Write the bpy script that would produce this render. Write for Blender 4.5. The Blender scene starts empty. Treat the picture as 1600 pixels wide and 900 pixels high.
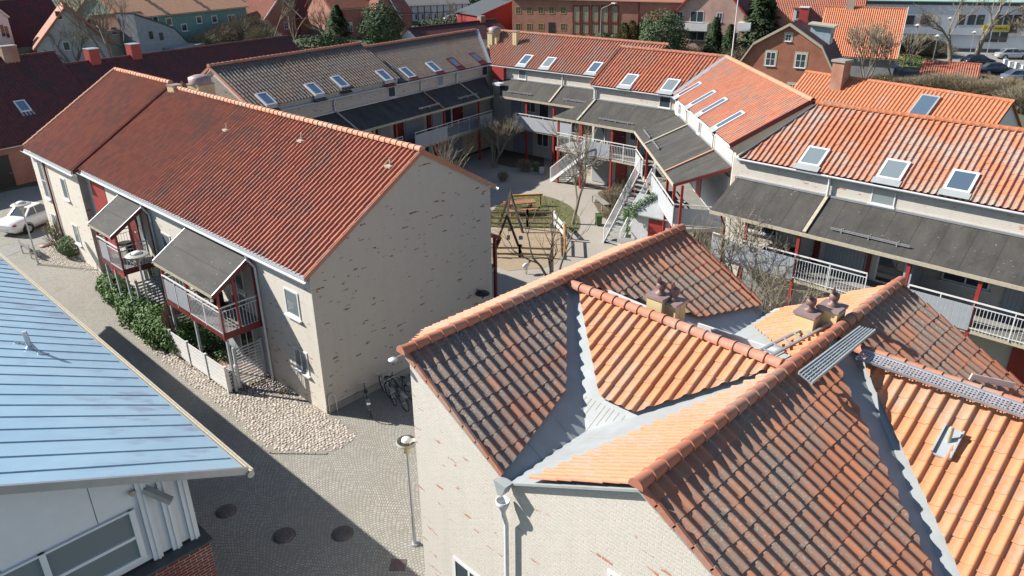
import bpy, bmesh, math, random
import numpy as np
from mathutils import Vector, Matrix
R = math.radians
random.seed(7)
scene = bpy.context.scene
col = scene.collection

# ---------------------------------------------------------------- camera, sky, sun, exposure
MX = np.array([[0.7093273067168744, -0.301052801489125, 0.6373554602114385],
               [-0.7048357754145417, -0.2928902909237212, 0.6460818889106855],
               [-0.00782953648479708, -0.9075144561923889, -0.4199478660027525]])
FP, HC = 1180.0, 16.0
cd = bpy.data.cameras.new("drone_camera"); cam = bpy.data.objects.new("drone_camera", cd); col.objects.link(cam)
m = Matrix.Identity(4)
for i in range(3):
    m[i][0] = MX[i][0]; m[i][1] = -MX[i][1]; m[i][2] = -MX[i][2]
cam.matrix_world = Matrix.Translation((0, 0, HC)) @ m
cd.sensor_width = 36.0; cd.lens = 36.0*FP/1600.0; cd.clip_start = 0.1; cd.clip_end = 3000
scene.camera = cam
SUN_AZ, SUN_EL = 121.5, 35.5
w = bpy.data.worlds.new("World"); scene.world = w; w.use_nodes = True
nt = w.node_tree; bgn = nt.nodes.get('Background') or nt.nodes.new('ShaderNodeBackground')
sky = nt.nodes.new('ShaderNodeTexSky'); sky.sky_type = 'NISHITA'; sky.sun_disc = False
sky.sun_elevation = R(SUN_EL); sky.sun_rotation = R(90-SUN_AZ); sky.dust_density = 0.2
nt.links.new(sky.outputs[0], bgn.inputs[0]); bgn.inputs[1].default_value = 0.073
sd = bpy.data.lights.new("sun", 'SUN'); sd.energy = 4.9; sd.angle = R(0.5); sd.color = (1.0, 0.945, 0.86)
sun = bpy.data.objects.new("sun", sd); col.objects.link(sun)
sdir = Vector((math.cos(R(SUN_AZ))*math.cos(R(SUN_EL)), math.sin(R(SUN_AZ))*math.cos(R(SUN_EL)), math.sin(R(SUN_EL))))
sun.rotation_euler = (-sdir).to_track_quat('-Z', 'Y').to_euler(); sun.location = (0, 0, 60)
vs = scene.view_settings; vs.view_transform = 'Standard'; vs.look = 'None'; vs.gamma = 1; vs.use_curve_mapping = False
vs.exposure = 0.70
scene.render.engine = 'CYCLES'
scene.cycles.max_bounces = 5; scene.cycles.diffuse_bounces = 1

# ---------------------------------------------------------------- surveying helpers: photo point -> point on a real plane
def P(u, v, z=0.0):
    r = MX @ np.array([u-800, v-450, FP]); t = (z-HC)/r[2]
    return Vector((r[0]*t, r[1]*t, z))
def V(u, v, p, d):
    r = MX @ np.array([u-800, v-450, FP]); n = np.array([-d[1], d[0]])
    t = n.dot(np.array([p[0], p[1]]))/n.dot(r[:2]); q = r*t
    return Vector((q[0], q[1], q[2]+HC))
def PL(u, v, p, n):
    r = Vector((MX @ np.array([u-800, v-450, FP])).tolist()); o = Vector((0, 0, HC)); n = Vector(n)
    return o + r*(n.dot(Vector(p)-o)/n.dot(r))

# ---------------------------------------------------------------- mesh builder
class MB:
    def __init__(s): s.v = []; s.f = []; s.sm = []
    def add(s, vs_, fs, smooth=False):
        b = len(s.v); s.v += [tuple(x) for x in vs_]
        for f in fs: s.f.append([i+b for i in f]); s.sm.append(smooth)
        return s
    def box(s, x0, x1, y0, y1, z0, z1):
        v = [(x, y, z) for z in (z0, z1) for y in (y0, y1) for x in (x0, x1)]
        return s.add(v, [(0, 2, 3, 1), (4, 5, 7, 6), (0, 1, 5, 4), (2, 6, 7, 3), (0, 4, 6, 2), (1, 3, 7, 5)])
    def beam(s, a, b, w_, h_, up=(0, 0, 1)):
        a = Vector(a); b = Vector(b); d = (b-a)
        if d.length < 1e-6: return s
        d.normalize(); up = Vector(up)
        if abs(d.dot(up)) > .98: up = Vector((0, 1, 0)) if abs(d.y) < .9 else Vector((1, 0, 0))
        r = d.cross(up).normalized(); u = r.cross(d)
        v = []
        for q in (a, b):
            for sx, sy in ((-1, -1), (1, -1), (1, 1), (-1, 1)): v.append(q + r*(sx*w_/2) + u*(sy*h_/2))
        return s.add(v, [(0, 1, 2, 3), (7, 6, 5, 4), (0, 4, 5, 1), (1, 5, 6, 2), (2, 6, 7, 3), (3, 7, 4, 0)])
    def tube(s, a, b, ra, rb=None, n=8, caps=True):
        rb = ra if rb is None else rb
        a = Vector(a); b = Vector(b); d = b-a
        if d.length < 1e-6: return s
        d.normalize(); t = Vector((0, 0, 1)) if abs(d.z) < .9 else Vector((1, 0, 0))
        r = d.cross(t).normalized(); u = r.cross(d); v = []
        for q, rr in ((a, ra), (b, rb)):
            for i in range(n):
                c = math.cos(2*math.pi*i/n); e = math.sin(2*math.pi*i/n); v.append(q + r*(c*rr) + u*(e*rr))
        fs = [(i, (i+1) % n, n+(i+1) % n, n+i) for i in range(n)]
        s.add(v, fs, n > 5)
        if caps: s.add(v[:n], [tuple(range(n-1, -1, -1))]); s.add(v[n:], [tuple(range(n))])
        return s
    def path(s, pts, r, n=6):
        for a, b in zip(pts[:-1], pts[1:]): s.tube(a, b, r, n=n)
        return s
    def lathe(s, c, prof, n=16, axis='z'):
        c = Vector(c); v = []
        for r, h in prof:
            for i in range(n):
                a = 2*math.pi*i/n; x, y = r*math.cos(a), r*math.sin(a)
                v.append(c + (Vector((x, y, h)) if axis == 'z' else Vector((h, x, y)) if axis == 'x' else Vector((x, h, y))))
        fs = []
        for k in range(len(prof)-1):
            for i in range(n): fs.append((k*n+i, k*n+(i+1) % n, (k+1)*n+(i+1) % n, (k+1)*n+i))
        return s.add(v, fs, True)
    def quad(s, *p): return s.add(p, [tuple(range(len(p)))])
    def prism(s, poly, d):          # poly: 3D points, extruded by vector d
        n = len(poly); d = Vector(d); a = [Vector(p) for p in poly]; b = [p+d for p in a]
        return s.add(a+b, [tuple(range(n-1, -1, -1)), tuple(range(n, 2*n))] + [(i, (i+1) % n, n+(i+1) % n, n+i) for i in range(n)])
    def blob(s, c, rx, ry, rz, n=8, k=5, jit=0.0):
        c = Vector(c); v = []; fs = []
        for j in range(k+1):
            t = math.pi*j/k
            for i in range(n):
                a = 2*math.pi*i/n; q = 1+random.uniform(-jit, jit)
                v.append(c + Vector((rx*math.sin(t)*math.cos(a)*q, ry*math.sin(t)*math.sin(a)*q, rz*math.cos(t)*q)))
        for j in range(k):
            for i in range(n): fs.append((j*n+i, (j+1)*n+i, (j+1)*n+(i+1) % n, j*n+(i+1) % n))
        return s.add(v, fs, True)
    def build(s, name, mat, parent=None, **kw):
        me = bpy.data.meshes.new(name); me.from_pydata(s.v, [], s.f)
        me.polygons.foreach_set('use_smooth', s.sm)
        me.materials.append(mat); me.update()
        o = bpy.data.objects.new(name, me); col.objects.link(o)
        if parent is not None: o.parent = parent
        return tag(o, **kw)
def tag(o, label=None, cat=None, group=None, kind=None):
    if label: o['label'] = label
    if cat: o['category'] = cat
    if group: o['group'] = group
    if kind: o['kind'] = kind
    return o
def thing(name, label, cat, loc=(0, 0, 0), rz=0.0, group=None):
    o = bpy.data.objects.new(name, None); col.objects.link(o); o.location = loc; o.rotation_euler = (0, 0, rz)
    o.empty_display_size = .2
    return tag(o, label, cat, group)
def copy_tree(o, parent=None):
    c = o.copy(); col.objects.link(c); c.parent = parent
    for ch in list(o.children): copy_tree(ch, c)
    return c

# ---------------------------------------------------------------- materials
def newmat(name):
    m_ = bpy.data.materials.new(name); m_.use_nodes = True; n = m_.node_tree; b = n.nodes['Principled BSDF']
    return m_, n, b
def N(n, t, **kw):
    x = n.nodes.new(t)
    for k, v_ in kw.items():
        if k in x.inputs: x.inputs[k].default_value = v_
        else: setattr(x, k, v_)
    return x
def mix(n, fac, a, b, mode='MIX'):
    x = n.nodes.new('ShaderNodeMix'); x.data_type = 'RGBA'; x.blend_type = mode
    for i, q in ((0, fac), (6, a), (7, b)):
        if hasattr(q, 'is_linked') or hasattr(q, 'links'): n.links.new(q, x.inputs[i])
        else: x.inputs[i].default_value = (tuple(q)+(1,) if i > 0 and len(q) == 3 else q)
    return x.outputs[2]
def ramp(n, src, a, b):
    x = n.nodes.new('ShaderNodeMapRange'); x.inputs[1].default_value = a; x.inputs[2].default_value = b; x.clamp = True
    n.links.new(src, x.inputs[0]); return x.outputs[0]
def noise(n, vec, scale, detail=4, rough=.6, out=0):
    x = N(n, 'ShaderNodeTexNoise', Scale=scale, Detail=detail, Roughness=rough)
    if vec is not None: n.links.new(vec, x.inputs['Vector'])
    return x.outputs[out]
def obco(n, which='Object'):
    return n.nodes.new('ShaderNodeTexCoord').outputs[which]
def bump(n, b, h, strength=.4, dist=.02):
    x = n.nodes.new('ShaderNodeBump'); x.inputs['Strength'].default_value = strength; x.inputs['Distance'].default_value = dist
    n.links.new(h, x.inputs['Height']); n.links.new(x.outputs[0], b.inputs['Normal'])
def plain(name, c, rough=.6, metal=0.0, var=.12, scale=3.0, c2=None, spec=None):
    m_, n, b = newmat(name); co = obco(n)
    nz = noise(n, co, scale, 6, .65)
    d = c2 or tuple(x*(1-2.2*var) for x in c)
    n.links.new(mix(n, ramp(n, nz, .3, .7), c, d), b.inputs['Base Color'])
    b.inputs['Roughness'].default_value = rough; b.inputs['Metallic'].default_value = metal
    if spec is not None: b.inputs['Specular IOR Level'].default_value = spec
    return m_
def tilemat(name, c1, c2, dirt, dirt_amt=.5, lichen=.3, rough=.7):
    """clay roof tiles: one shade per tile from the uv cell, weathered patches, pale lichen flecks"""
    m_, n, b = newmat(name); uv = n.nodes.new('ShaderNodeUVMap').outputs[0]; co = obco(n)
    fl = N(n, 'ShaderNodeVectorMath', operation='FLOOR'); n.links.new(uv, fl.inputs[0])
    wn = N(n, 'ShaderNodeTexWhiteNoise', noise_dimensions='2D'); n.links.new(fl.outputs[0], wn.inputs['Vector'])
    base = mix(n, wn.outputs['Value'], c1, c2)
    big = noise(n, co, .55, 5, .65); sm = noise(n, co, 9, 5, .7)
    ad = N(n, 'ShaderNodeMath', operation='MULTIPLY_ADD'); n.links.new(sm, ad.inputs[0]); ad.inputs[1].default_value = .55; n.links.new(big, ad.inputs[2])
    ad2 = N(n, 'ShaderNodeMath', operation='MULTIPLY_ADD'); n.links.new(wn.outputs['Value'], ad2.inputs[0]); ad2.inputs[1].default_value = .13; n.links.new(ad.outputs[0], ad2.inputs[2])
    k = ramp(n, ad2.outputs[0], 1.18-dirt_amt*.62, 1.42-dirt_amt*.62)
    c = mix(n, k, base, dirt)
    li = noise(n, co, 26, 3, .6); lk = ramp(n, li, .76-lichen*.25, .86-lichen*.25)
    mm = N(n, 'ShaderNodeMath', operation='MULTIPLY'); n.links.new(lk, mm.inputs[0]); n.links.new(ramp(n, big, .4, .62), mm.inputs[1])
    c = mix(n, mm.outputs[0], c, (.42, .40, .36))
    n.links.new(c, b.inputs['Base Color']); b.inputs['Roughness'].default_value = rough
    bump(n, b, sm, .25, .01)
    return m_
def slurry(name, c=(.66, .60, .52), red=(.30, .10, .07), amt=.5):
    """brick wall washed with pale slurry, single bricks showing through"""
    m_, n, b = newmat(name); uv = n.nodes.new('ShaderNodeUVMap').outputs[0]; co = obco(n)
    br = N(n, 'ShaderNodeTexBrick'); n.links.new(uv, br.inputs['Vector'])
    for k_, v_ in (('Scale', 1.0), ('Mortar Size', .009), ('Mortar Smooth', .4), ('Brick Width', .25), ('Row Height', .078)): br.inputs[k_].default_value = v_
    br.inputs['Color1'].default_value = (0, 0, 0, 1); br.inputs['Color2'].default_value = (1, 1, 1, 1); br.inputs['Mortar'].default_value = (.3, .3, .3, 1)
    bw = N(n, 'ShaderNodeRGBToBW'); n.links.new(br.outputs['Color'], bw.inputs[0])
    big = noise(n, co, .45, 3, .55); mpp = N(n, 'ShaderNodeMapping'); n.links.new(uv, mpp.inputs[0]); mpp.inputs['Scale'].default_value = (.75, 2.6, 1); mid = noise(n, mpp.outputs[0], 2.4, 3, .65); fine = noise(n, co, 14, 5, .7)
    a1 = N(n, 'ShaderNodeMath', operation='MULTIPLY_ADD'); n.links.new(bw.outputs[0], a1.inputs[0]); a1.inputs[1].default_value = .33; n.links.new(mid, a1.inputs[2])
    a2 = N(n, 'ShaderNodeMath', operation='MULTIPLY_ADD'); n.links.new(big, a2.inputs[0]); a2.inputs[1].default_value = .28; n.links.new(a1.outputs[0], a2.inputs[2])
    a3 = N(n, 'ShaderNodeMath', operation='MULTIPLY_ADD'); n.links.new(fine, a3.inputs[0]); a3.inputs[1].default_value = .10; n.links.new(a2.outputs[0], a3.inputs[2])
    k = ramp(n, a3.outputs[0], 1.115-.09*amt, 1.145-.09*amt)
    nm = N(n, 'ShaderNodeMath', operation='SUBTRACT'); nm.inputs[0].default_value = 1.0; n.links.new(br.outputs['Fac'], nm.inputs[1])
    k2 = N(n, 'ShaderNodeMath', operation='MULTIPLY'); n.links.new(k, k2.inputs[0]); n.links.new(nm.outputs[0], k2.inputs[1])
    base = mix(n, ramp(n, fine, .25, .75), c, tuple(x*.86 for x in c))
    mot = noise(n, co, 3.2, 6, .72); base = mix(n, ramp(n, mot, .38, .72), base, tuple(x*.80 for x in c))
    base = mix(n, ramp(n, big, .3, .75), base, tuple(x*.86 for x in c))
    st = N(n, 'ShaderNodeMapping'); n.links.new(co, st.inputs[0]); st.inputs['Scale'].default_value = (2.2, 2.2, .18)
    stn = noise(n, st.outputs[0], 1.2, 4, .6)
    base = mix(n, ramp(n, stn, .52, .95), base, tuple(x*.74 for x in c))
    base = mix(n, br.outputs['Fac'], base, tuple(x*.9 for x in c))
    n.links.new(mix(n, k2.outputs[0], base, red), b.inputs['Base Color']); b.inputs['Roughness'].default_value = .9
    h = N(n, 'ShaderNodeMath', operation='MULTIPLY_ADD'); n.links.new(br.outputs['Fac'], h.inputs[0]); h.inputs[1].default_value = -.6; n.links.new(fine, h.inputs[2])
    bump(n, b, h.outputs[0], .55, .012)
    return m_
def brickmat(name, c1, c2, mortar, sc=1.0, rough=.9, ms=.012):
    m_, n, b = newmat(name); uv = n.nodes.new('ShaderNodeUVMap').outputs[0]; co = obco(n)
    br = N(n, 'ShaderNodeTexBrick'); n.links.new(uv, br.inputs['Vector'])
    for k_, v_ in (('Scale', 1.0), ('Mortar Size', ms), ('Mortar Smooth', .2), ('Brick Width', .25*sc), ('Row Height', .078*sc)): br.inputs[k_].default_value = v_
    br.inputs['Color1'].default_value = c1+(1,); br.inputs['Color2'].default_value = c2+(1,); br.inputs['Mortar'].default_value = mortar+(1,)
    nz = noise(n, co, .8, 4, .6)
    n.links.new(mix(n, ramp(n, nz, .35, .75), br.outputs['Color'], tuple(x*.7 for x in c1)), b.inputs['Base Color']); b.inputs['Roughness'].default_value = rough
    h = N(n, 'ShaderNodeMath', operation='MULTIPLY'); n.links.new(br.outputs['Fac'], h.inputs[0]); h.inputs[1].default_value = -1
    bump(n, b, h.outputs[0], .4, .01)
    return m_
def voromat(name, scale, c1, c2, joint, rough=.85, jw=.06, bs=.5, grass=0):
    m_, n, b = newmat(name); co = obco(n)
    wp = noise(n, co, .7, 3, .5, out=1)
    v1 = N(n, 'ShaderNodeTexVoronoi', feature='DISTANCE_TO_EDGE', Scale=scale); v2 = N(n, 'ShaderNodeTexVoronoi', Scale=scale)
    n.links.new(co, v1.inputs['Vector']); n.links.new(co, v2.inputs['Vector'])
    for v_ in (v1, v2): v_.inputs['Randomness'].default_value = .65
    bw = N(n, 'ShaderNodeRGBToBW'); n.links.new(v2.outputs['Color'], bw.inputs[0])
    c = mix(n, ramp(n, bw.outputs[0], .2, .8), c1, c2)
    big = noise(n, co, .35, 4, .6); c = mix(n, ramp(n, big, .4, .75), c, tuple(x*.78 for x in c2))
    fine = noise(n, co, 45, 3, .6); c = mix(n, ramp(n, fine, .35, .8), c, tuple(x*.8 for x in c1))
    if grass:
        g = noise(n, co, .9, 5, .7); c = mix(n, ramp(n, g, .62-grass*.1, .72), c, (.19, .19, .08))
    k = ramp(n, v1.outputs['Distance'], 0, jw)
    n.links.new(mix(n, k, joint, c), b.inputs['Base Color']); b.inputs['Roughness'].default_value = rough
    bump(n, b, k, bs, .015)
    return m_
def boards(name, c, pitch=.14, axis=0, rough=.6, dark=.5):
    m_, n, b = newmat(name); uv = n.nodes.new('ShaderNodeUVMap').outputs[0]; co = obco(n)
    sp = n.nodes.new('ShaderNodeSeparateXYZ'); n.links.new(uv, sp.inputs[0])
    dv = N(n, 'ShaderNodeMath', operation='DIVIDE'); n.links.new(sp.outputs[axis], dv.inputs[0]); dv.inputs[1].default_value = pitch
    fr = N(n, 'ShaderNodeMath', operation='FRACT'); n.links.new(dv.outputs[0], fr.inputs[0])
    k = ramp(n, fr.outputs[0], .0, .12)
    nz = noise(n, co, 5, 4, .6); base = mix(n, ramp(n, nz, .3, .8), c, tuple(x*.85 for x in c))
    n.links.new(mix(n, k, tuple(x*dark for x in c), base), b.inputs['Base Color']); b.inputs['Roughness'].default_value = rough
    bump(n, b, k, .6, .02)
    return m_
def feltmat(name):
    m_, n, b = newmat(name); co = obco(n)
    mp = N(n, 'ShaderNodeMapping'); n.links.new(co, mp.inputs[0]); mp.inputs['Scale'].default_value = (1.1, .25, 1)
    st = noise(n, mp.outputs[0], 1.6, 5, .7); fine = noise(n, co, 55, 3, .6); sp = noise(n, co, 11, 2, .5)
    c = mix(n, ramp(n, st, .32, .7), (.040, .037, .035), (.11, .103, .095))
    c = mix(n, ramp(n, fine, .3, .8), c, (.045, .045, .04))
    sp_ = n.nodes.new('ShaderNodeSeparateXYZ'); n.links.new(co, sp_.inputs[0]); dv_ = N(n, 'ShaderNodeMath', operation='DIVIDE'); n.links.new(sp_.outputs[0], dv_.inputs[0]); dv_.inputs[1].default_value = 1.0
    fr_ = N(n, 'ShaderNodeMath', operation='FRACT'); n.links.new(dv_.outputs[0], fr_.inputs[0]); c = mix(n, ramp(n, fr_.outputs[0], .06, .0), c, (.03, .028, .026))
    c = mix(n, ramp(n, sp, .71, .76), c, (.36, .36, .31))
    n.links.new(c, b.inputs['Base Color']); b.inputs['Roughness'].default_value = .85
    bump(n, b, fine, .3, .01)
    return m_
def uvbox(o):
    """metric uv from the dominant face direction (local axes), u = along, v = up"""
    me = o.data
    if not me.uv_layers: me.uv_layers.new(name='UVMap')
    l = me.uv_layers[0].data
    for p in me.polygons:
        nn = p.normal
        if abs(nn.z) > .75: a = Vector((1, 0, 0)); c_ = Vector((0, 1, 0))
        else:
            a = Vector((-nn.y, nn.x, 0)).normalized(); c_ = Vector((0, 0, 1))
        for li in p.loop_indices:
            q = me.vertices[me.loops[li].vertex_index].co; l[li].uv = (a.dot(q), c_.dot(q))
    return o

M = {}
M['tile_orange'] = tilemat('clay_tiles_orange', (.62, .265, .125), (.54, .215, .10), (.43, .30, .22), .58, .4)
M['tile_dark'] = tilemat('clay_tiles_weathered_shaded', (.50, .205, .11), (.35, .15, .09), (.27, .20, .155), .74, .8)  # weathering plus the dimness of slopes turned from the sun, put into colour
M['tile_red'] = tilemat('clay_tiles_red', (.46, .15, .085), (.37, .115, .07), (.24, .125, .095), .55, .25)
M['tile_brown'] = tilemat('clay_tiles_brown', (.22, .15, .11), (.15, .105, .085), (.14, .115, .10), .8, .8)
M['tile_far_red'] = tilemat('clay_tiles_far_red', (.47, .155, .085), (.39, .125, .07), (.28, .15, .11), .6, .25)
M['tile_red2'] = tilemat('clay_tiles_brownred', (.40, .15, .095), (.32, .12, .08), (.27, .18, .14), .65, .4)
M['tile_mottled'] = tilemat('clay_tiles_mottled', (.54, .22, .13), (.47, .18, .11), (.33, .235, .19), .55, .3)
M['tile_sunworn'] = tilemat('clay_tiles_sunworn', (.54, .20, .10), (.46, .165, .085), (.40, .30, .25), .70, .5)
M['tile_clean'] = tilemat('clay_tiles_clean_orange', (.58, .21, .10), (.51, .18, .085), (.42, .25, .18), .45, .3)
M['tile_umber'] = tilemat('clay_tiles_umber', (.42, .18, .11), (.29, .13, .09), (.20, .16, .135), .85, .85)  # browner copy, shade of the slope behind the gable tip included in the colour
M['tile_maroon'] = tilemat('clay_tiles_maroon', (.15, .042, .04), (.11, .035, .035), (.075, .042, .045), .6, .05)
M['tile_salmon'] = tilemat('clay_tiles_salmon', (.60, .27, .15), (.52, .225, .125), (.42, .29, .22), .6, .3)
M['ridge'] = tilemat('ridge_tile_clay', (.50, .20, .12), (.43, .165, .10), (.40, .28, .22), .55, .55)
M['slurry'] = slurry('slurried_brick')
M['slurry_light'] = slurry('slurried_brick_light', (.70, .655, .58), (.50, .24, .16), .45)
M['slurry_sunlit'] = slurry('slurried_brick_sunlit', (.78, .73, .64), (.50, .24, .16), .45)  # paler copy of the wash, sunlight on the street front put into colour
M['slurry_gable'] = slurry('slurried_brick_gable', (.56, .51, .455), (.20, .09, .075), .50)  # darker copy of the same wash, the gable's shade put into colour
M['brick_red'] = brickmat('red_brick', (.46, .19, .13), (.39, .15, .105), (.38, .27, .22))
M['brick_pink'] = brickmat('pink_brick', (.60, .37, .30), (.54, .32, .26), (.52, .42, .36))
M['brick_base'] = brickmat('dark_red_brick', (.24, .05, .035), (.15, .035, .03), (.50, .47, .42), ms=.010)
def settmat():
    m_, n, b = newmat('granite_setts_in_arcs'); co = obco(n); sp = n.nodes.new('ShaderNodeSeparateXYZ'); n.links.new(co, sp.inputs[0])
    wob = noise(n, co, .8, 2, .5)
    def mt(op, a, c=None, d=None):
        x = N(n, 'ShaderNodeMath', operation=op)
        for i, q in enumerate((a, c, d)):
            if q is None: continue
            if hasattr(q, 'links'): n.links.new(q, x.inputs[i])
            else: x.inputs[i].default_value = q
        return x.outputs[0]
    X = mt('MULTIPLY_ADD', wob, .25, sp.outputs[0]); f = mt('SUBTRACT', mt('FRACT', mt('DIVIDE', X, 1.45)), .5)
    arc = mt('MULTIPLY', mt('MULTIPLY', f, f), 1.35); Y = mt('ADD', mt('ADD', sp.outputs[1], arc), mt('MULTIPLY', wob, .2))
    cb = n.nodes.new('ShaderNodeCombineXYZ'); n.links.new(X, cb.inputs[0]); n.links.new(Y, cb.inputs[1])
    br = N(n, 'ShaderNodeTexBrick'); n.links.new(cb.outputs[0], br.inputs['Vector'])
    for k_, v_ in (('Scale', 1.0), ('Mortar Size', .012), ('Mortar Smooth', .5), ('Brick Width', .105), ('Row Height', .095)): br.inputs[k_].default_value = v_
    br.inputs['Color1'].default_value = (.52, .495, .44, 1); br.inputs['Color2'].default_value = (.36, .345, .305, 1); br.inputs['Mortar'].default_value = (.19, .18, .14, 1)
    big = noise(n, co, .45, 5, .65); fine = noise(n, co, 30, 3, .6)
    c = mix(n, ramp(n, big, .45, .8), br.outputs['Color'], (.30, .28, .235)); c = mix(n, ramp(n, fine, .3, .85), c, (.26, .25, .22))
    g = noise(n, co, 1.3, 5, .7); c = mix(n, ramp(n, g, .60, .78), c, (.24, .23, .13))
    n.links.new(c, b.inputs['Base Color']); b.inputs['Roughness'].default_value = .85
    h = mt('MULTIPLY_ADD', br.outputs['Fac'], -1.0, mt('MULTIPLY', fine, .5)); bump(n, b, h, .8, .02)
    return m_
M['sett'] = settmat()
M['stone_bed'] = plain('stone_bed_sand', (.36, .32, .27), .95, var=.2, scale=12)
M['stones'] = None
M['paving'] = voromat('court_gravel_paving', 12.0, (.45, .405, .35), (.39, .355, .305), (.31, .28, .24), jw=.04, bs=.2)
M['asphalt'] = plain('asphalt', (.105, .105, .11), .9, var=.15, scale=6)
M['concrete'] = plain('concrete_paving', (.32, .31, .29), .9, var=.12, scale=2.5)
M['soil'] = plain('soil', (.10, .07, .045), .95, var=.25, scale=5, c2=(.16, .13, .08))
M['sand'] = plain('sand', (.40, .31, .21), .95, var=.12, scale=5)
M['grass'] = plain('lawn', (.105, .135, .04), .95, scale=3, c2=(.20, .175, .085))
M['ground'] = plain('town_ground', (.12, .11, .085), .95, scale=.25, c2=(.085, .10, .04))
M['metal'] = plain('zinc_sheet', (.42, .455, .475), .5, .1, var=.10, scale=1.9, c2=(.35, .37, .365))
M['galv'] = plain('galvanised_steel', (.55, .57, .60), .4, .6, var=.08)
M['white'] = plain('white_paint', (.78, .78, .77), .5, var=.05)
M['whitemetal'] = plain('white_lacquered_metal', (.72, .74, .77), .4, var=.05)
M['ruststain'] = plain('rust_run', (.42, .40, .35), .7, var=.1, scale=9)
M['coolwhite'] = plain('cool_white_panel', (.84, .88, .92), .45, var=.03)
M['cream'] = plain('cream_fascia', (.56, .50, .38), .7, var=.15, scale=9)
M['yellow'] = plain('yellow_chimney_sheet', (.70, .57, .31), .6, var=.08, scale=2)
M['capmetal'] = plain('plum_brown_sheet', (.38, .28, .27), .5, .2, var=.1)
M['rust'] = plain('rusty_cowl', (.30, .19, .17), .6, .3, var=.2, scale=9)
M['redpaint'] = plain('red_paint', (.38, .045, .04), .5, var=.1)
M['darkred'] = plain('dark_red_paint', (.20, .028, .028), .55, var=.12)
M['greypanel'] = boards('grey_boards', (.36, .39, .43), .15)
M['whiteboards'] = boards('white_boards', (.66, .68, .70), .18)
M['palegrey'] = plain('pale_grey_panel', (.47, .50, .53), .5, var=.05)
M['felt'] = feltmat('roofing_felt'); M['darkwood'] = plain('dark_creosoted_wood', (.06, .045, .035), .8)
M['wood'] = plain('weathered_wood', (.38, .27, .15), .85, var=.2, scale=8)
M['orangewood'] = plain('orange_wood', (.55, .27, .07), .8, var=.15, scale=8)
M['greywood'] = plain('grey_wood', (.33, .31, .29), .85, var=.15, scale=8)
M['black'] = plain('black_metal', (.02, .02, .022), .5, var=.1)
M['darkmetal'] = plain('dark_cast_iron', (.19, .165, .16), .6, .3, var=.2, scale=8)
M['slate'] = plain('slate_ledge', (.10, .11, .12), .6, var=.2, scale=3)
M['redbarn'] = boards('red_barn_boards', (.33, .035, .03), .3)
M['rubber'] = plain('black_rubber', (.018, .018, .02), .8, var=.1)
M['carwhite'] = plain('white_car_paint', (.80, .80, .80), .22, var=.02)
M['cardark'] = plain('dark_blue_car_paint', (.03, .04, .06), .2, var=.02)
M['carsilver'] = plain('silver_car_paint', (.48, .49, .51), .25, .4, var=.02)
M['carblue'] = plain('grey_blue_car_paint', (.14, .19, .26), .25, .2, var=.02)
M['taillight'] = plain('tail_light_red', (.45, .02, .04), .2, var=.02)
M['bark'] = plain('bark', (.17, .14, .11), .95, scale=10, c2=(.26, .23, .18))
M['barkpale'] = plain('pale_bark', (.30, .275, .225), .95, scale=10, c2=(.20, .18, .15))
M['twig'] = plain('twigs_with_buds', (.26, .20, .14), .95, scale=4, c2=(.27, .22, .15))
M['twigpale'] = plain('pale_twigs', (.30, .26, .19), .95, scale=4, c2=(.22, .19, .13))
M['leafgreen'] = plain('laurel_leaves', (.055, .14, .03), .65, scale=3, c2=(.12, .22, .055))
M['leafyew'] = plain('yew_leaves', (.05, .105, .03), .7, scale=6, c2=(.085, .14, .04))
M['leafconifer'] = plain('conifer_leaves', (.035, .075, .03), .8, scale=.8, c2=(.08, .12, .045))
M['leafthuja'] = plain('thuja_leaves', (.05, .075, .018), .8, scale=1.2, c2=(.12, .13, .03))
M['leafdry'] = plain('dry_shrub_leaves', (.22, .17, .07), .9, scale=2, c2=(.15, .13, .05))
M['leafyellow'] = plain('yellow_spring_leaves', (.36, .30, .06), .8, scale=2, c2=(.2, .2, .05))
M['skin'] = plain('terracotta_pot', (.40, .18, .10), .8)
m_, n_, b_ = newmat('window_glass'); b_.inputs['Base Color'].default_value = (.055, .07, .08, 1); b_.inputs['Roughness'].default_value = .04; b_.inputs['Specular IOR Level'].default_value = .9; M['glass'] = m_
m_, n_, b_ = newmat('roof_window_glass'); b_.inputs['Base Color'].default_value = (.30, .42, .52, 1); b_.inputs['Metallic'].default_value = .75; b_.inputs['Roughness'].default_value = .05; M['skyglass'] = m_
m_, n_, b_ = newmat('pale_reflection_glass'); b_.inputs['Base Color'].default_value = (.30, .36, .38, 1); b_.inputs['Metallic'].default_value = .35; b_.inputs['Roughness'].default_value = .08; b_.inputs['Specular IOR Level'].default_value = .8; M['paleglass'] = m_  # pale base colour stands in for brightness reflected by the panes
# blue standing-seam sheet with plum wear streaks
m_, n, b = newmat('blue_sheet_roof'); co = obco(n)
mp = N(n, 'ShaderNodeMapping'); n.links.new(co, mp.inputs[0]); mp.inputs['Scale'].default_value = (.5, 1.6, 1); mp.inputs['Rotation'].default_value = (0, 0, .5)
s1 = noise(n, mp.outputs[0], 1.5, 5, .6); s2 = noise(n, co, .6, 3, .5)
sx = n.nodes.new('ShaderNodeSeparateXYZ'); n.links.new(co, sx.inputs[0])
mu = N(n, 'ShaderNodeMath', operation='MULTIPLY'); n.links.new(ramp(n, s1, .53, .64), mu.inputs[0]); n.links.new(ramp(n, sx.outputs[0], -3.6, -.6), mu.inputs[1])
mu2 = N(n, 'ShaderNodeMath', operation='MULTIPLY'); n.links.new(mu.outputs[0], mu2.inputs[0]); mu2.inputs[1].default_value = .75
c = mix(n, ramp(n, s2, .3, .7), (.47, .67, .80), (.40, .60, .75))
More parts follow.
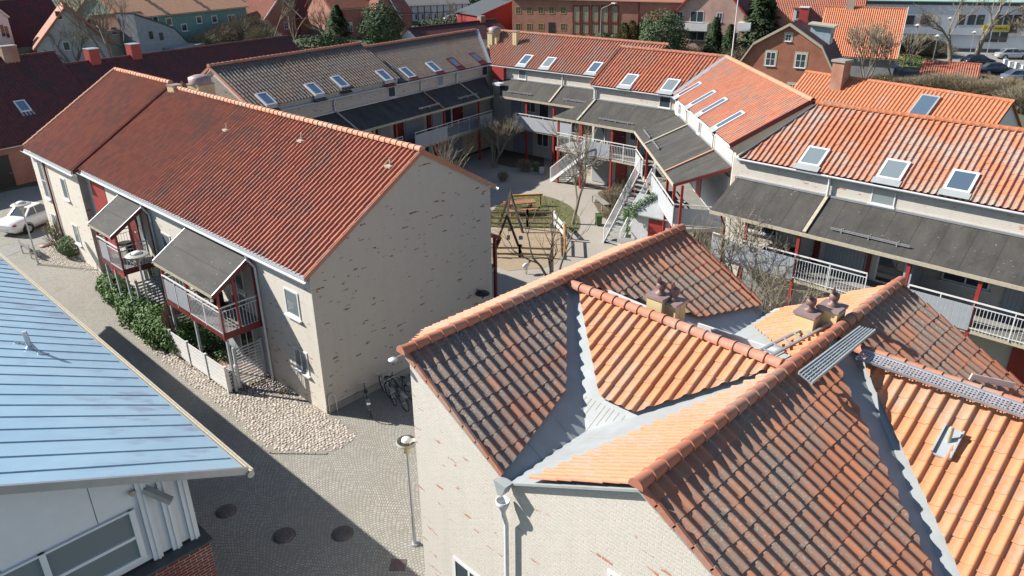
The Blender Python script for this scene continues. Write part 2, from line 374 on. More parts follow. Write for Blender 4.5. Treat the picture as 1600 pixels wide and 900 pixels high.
n.links.new(mix(n, mu2.outputs[0], c, (.33, .38, .50)), b.inputs['Base Color']); b.inputs['Roughness'].default_value = .30; b.inputs['Metallic'].default_value = .15
bump(n, b, noise(n, co, 1.3, 2, .5), .25, .05)
M['blueroof'] = m_
M['blueseam'] = plain('blue_seam_sheet', (.38, .56, .68), .4, .2, var=.1)
# perforated walkway grating: holes cut by the material
def perf(name, sc):
    m_, n, b = newmat(name); co = obco(n, 'UV')
    v_ = N(n, 'ShaderNodeTexVoronoi', Scale=sc); v_.inputs['Randomness'].default_value = 0; n.links.new(co, v_.inputs['Vector'])
    tr = n.nodes.new('ShaderNodeBsdfTransparent'); mx = n.nodes.new('ShaderNodeMixShader'); out = n.nodes['Material Output']
    k = ramp(n, v_.outputs['Distance'], .30, .34)
    n.links.new(k, mx.inputs[0]); n.links.new(tr.outputs[0], mx.inputs[1]); n.links.new(b.outputs[0], mx.inputs[2]); n.links.new(mx.outputs[0], out.inputs[0])
    b.inputs['Base Color'].default_value = (.55, .57, .60, 1); b.inputs['Metallic'].default_value = .5; b.inputs['Roughness'].default_value = .45
    return m_
M['perf'] = perf('perforated_steel', 16)
# corrugated-looking round stones
m_, n, b = newmat('rounded_stones'); oi = obco(n); nz = noise(n, oi, 5.5, 2, .5); nz2 = noise(n, oi, 40, 3, .6)
c = mix(n, ramp(n, nz, .35, .65), (.60, .53, .46), (.40, .37, .33)); c = mix(n, ramp(n, nz2, .3, .8), c, (.60, .54, .47))
n.links.new(c, b.inputs['Base Color']); b.inputs['Roughness'].default_value = .85; M['stones'] = m_

M['tile_peach'] = tilemat('clay_tiles_peach', (.72, .40, .24), (.66, .35, .21), (.55, .36, .26), .4, .2)
M['greenwall'] = plain('green_render', (.20, .34, .30), .9, var=.06, scale=.6)
M['greywhite'] = plain('limewash', (.44, .46, .48), .9, var=.15, scale=2)
M['yellowframe'] = plain('ochre_window_paint', (.48, .33, .09), .6)
M['brick_orange'] = brickmat('orange_brick', (.42, .15, .09), (.36, .12, .075), (.40, .25, .18))
M['paleblue'] = plain('pale_blue_boards', (.42, .52, .58), .6)
M['greywall'] = plain('grey_render', (.34, .34, .34), .9, var=.15, scale=1)
M['whitewall'] = plain('white_render', (.80, .83, .86), .8, var=.05, scale=.4)
M['greenroof'] = plain('verdigris_sheet', (.38, .56, .47), .5, var=.08, scale=.3)
M['signyellow'] = plain('sign_yellow', (.62, .48, .04), .5, var=.03)
M['lampshade'] = plain('greyish_white_enamel', (.52, .52, .46), .5, var=.15, scale=6)
M['tilepave'] = voromat('terrace_slabs', 2.5, (.40, .27, .20), (.36, .24, .18), (.2, .15, .12), jw=.03, bs=.2)

# ---------------------------------------------------------------- roof tiles
PROF = [(0, .0), (.14, -.06), (.40, -.04), (.58, .12), (.66, .55), (.73, .92), (.82, 1.0), (.91, .85), (.985, .35), (1, .0)]
def tiles(name, mat, parent, O, U, W, poly, tw=.25, tl=.36, amp=.062, step=.015, lift=.03, simple=False, edges=True, **kw):
    """pantiles on the slope O + u*U + v*W (U along the eave, W up the slope), cut to the convex outline poly"""
    O = Vector(O); U = Vector(U).normalized(); W = Vector(W).normalized(); Nn = U.cross(W)
    if Nn.z < 0: Nn = -Nn
    us = [p[0] for p in poly]; vv = [p[1] for p in poly]
    u0 = math.floor(min(us)/tw); u1 = math.ceil(max(us)/tw); v0 = math.floor((min(vv)+.12)/tl); v1 = math.ceil(max(vv)/tl)
    prof = PROF if not simple else [(0, 0), (.55, 0), (.66, .8), (.80, 1.0), (.94, .8), (1, 0)]
    verts = []; faces = []; uvs = []; smooth = []
    rng = random.Random(len(name)+int(O.x*10))
    for j in range(v0, v1):
        dz = {}
        row = []
        for i in range(u0, u1):
            jit = rng.uniform(-.006, .006) if not simple else 0; jv = rng.uniform(-.013, .013) if not simple else 0; sk = rng.uniform(-.008, .008) if not simple else 0
            for (s_, h_) in (prof[:-1] if i < u1-1 else prof):
                row.append(((i+s_)*tw, h_*amp+jit, i+min(s_, .98), jv+sk*s_))
        b0 = len(verts); nn = len(row)
        for (u, h, ti, jq) in row: verts.append((u, (j-.06)*tl+jq, lift+h+step)); uvs.append((ti, j+.05))
        for (u, h, ti, jq) in row: verts.append((u, (j+1.0)*tl, lift+h)); uvs.append((ti, j+.95))
        for (u, h, ti, jq) in row: verts.append((u, (j-.06)*tl+jq, lift+h+step-.03)); uvs.append((ti, j+.05))
        for (u, h, ti, jq) in row: verts.append((u, (j-.06)*tl+jq, lift+h+step)); uvs.append((ti, j+.05))
        for q in range(nn-1):
            faces.append((b0+q, b0+q+1, b0+nn+q+1, b0+nn+q)); smooth.append(True)
            faces.append((b0+2*nn+q, b0+2*nn+q+1, b0+3*nn+q+1, b0+3*nn+q)); smooth.append(False)
    me = bpy.data.meshes.new(name); me.from_pydata(verts, [], faces)
    uvl = me.uv_layers.new(name='UVMap'); idx = np.zeros(len(me.loops), dtype=np.int32); me.loops.foreach_get('vertex_index', idx)
    ua = np.array(uvs)[idx]; uvl.data.foreach_set('uv', ua.ravel()); me.polygons.foreach_set('use_smooth', smooth)
    bm = bmesh.new(); bm.from_mesh(me)
    ar = sum(poly[k][0]*poly[(k+1) % len(poly)][1]-poly[(k+1) % len(poly)][0]*poly[k][1] for k in range(len(poly)))
    sg = 1 if ar > 0 else -1
    for k in range(len(poly)):
        a = poly[k]; c_ = poly[(k+1) % len(poly)]; d = (c_[0]-a[0], c_[1]-a[1]); nrm = Vector((d[1]*sg, -d[0]*sg, 0))
        if nrm.length < 1e-5: continue
        bmesh.ops.bisect_plane(bm, geom=bm.verts[:]+bm.edges[:]+bm.faces[:], plane_co=Vector((a[0], a[1], 0)), plane_no=nrm.normalized(), clear_outer=True, dist=1e-5)
    if U.cross(W).z < 0: bmesh.ops.reverse_faces(bm, faces=bm.faces[:])
    bm.transform(Matrix(((U.x, W.x, Nn.x, O.x), (U.y, W.y, Nn.y, O.y), (U.z, W.z, Nn.z, O.z), (0, 0, 0, 1))))
    bm.to_mesh(me); bm.free(); me.materials.append(mat); me.update()
    o = bpy.data.objects.new(name, me); col.objects.link(o)
    if parent is not None: o.parent = parent
    return tag(o, **kw)
def tiles3(name, mat, parent, O, U, W, pts, **kw):
    O = Vector(O); U = Vector(U).normalized(); W = Vector(W).normalized()
    return tiles(name, mat, parent, O, U, W, [((Vector(p)-O).dot(U), (Vector(p)-O).dot(W)) for p in pts], **kw)
def ridge(mb, a, b, r=.115, tl=.34, n=8, lift=.02):
    a = Vector(a); b = Vector(b); d = b-a; L = d.length; d.normalize(); k = max(1, round(L/tl)); q = L/k
    side = d.cross(Vector((0, 0, 1))).normalized(); up = side.cross(d)
    for i in range(k):
        ss = [(0, r*1.16), (.03, r*1.16), (.05, r*1.06), (q+.03, r*.94)]
        v = []
        jz = random.uniform(-.006, .006)
        for s_, rr in ss:
            for j in range(n+1):
                t = -.25+(math.pi+.5)*j/n; v.append(a+d*(i*q+s_)+side*(math.cos(t)*rr)+up*(math.sin(t)*rr*.95+lift+jz))
        fs = []
        for m2 in range(3):
            for j in range(n): fs.append((m2*(n+1)+j, m2*(n+1)+j+1, (m2+1)*(n+1)+j+1, (m2+1)*(n+1)+j))
        mb.add(v, fs, True)
        mb.add(v[:n+1], [tuple(range(n, -1, -1))])
    return mb
def ridge_obj(name, mat, parent, segs, r=.115, tl=.34, **kw):
    mb = MB()
    for a, b in segs: ridge(mb, a, b, r, tl)
    o = mb.build(name, mat, parent, **kw); o.data.uv_layers.new(name='UVMap'); 
    for p in o.data.polygons:
        c_ = p.center
        for li in p.loop_indices: o.data.uv_layers[0].data[li].uv = (c_.x/tl+.5, c_.y/tl+.5)
    return o

# ---------------------------------------------------------------- parts used on many buildings
def wall_window(parent, O, U, w_, h_, mats=('white', 'glass'), nx=1, ny=1, out=.0, sill=True, fr=.07, name='window', trim=None, depth=.10):
    """window in a vertical wall: O = lower left corner on the wall face, U = unit along the wall (outside seen with U to the right)"""
    O = Vector(O); U = Vector(U).normalized(); Z = Vector((0, 0, 1)); Nn = U.cross(Z)   # outward
    p = lambda a, z, n_: O+U*a+Z*z+Nn*n_
    f = MB(); t = .03+out
    for (a0, a1, z0, z1) in [(0, w_, 0, fr), (0, w_, h_-fr, h_), (0, fr, fr, h_-fr), (w_-fr, w_, fr, h_-fr)]:
        f.prism([p(a0, z0, .002), p(a1, z0, .002), p(a1, z1, .002), p(a0, z1, .002)], Nn*t)
    for i in range(1, nx):
        x = w_*i/nx; f.prism([p(x-.03, fr, .002), p(x+.03, fr, .002), p(x+.03, h_-fr, .002), p(x-.03, h_-fr, .002)], Nn*(t*.8))
    for i in range(1, ny):
        z = h_*i/ny; f.prism([p(fr, z-.02, .002), p(w_-fr, z-.02, .002), p(w_-fr, z+.02, .002), p(fr, z+.02, .002)], Nn*(t*.7))
    fo = f.build(name, M[mats[0]], parent)
    g = MB().prism([p(fr*.5, fr*.5, .003), p(w_-fr*.5, fr*.5, .003), p(w_-fr*.5, h_-fr*.5, .003), p(fr*.5, h_-fr*.5, .003)], Nn*.012).build('pane', M[mats[1]], fo)
    if sill: MB().prism([p(-.06, -.05, .0), p(w_+.06, -.05, .0), p(w_+.06, .004, .0), p(-.06, .004, .0)], Nn*(.12)).build('sill', M['whitemetal'], fo)
    if trim: 
        tb = MB()
        for (a0, a1, z0, z1) in [(-.16, w_+.16, h_, h_+.2), (-.16, 0, -.05, h_), (w_, w_+.16, -.05, h_)]:
            tb.prism([p(a0, z0, .001), p(a1, z0, .001), p(a1, z1, .001), p(a0, z1, .001)], Nn*.025)
        tb.build('surround', M[trim], fo)
    return fo
def door(parent, O, U, w_, h_, mat='redpaint', ring=False):
    O = Vector(O); U = Vector(U).normalized(); Z = Vector((0, 0, 1)); Nn = U.cross(Z)
    p = lambda a, z, n_: O+U*a+Z*z+Nn*n_
    d = MB().prism([p(0, 0, .002), p(w_, 0, .002), p(w_, h_, .002), p(0, h_, .002)], Nn*.05).build('door', M[mat], parent)
    MB().tube(p(w_-.12, 1.0, .05), p(w_-.12, 1.0, .11), .02).tube(p(w_-.24, 1.0, .11), p(w_-.1, 1.0, .11), .014).build('handle', M['galv'], d)
    if ring:
        mb = MB(); k = 14
        pts = [p(w_/2+math.cos(2*math.pi*i/k)*.2, 1.5+math.sin(2*math.pi*i/k)*.2, .08) for i in range(k+1)]
        mb.path(pts, .035, 5).build('wreath', M['leafdry'], d)
    return d
def roof_window(parent, C, U, W, w_=.8, h_=1.25, frame='whitemetal', apron='metal', blind=None, glass='skyglass', lift=.09):
    """window lying in a roof slope; C = centre on the slope"""
    C = Vector(C); U = Vector(U).normalized(); W = Vector(W).normalized(); Nn = U.cross(W)
    if Nn.z < 0: Nn = -Nn
    p = lambda a, b, n_: C+U*a+W*b+Nn*n_
    f = MB(); fr = .10
    for (a0, a1, b0, b1) in [(-w_/2, w_/2, -h_/2, -h_/2+fr), (-w_/2, w_/2, h_/2-fr, h_/2), (-w_/2, -w_/2+fr, -h_/2+fr, h_/2-fr), (w_/2-fr, w_/2, -h_/2+fr, h_/2-fr)]:
        f.prism([p(a0, b0, 0), p(a1, b0, 0), p(a1, b1, 0), p(a0, b1, 0)], Nn*(lift+.045))
    fo = f.build('roof_window', M[frame], parent)
    i_ = fr*.8
    MB().prism([p(-w_/2+i_, -h_/2+i_, lift), p(w_/2-i_, -h_/2+i_, lift), p(w_/2-i_, h_/2-i_, lift), p(-w_/2+i_, h_/2-i_, lift)], Nn*.03).build('pane', M[glass], fo)
    if blind: MB().prism([p(-w_/2+i_, h_/2-i_-.25, lift+.032), p(w_/2-i_, h_/2-i_-.25, lift+.032), p(w_/2-i_, h_/2-i_, lift+.032), p(-w_/2+i_, h_/2-i_, lift+.032)], Nn*.01).build('blind', M[blind], fo)
    MB().prism([p(-w_/2-.08, -h_/2-.32, .1), p(w_/2+.08, -h_/2-.32, .1), p(w_/2+.08, -h_/2, .1), p(-w_/2-.08, -h_/2, .1)], Nn*.02).build('apron', M[apron], fo)
    return fo
def gutter(parent, a, b, r=.08, mat='whitemetal'):
    a = Vector(a); b = Vector(b); d = (b-a).normalized(); s = d.cross(Vector((0, 0, 1))).normalized(); v = []; n = 8
    for q in (a, b):
        for rr in (r, r-.012):
            for j in range(n+1):
                t = math.pi+math.pi*j/n; v.append(q+s*(math.cos(t)*rr)+Vector((0, 0, 1))*(math.sin(t)*rr))
    k = n+1; fs = []
    for j in range(n): fs += [(j, j+1, 2*k+j+1, 2*k+j), (k+j+1, k+j, 3*k+j, 3*k+j+1), (j+1, j, k+j, k+j+1), (2*k+j, 2*k+j+1, 3*k+j+1, 3*k+j)]
    fs += [(0, 2*k, 3*k, k), (n, k+n, 3*k+n, 2*k+n)]
    return MB().add(v, fs, False).build('gutter', M[mat], parent)
def downpipe(parent, pts, r=.05, mat='whitemetal'):
    return MB().path([Vector(p) for p in pts], r, 8).build('downpipe', M[mat], parent)
def railing(parent, a, b, h=1.05, kind='bars', z_up=.0, step=.12):
    """straight balcony railing between floor points a and b"""
    a = Vector(a); b = Vector(b); d = (b-a); L = d.length; d.normalize(); Z = Vector((0, 0, 1))
    hr = MB().beam(a+Z*h, b+Z*h, .05, .05)
    n = max(1, round(L/1.3))
    for i in range(n+1): hr.beam(a+d*(L*i/n)+Z*(-.1), a+d*(L*i/n)+Z*h, .035, .035)
    o = hr.build('handrail', M['white'], parent)
    if kind == 'bars':
        mb = MB(); k = int(L/step)
        for i in range(1, k): mb.beam(a+d*(L*i/k)+Z*(-.06), a+d*(L*i/k)+Z*(h-.18), .018, .018)
        mb.beam(a+Z*(h-.18), b+Z*(h-.18), .03, .03); mb.beam(a, b, .03, .03)
        mb.build('balusters', M['whitemetal'], parent)
    else:
        s = d.cross(Z); uvbox(MB().prism([a+Z*-.12, b+Z*-.12, b+Z*(h-.17), a+Z*(h-.17)], s*.025).build('balcony_panel', M['greypanel' if kind == 'boards' else 'palegrey'], parent))
    return o
# ================================================================ SETTING: ground
def sheet(name, pts, z, mat, kind='structure', label=None, th=.0):
    o = MB().quad(*[(p[0], p[1], z) for p in pts]).build(name, M[mat]); tag(o, kind=kind)
    if o.data.polygons[0].normal.z < 0: o.data.flip_normals()
    return o
MB().quad((-1500, -1500, -.012), (1500, -1500, -.012), (1500, 1500, -.012), (-1500, 1500, -.012)).build('ground', M['ground'], kind='structure')
sheet('cobbled_street', [(-12, 2), (16, 2), (16.5, 15), (22, 22.2), (11.6, 21.7), (11.0, 36), (10.2, 50), (3, 50), (-6, 50)], 0.0, 'sett')
sheet('courtyard_paving', [(16, 8), (36, 8), (46, 30), (46, 46), (20, 43), (19, 22), (15, 18)], .002, 'paving')
sheet('side_street', [(-10, 50), (10.2, 50), (10.6, 47.5), (22, 47.5), (24, 58), (12, 62), (-10, 60)], .004, 'sett')
sheet('street_kerb_strip', [P(0, 388), P(160, 332), P(170, 340), P(0, 405)], .008, 'concrete')
# stone bed beside the left block
bed_px = [(168, 468), (205, 520), (262, 572), (330, 628), (372, 655), (398, 690), (424, 706), (470, 710), (512, 708), (545, 695), (560, 678), (548, 664), (525, 655), (512, 646), (480, 625), (430, 588), (400, 560), (300, 500), (200, 440), (160, 418), (130, 400), (112, 378), (84, 372), (64, 392), (60, 412), (110, 420), (150, 428)]
def smoothpoly(pts, it=1):
    for _ in range(it):
        q = []
        for a, b in zip(pts, pts[1:]+pts[:1]): q += [a*.75+b*.25, a*.25+b*.75]
        pts = q
    return pts
bed = smoothpoly([P(u, v) for u, v in bed_px])
sheet('stone_bed_ground', bed, .006, 'stone_bed')
def inside(p, poly):
    c = False; j = len(poly)-1
    for i in range(len(poly)):
        a, b = poly[i], poly[j]
        if ((a.y > p[1]) != (b.y > p[1])) and p[0] < (b.x-a.x)*(p[1]-a.y)/(b.y-a.y)+a.x: c = not c
        j = i
    return c
mb = MB(); rs = random.Random(3); x0 = min(p.x for p in bed); x1 = max(p.x for p in bed); y0 = min(p.y for p in bed); y1 = max(p.y for p in bed)
y = y0; row = 0
while y < y1:
    x = x0+(.085 if row % 2 else 0)
    while x < x1:
        px, py = x+rs.uniform(-.035, .035), y+rs.uniform(-.03, .03)
        if inside((px, py), bed) and rs.random() < .95 and (inside((px+.16, py-.16), bed) or rs.random() < .55) and (inside((px-.16, py-.1), bed) or rs.random() < .6):
            a = rs.uniform(.04, .085); b_ = rs.uniform(.035, .07); h = rs.uniform(.012, .036); an = rs.uniform(0, 3.14); v = []; n = 6
            for (k_, rr, zz) in ((0, 1.0, 0.0), (1, .88, .62), (2, .5, 1.0)):
                for i in range(n):
                    t = 2*math.pi*i/n+k_*.3; dx, dy = math.cos(t)*a*rr, math.sin(t)*b_*rr
                    v.append((px+dx*math.cos(an)-dy*math.sin(an), py+dx*math.sin(an)+dy*math.cos(an), .004+h*zz))
            fs = []
            for k_ in range(2):
                for i in range(n): fs.append((k_*n+i, k_*n+(i+1) % n, (k_+1)*n+(i+1) % n, (k_+1)*n+i))
            fs.append(tuple(2*n+i for i in range(n))); mb.add(v, fs, True)
        x += .135
    y += .12; row += 1
mb.build('rounded_stones', M['stones'], label='bed of rounded pale field stones along the long block', cat='stones', kind='stuff')
# ---- edging stones along the bed (granite strip)
eb = MB()
for (u0, v0, u1, v1) in [(398, 690, 424, 708), (424, 708, 512, 709), (60, 414, 165, 424)]:
    a, b = P(u0, v0), P(u1, v1); n = max(1, int((b-a).length/.35))
    for i in range(n): eb.beam(a+(b-a)*(i/n)+Vector((0, 0, .01)), a+(b-a)*((i+.93)/n)+Vector((0, 0, .01)), .09, .05)
eb.build('granite_edging', M['sett'], label='thin granite edging round the stone bed', cat='edging')
# ---- courtyard: lawn, play sand, soil beds
lawn = smoothpoly([P(u, v) for u, v in [(760, 345), (775, 322), (795, 309), (830, 304), (862, 308), (890, 320), (905, 338), (908, 355), (897, 368), (882, 358), (760, 356)]], 2)
sheet('lawn', lawn, .010, 'grass')
sheet('play_sand', smoothpoly([P(u, v) for u, v in [(760, 354), (882, 356), (884, 376), (880, 395), (865, 418), (770, 425), (760, 380)]]), .014, 'sand')
gb = MB(); rs = random.Random(5)
for i in range(9000):
    x = rs.uniform(min(p.x for p in lawn), max(p.x for p in lawn)); y = rs.uniform(min(p.y for p in lawn), max(p.y for p in lawn))
    if inside((x, y), lawn):
        h = rs.uniform(.03, .09); a = rs.uniform(0, 6.28); c, s_ = math.cos(a)*.014, math.sin(a)*.014
        gb.add([(x-c, y-s_, .01), (x+c, y+s_, .01), (x+rs.uniform(-.03, .03), y+rs.uniform(-.03, .03), h)], [(0, 1, 2)])
gb.build('lawn_grass', M['grass'], label='short green grass of the round courtyard lawn', cat='grass', kind='stuff')
sheet('planting_bed_soil', [P(u, v) for u, v in [(935, 300), (960, 290), (985, 300), (975, 330), (958, 345), (940, 340), (928, 318)]], .012, 'soil')
sheet('planting_bed_soil', [P(u, v) for u, v in [(770, 232), (800, 225), (850, 235), (850, 262), (800, 262), (770, 255)]], .012, 'soil')
sheet('garden_soil', [P(u, v) for u, v in [(1085, 400), (1180, 430), (1330, 450), (1330, 520), (1200, 500), (1120, 460)]], .010, 'soil')
# terrace garden between hedge and block (left)
LB = thing('apartment_block', 'long slurried brick apartment block with big red tiled roof at the left', 'apartment block', (11.63, 21.61, 0), R(2.5))
LR = Matrix.Translation((11.63, 21.61, 0)) @ Matrix.Rotation(R(2.5), 4, 'Z')
def lw(x, y, z=0.0): return LR @ Vector((x, y, z))
sheet('terrace_soil', [lw(-.3, 3.6), lw(-1.75, 3.8), lw(-1.9, 9), lw(-1.5, 16.4), lw(-.1, 16.4)], .012, 'soil')
sheet('terrace_tiles', [lw(-.05, 4.3), lw(-1.6, 4.3), lw(-1.6, 7.2), lw(-.05, 7.2)], .020, 'tilepave') if 'tilepave' in M else sheet('terrace_tiles', [lw(-.05, 4.3), lw(-1.6, 4.3), lw(-1.6, 7.2), lw(-.05, 7.2)], .020, 'skin')

# ================================================================ LEFT BLOCK (local frame: x into the block, y along the street)
k = .607; RX, RZ = 5.24, 8.9; zf = lambda x: RZ-k*(RX-x); zb = lambda x: RZ-k*(x-RX)*.955
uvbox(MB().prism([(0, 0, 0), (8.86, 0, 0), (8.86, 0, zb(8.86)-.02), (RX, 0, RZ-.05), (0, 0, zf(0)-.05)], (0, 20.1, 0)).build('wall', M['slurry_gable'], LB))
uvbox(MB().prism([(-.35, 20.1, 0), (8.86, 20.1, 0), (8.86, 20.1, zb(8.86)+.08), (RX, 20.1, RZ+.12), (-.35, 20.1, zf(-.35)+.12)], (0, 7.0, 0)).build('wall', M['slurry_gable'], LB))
lit = uvbox(MB().prism([(-.012, 0.0, .0), (-.012, 19.6, .0), (-.012, 19.6, zf(0)-.12), (-.012, 0.0, zf(0)-.12)], (.010, 0, 0)).build('wall_facing', M['slurry_sunlit'], LB))
uvbox(MB().prism([(-.362, 20.1, .0), (-.362, 27.1, .0), (-.362, 27.1, zf(-.35)), (-.362, 20.1, zf(-.35))], (.010, 0, 0)).build('wall_facing', M['slurry_sunlit'], LB))
MB().box(-.03, 8.9, -.03, 0, 0, .28).build('plinth', M['concrete'], LB)
ug = Vector((1, 0, k)).normalized()
tiles3('roof_tiles', M['tile_red'], LB, (-.22, 0, zf(-.22)), (0, 1, 0), ug, [(-.22, -.06, zf(-.22)), (-.22, 20.15, zf(-.22)), (RX, 20.15, RZ), (RX, -.06, RZ)], tw=.25, tl=.34, amp=.072)
tiles3('roof_tiles', M['tile_red'], LB, (-.55, 0, zf(-.55)+.2), (0, 1, 0), ug, [(-.55, 20.1, zf(-.55)+.2), (-.55, 27.2, zf(-.55)+.2), (RX, 27.2, RZ+.2), (RX, 20.1, RZ+.2)], tw=.25, tl=.34, amp=.072, label='browner end section of the red tiled roof')
MB().prism([(-.2, .02, zf(-.2)-.03), (RX, .02, RZ-.03), (RX, .02, RZ+.0), (-.2, .02, zf(-.2))], (0, 20.05, 0)).prism([(RX, .02, RZ-.03), (9.1, .02, zb(9.1)-.03), (9.1, .02, zb(9.1)), (RX, .02, RZ)], (0, 27, 0)).build('roof_underlay', M['darkred'], LB)
MB().prism([(-.5, 20.08, zf(-.5)+.0), (RX, 20.08, RZ), (RX, 20.08, RZ+.2), (-.5, 20.08, zf(-.5)+.2)], (0, .03, 0)).build('roof_step', M['darkred'], LB)
ub = Vector((-1, 0, k*.955)).normalized()
tiles3('roof_tiles', M['tile_red'], LB, (9.1, 0, zb(9.1)), (0, -1, 0), ub, [(9.1, -.06, zb(9.1)), (RX, -.06, RZ), (RX, 27.1, RZ), (9.1, 27.1, zb(9.1))], tw=.24, tl=.34, simple=True)
ridge_obj('ridge_tiles', M['tile_salmon'], LB, [((RX, -.1, RZ+.07), (RX, 20.1, RZ+.07)), ((RX, 20.1, RZ+.27), (RX, 27.2, RZ+.27)), ((-.5, 27.15, zf(-.5)+.27), (RX, 27.15, RZ+.3))], r=.13)
MB().beam((-.25, -.1, zf(-.25)+.02), (RX, -.1, RZ+.02), .03, .16).beam((RX, -.1, RZ+.02), (9.1, -.1, zb(9.1)+.02), .03, .16).build('verge', M['ridge'], LB)
gutter(LB, (-.30, -.1, zf(-.3)-.0), (-.30, 20.0, zf(-.3)-.0), .10)
gutter(LB, (-.65, 20.0, zf(-.6)+.12), (-.65, 27.3, zf(-.6)+.12), .10)
gutter(LB, (9.2, -.1, zb(9.2)), (9.2, 12, zb(9.2)), .09)
MB().box(-.26, -.20, -.05, 19.6, zf(0)-.2, zf(0)-.04).box(-.6, -.55, 20.1, 27.1, zf(-.35)-.12, zf(-.35)+.06).build('fascia', M['palegrey'], LB)
for yy in (3.75, 12.75): downpipe(LB, [(-.3, yy, 5.45), (-.3, yy-.06, 5.3), (-.09, yy-.14, 4.95), (-.09, yy-.14, .05)])
downpipe(LB, [(-.6, 24.9, 5.4), (-.43, 24.9, 5.2), (-.43, 24.9, .1)], mat='darkred')
UF = (0, -1, 0)
wall_window(LB, (-.012, 1.83, 3.6), UF, .92, 1.08, nx=1, mats=('white', 'paleglass')); wall_window(LB, (-.012, 1.76, 1.3), UF, .92, .98, nx=2, mats=('white', 'paleglass'))
for y_, z_, w_, h_ in [(12.1-.2, 3.3, .9, 1.0), (9.6, 3.2, .9, 1.1), (9.7, 1.0, .9, 1.1), (14.9, 1.0, .9, 1.1)]: wall_window(LB, (-.012, y_, z_), UF, w_, h_, mats=('white', 'paleglass'))
for y_, z_, w_, h_ in [(22.9, 3.55, .75, 1.2), (22.9, 1.0, .75, 1.15)]: wall_window(LB, (-.362, y_, z_), UF, w_, h_, nx=1, mats=('white', 'paleglass'))
wall_window(LB, (-.362, 26.2, 2.9), UF, .75, 2.1, ny=2, mats=('white', 'paleglass')); wall_window(LB, (-.362, 26.2, .7), UF, .75, 1.3, nx=1, mats=('white', 'paleglass'))
MB().box(-.03, 0, 17.7, 19.5, .1, 5.35).build('red_wall_panel', M['redpaint'], LB)
for (u, v) in [(355, 205), (472, 222), (610, 262)]:
    q = LR.inverted() @ PL(u, v, lw(RX, 0, RZ), LR.to_3x3() @ Vector((-k, 0, 1)))
    vp = MB().tube(q+Vector((0, 0, .0)), q+Vector((.0, 0, .38)), .035).build('vent_pipe', M['cream'], LB)
    MB().box(q.x-.16, q.x+.12, q.y-.16, q.y+.16, q.z+.02, q.z+.10).build('flashing', M['cream'], vp)
def canopy_local(parent, x0, x1, yb, yf, zb_, zf_, trans, gap=(), felt='felt'):
    """felt-covered lean-to: x along the wall, yb back, yf front; trans maps (x, y, z) to the parent frame"""
    T = trans
    fe = MB().prism([T(x0, yb, zb_), T(x1, yb, zb_), T(x1, yf, zf_), T(x0, yf, zf_)], (0, 0, -.05)).build('canopy_roof', M[felt], parent)
    cb = MB().beam(T(x0, yf-.01, zf_-.075), T(x1, yf-.01, zf_-.075), .04, .13); cb.build('fascia', M['cream'], fe)
    for x in (x0+.02, x1-.02): MB().beam(T(x, yb, zb_-.12), T(x, yf+.02, zf_-.12), .06, .13).build('verge_board', M['darkred'], fe)
    for x in (x0, x1): MB().beam(T(x, yb, zb_+.01), T(x, yf, zf_+.01), .04, .025).build('edge_trim', M['galv'], fe)
    MB().beam(T(x0, yb-.01, zb_+.03), T(x1, yb-.01, zb_+.03), .06, .10).build('wall_flashing', M['galv'], fe)
    return fe
def balcony_left(y0, y1, kinds, za=5.42, zfr=4.30, w=1.8):
    T = lambda x, y, z: Vector((-y, x, z))
    canopy_local(LB, y0-.1, y1+.1, 0.02, w, za, zfr, T)
    bal = MB().box(-w+.25, 0, y0, y1, 2.42, 2.60).build('balcony_floor', M['concrete'], LB)
    MB().box(-w+.20, -w+.25, y0, y1, 2.36, 2.62).box(-w+.2, 0, y0-.05, y0, 2.36, 2.62).build('edge_beam', M['darkred'], bal)
    for y_ in (y0+.03, y0+(y1-y0)*.55, y1-.03):
        MB().beam((-w+.24, y_, 2.3), (-w+.24, y_, zfr-.1), .09, .09).build('post', M['redpaint'], LB)
        MB().beam((-w+.3, y_, 0), (-w+.3, y_, 2.40), .09, .09).build('lower_post', M['palegrey'], LB)
    MB().beam((-.9, y0+.02, 2.6), (-.9, y0+.02, 4.75), .09, .09).beam((-.03, y0+.02, 2.4), (-.03, y0+.02, 5.2), .09, .09).build('post', M['redpaint'], LB)
    ym = y0+(y1-y0)*.55
    railing(LB, (-w+.20, y0, 2.62), (-w+.20, ym, 2.62), 1.05, kinds[0]); railing(LB, (-w+.20, ym, 2.62), (-w+.20, y1, 2.62), 1.05, kinds[1])
    railing(LB, (-w+.2, y0, 2.62), (-.05, y0, 2.62), 1.05, 'bars')
    railing(LB, (-w+.2, y1, 2.62), (-.05, y1, 2.62), 1.05, 'bars')
    wall_window(LB, (-.03, y0+2.2, 2.65), UF, 1.3, 2.05, nx=2, sill=False, mats=('white', 'paleglass')); door(LB, (-.03, y1-.1, 2.62), UF, .0+.8, 2.0, 'darkred')
    MB().box(-.04, -.01, y0+.05, y1-.05, .1, 2.4).build('ground_floor_front', M['palegrey'], LB)
    wall_window(LB, (-.05, y0+2.0, .3), UF, 1.2, 1.9, nx=2, sill=False)
balcony_left(3.9, 8.6, ('bars', 'boards')); balcony_left(12.95, 15.3, ('bars', 'boards'))
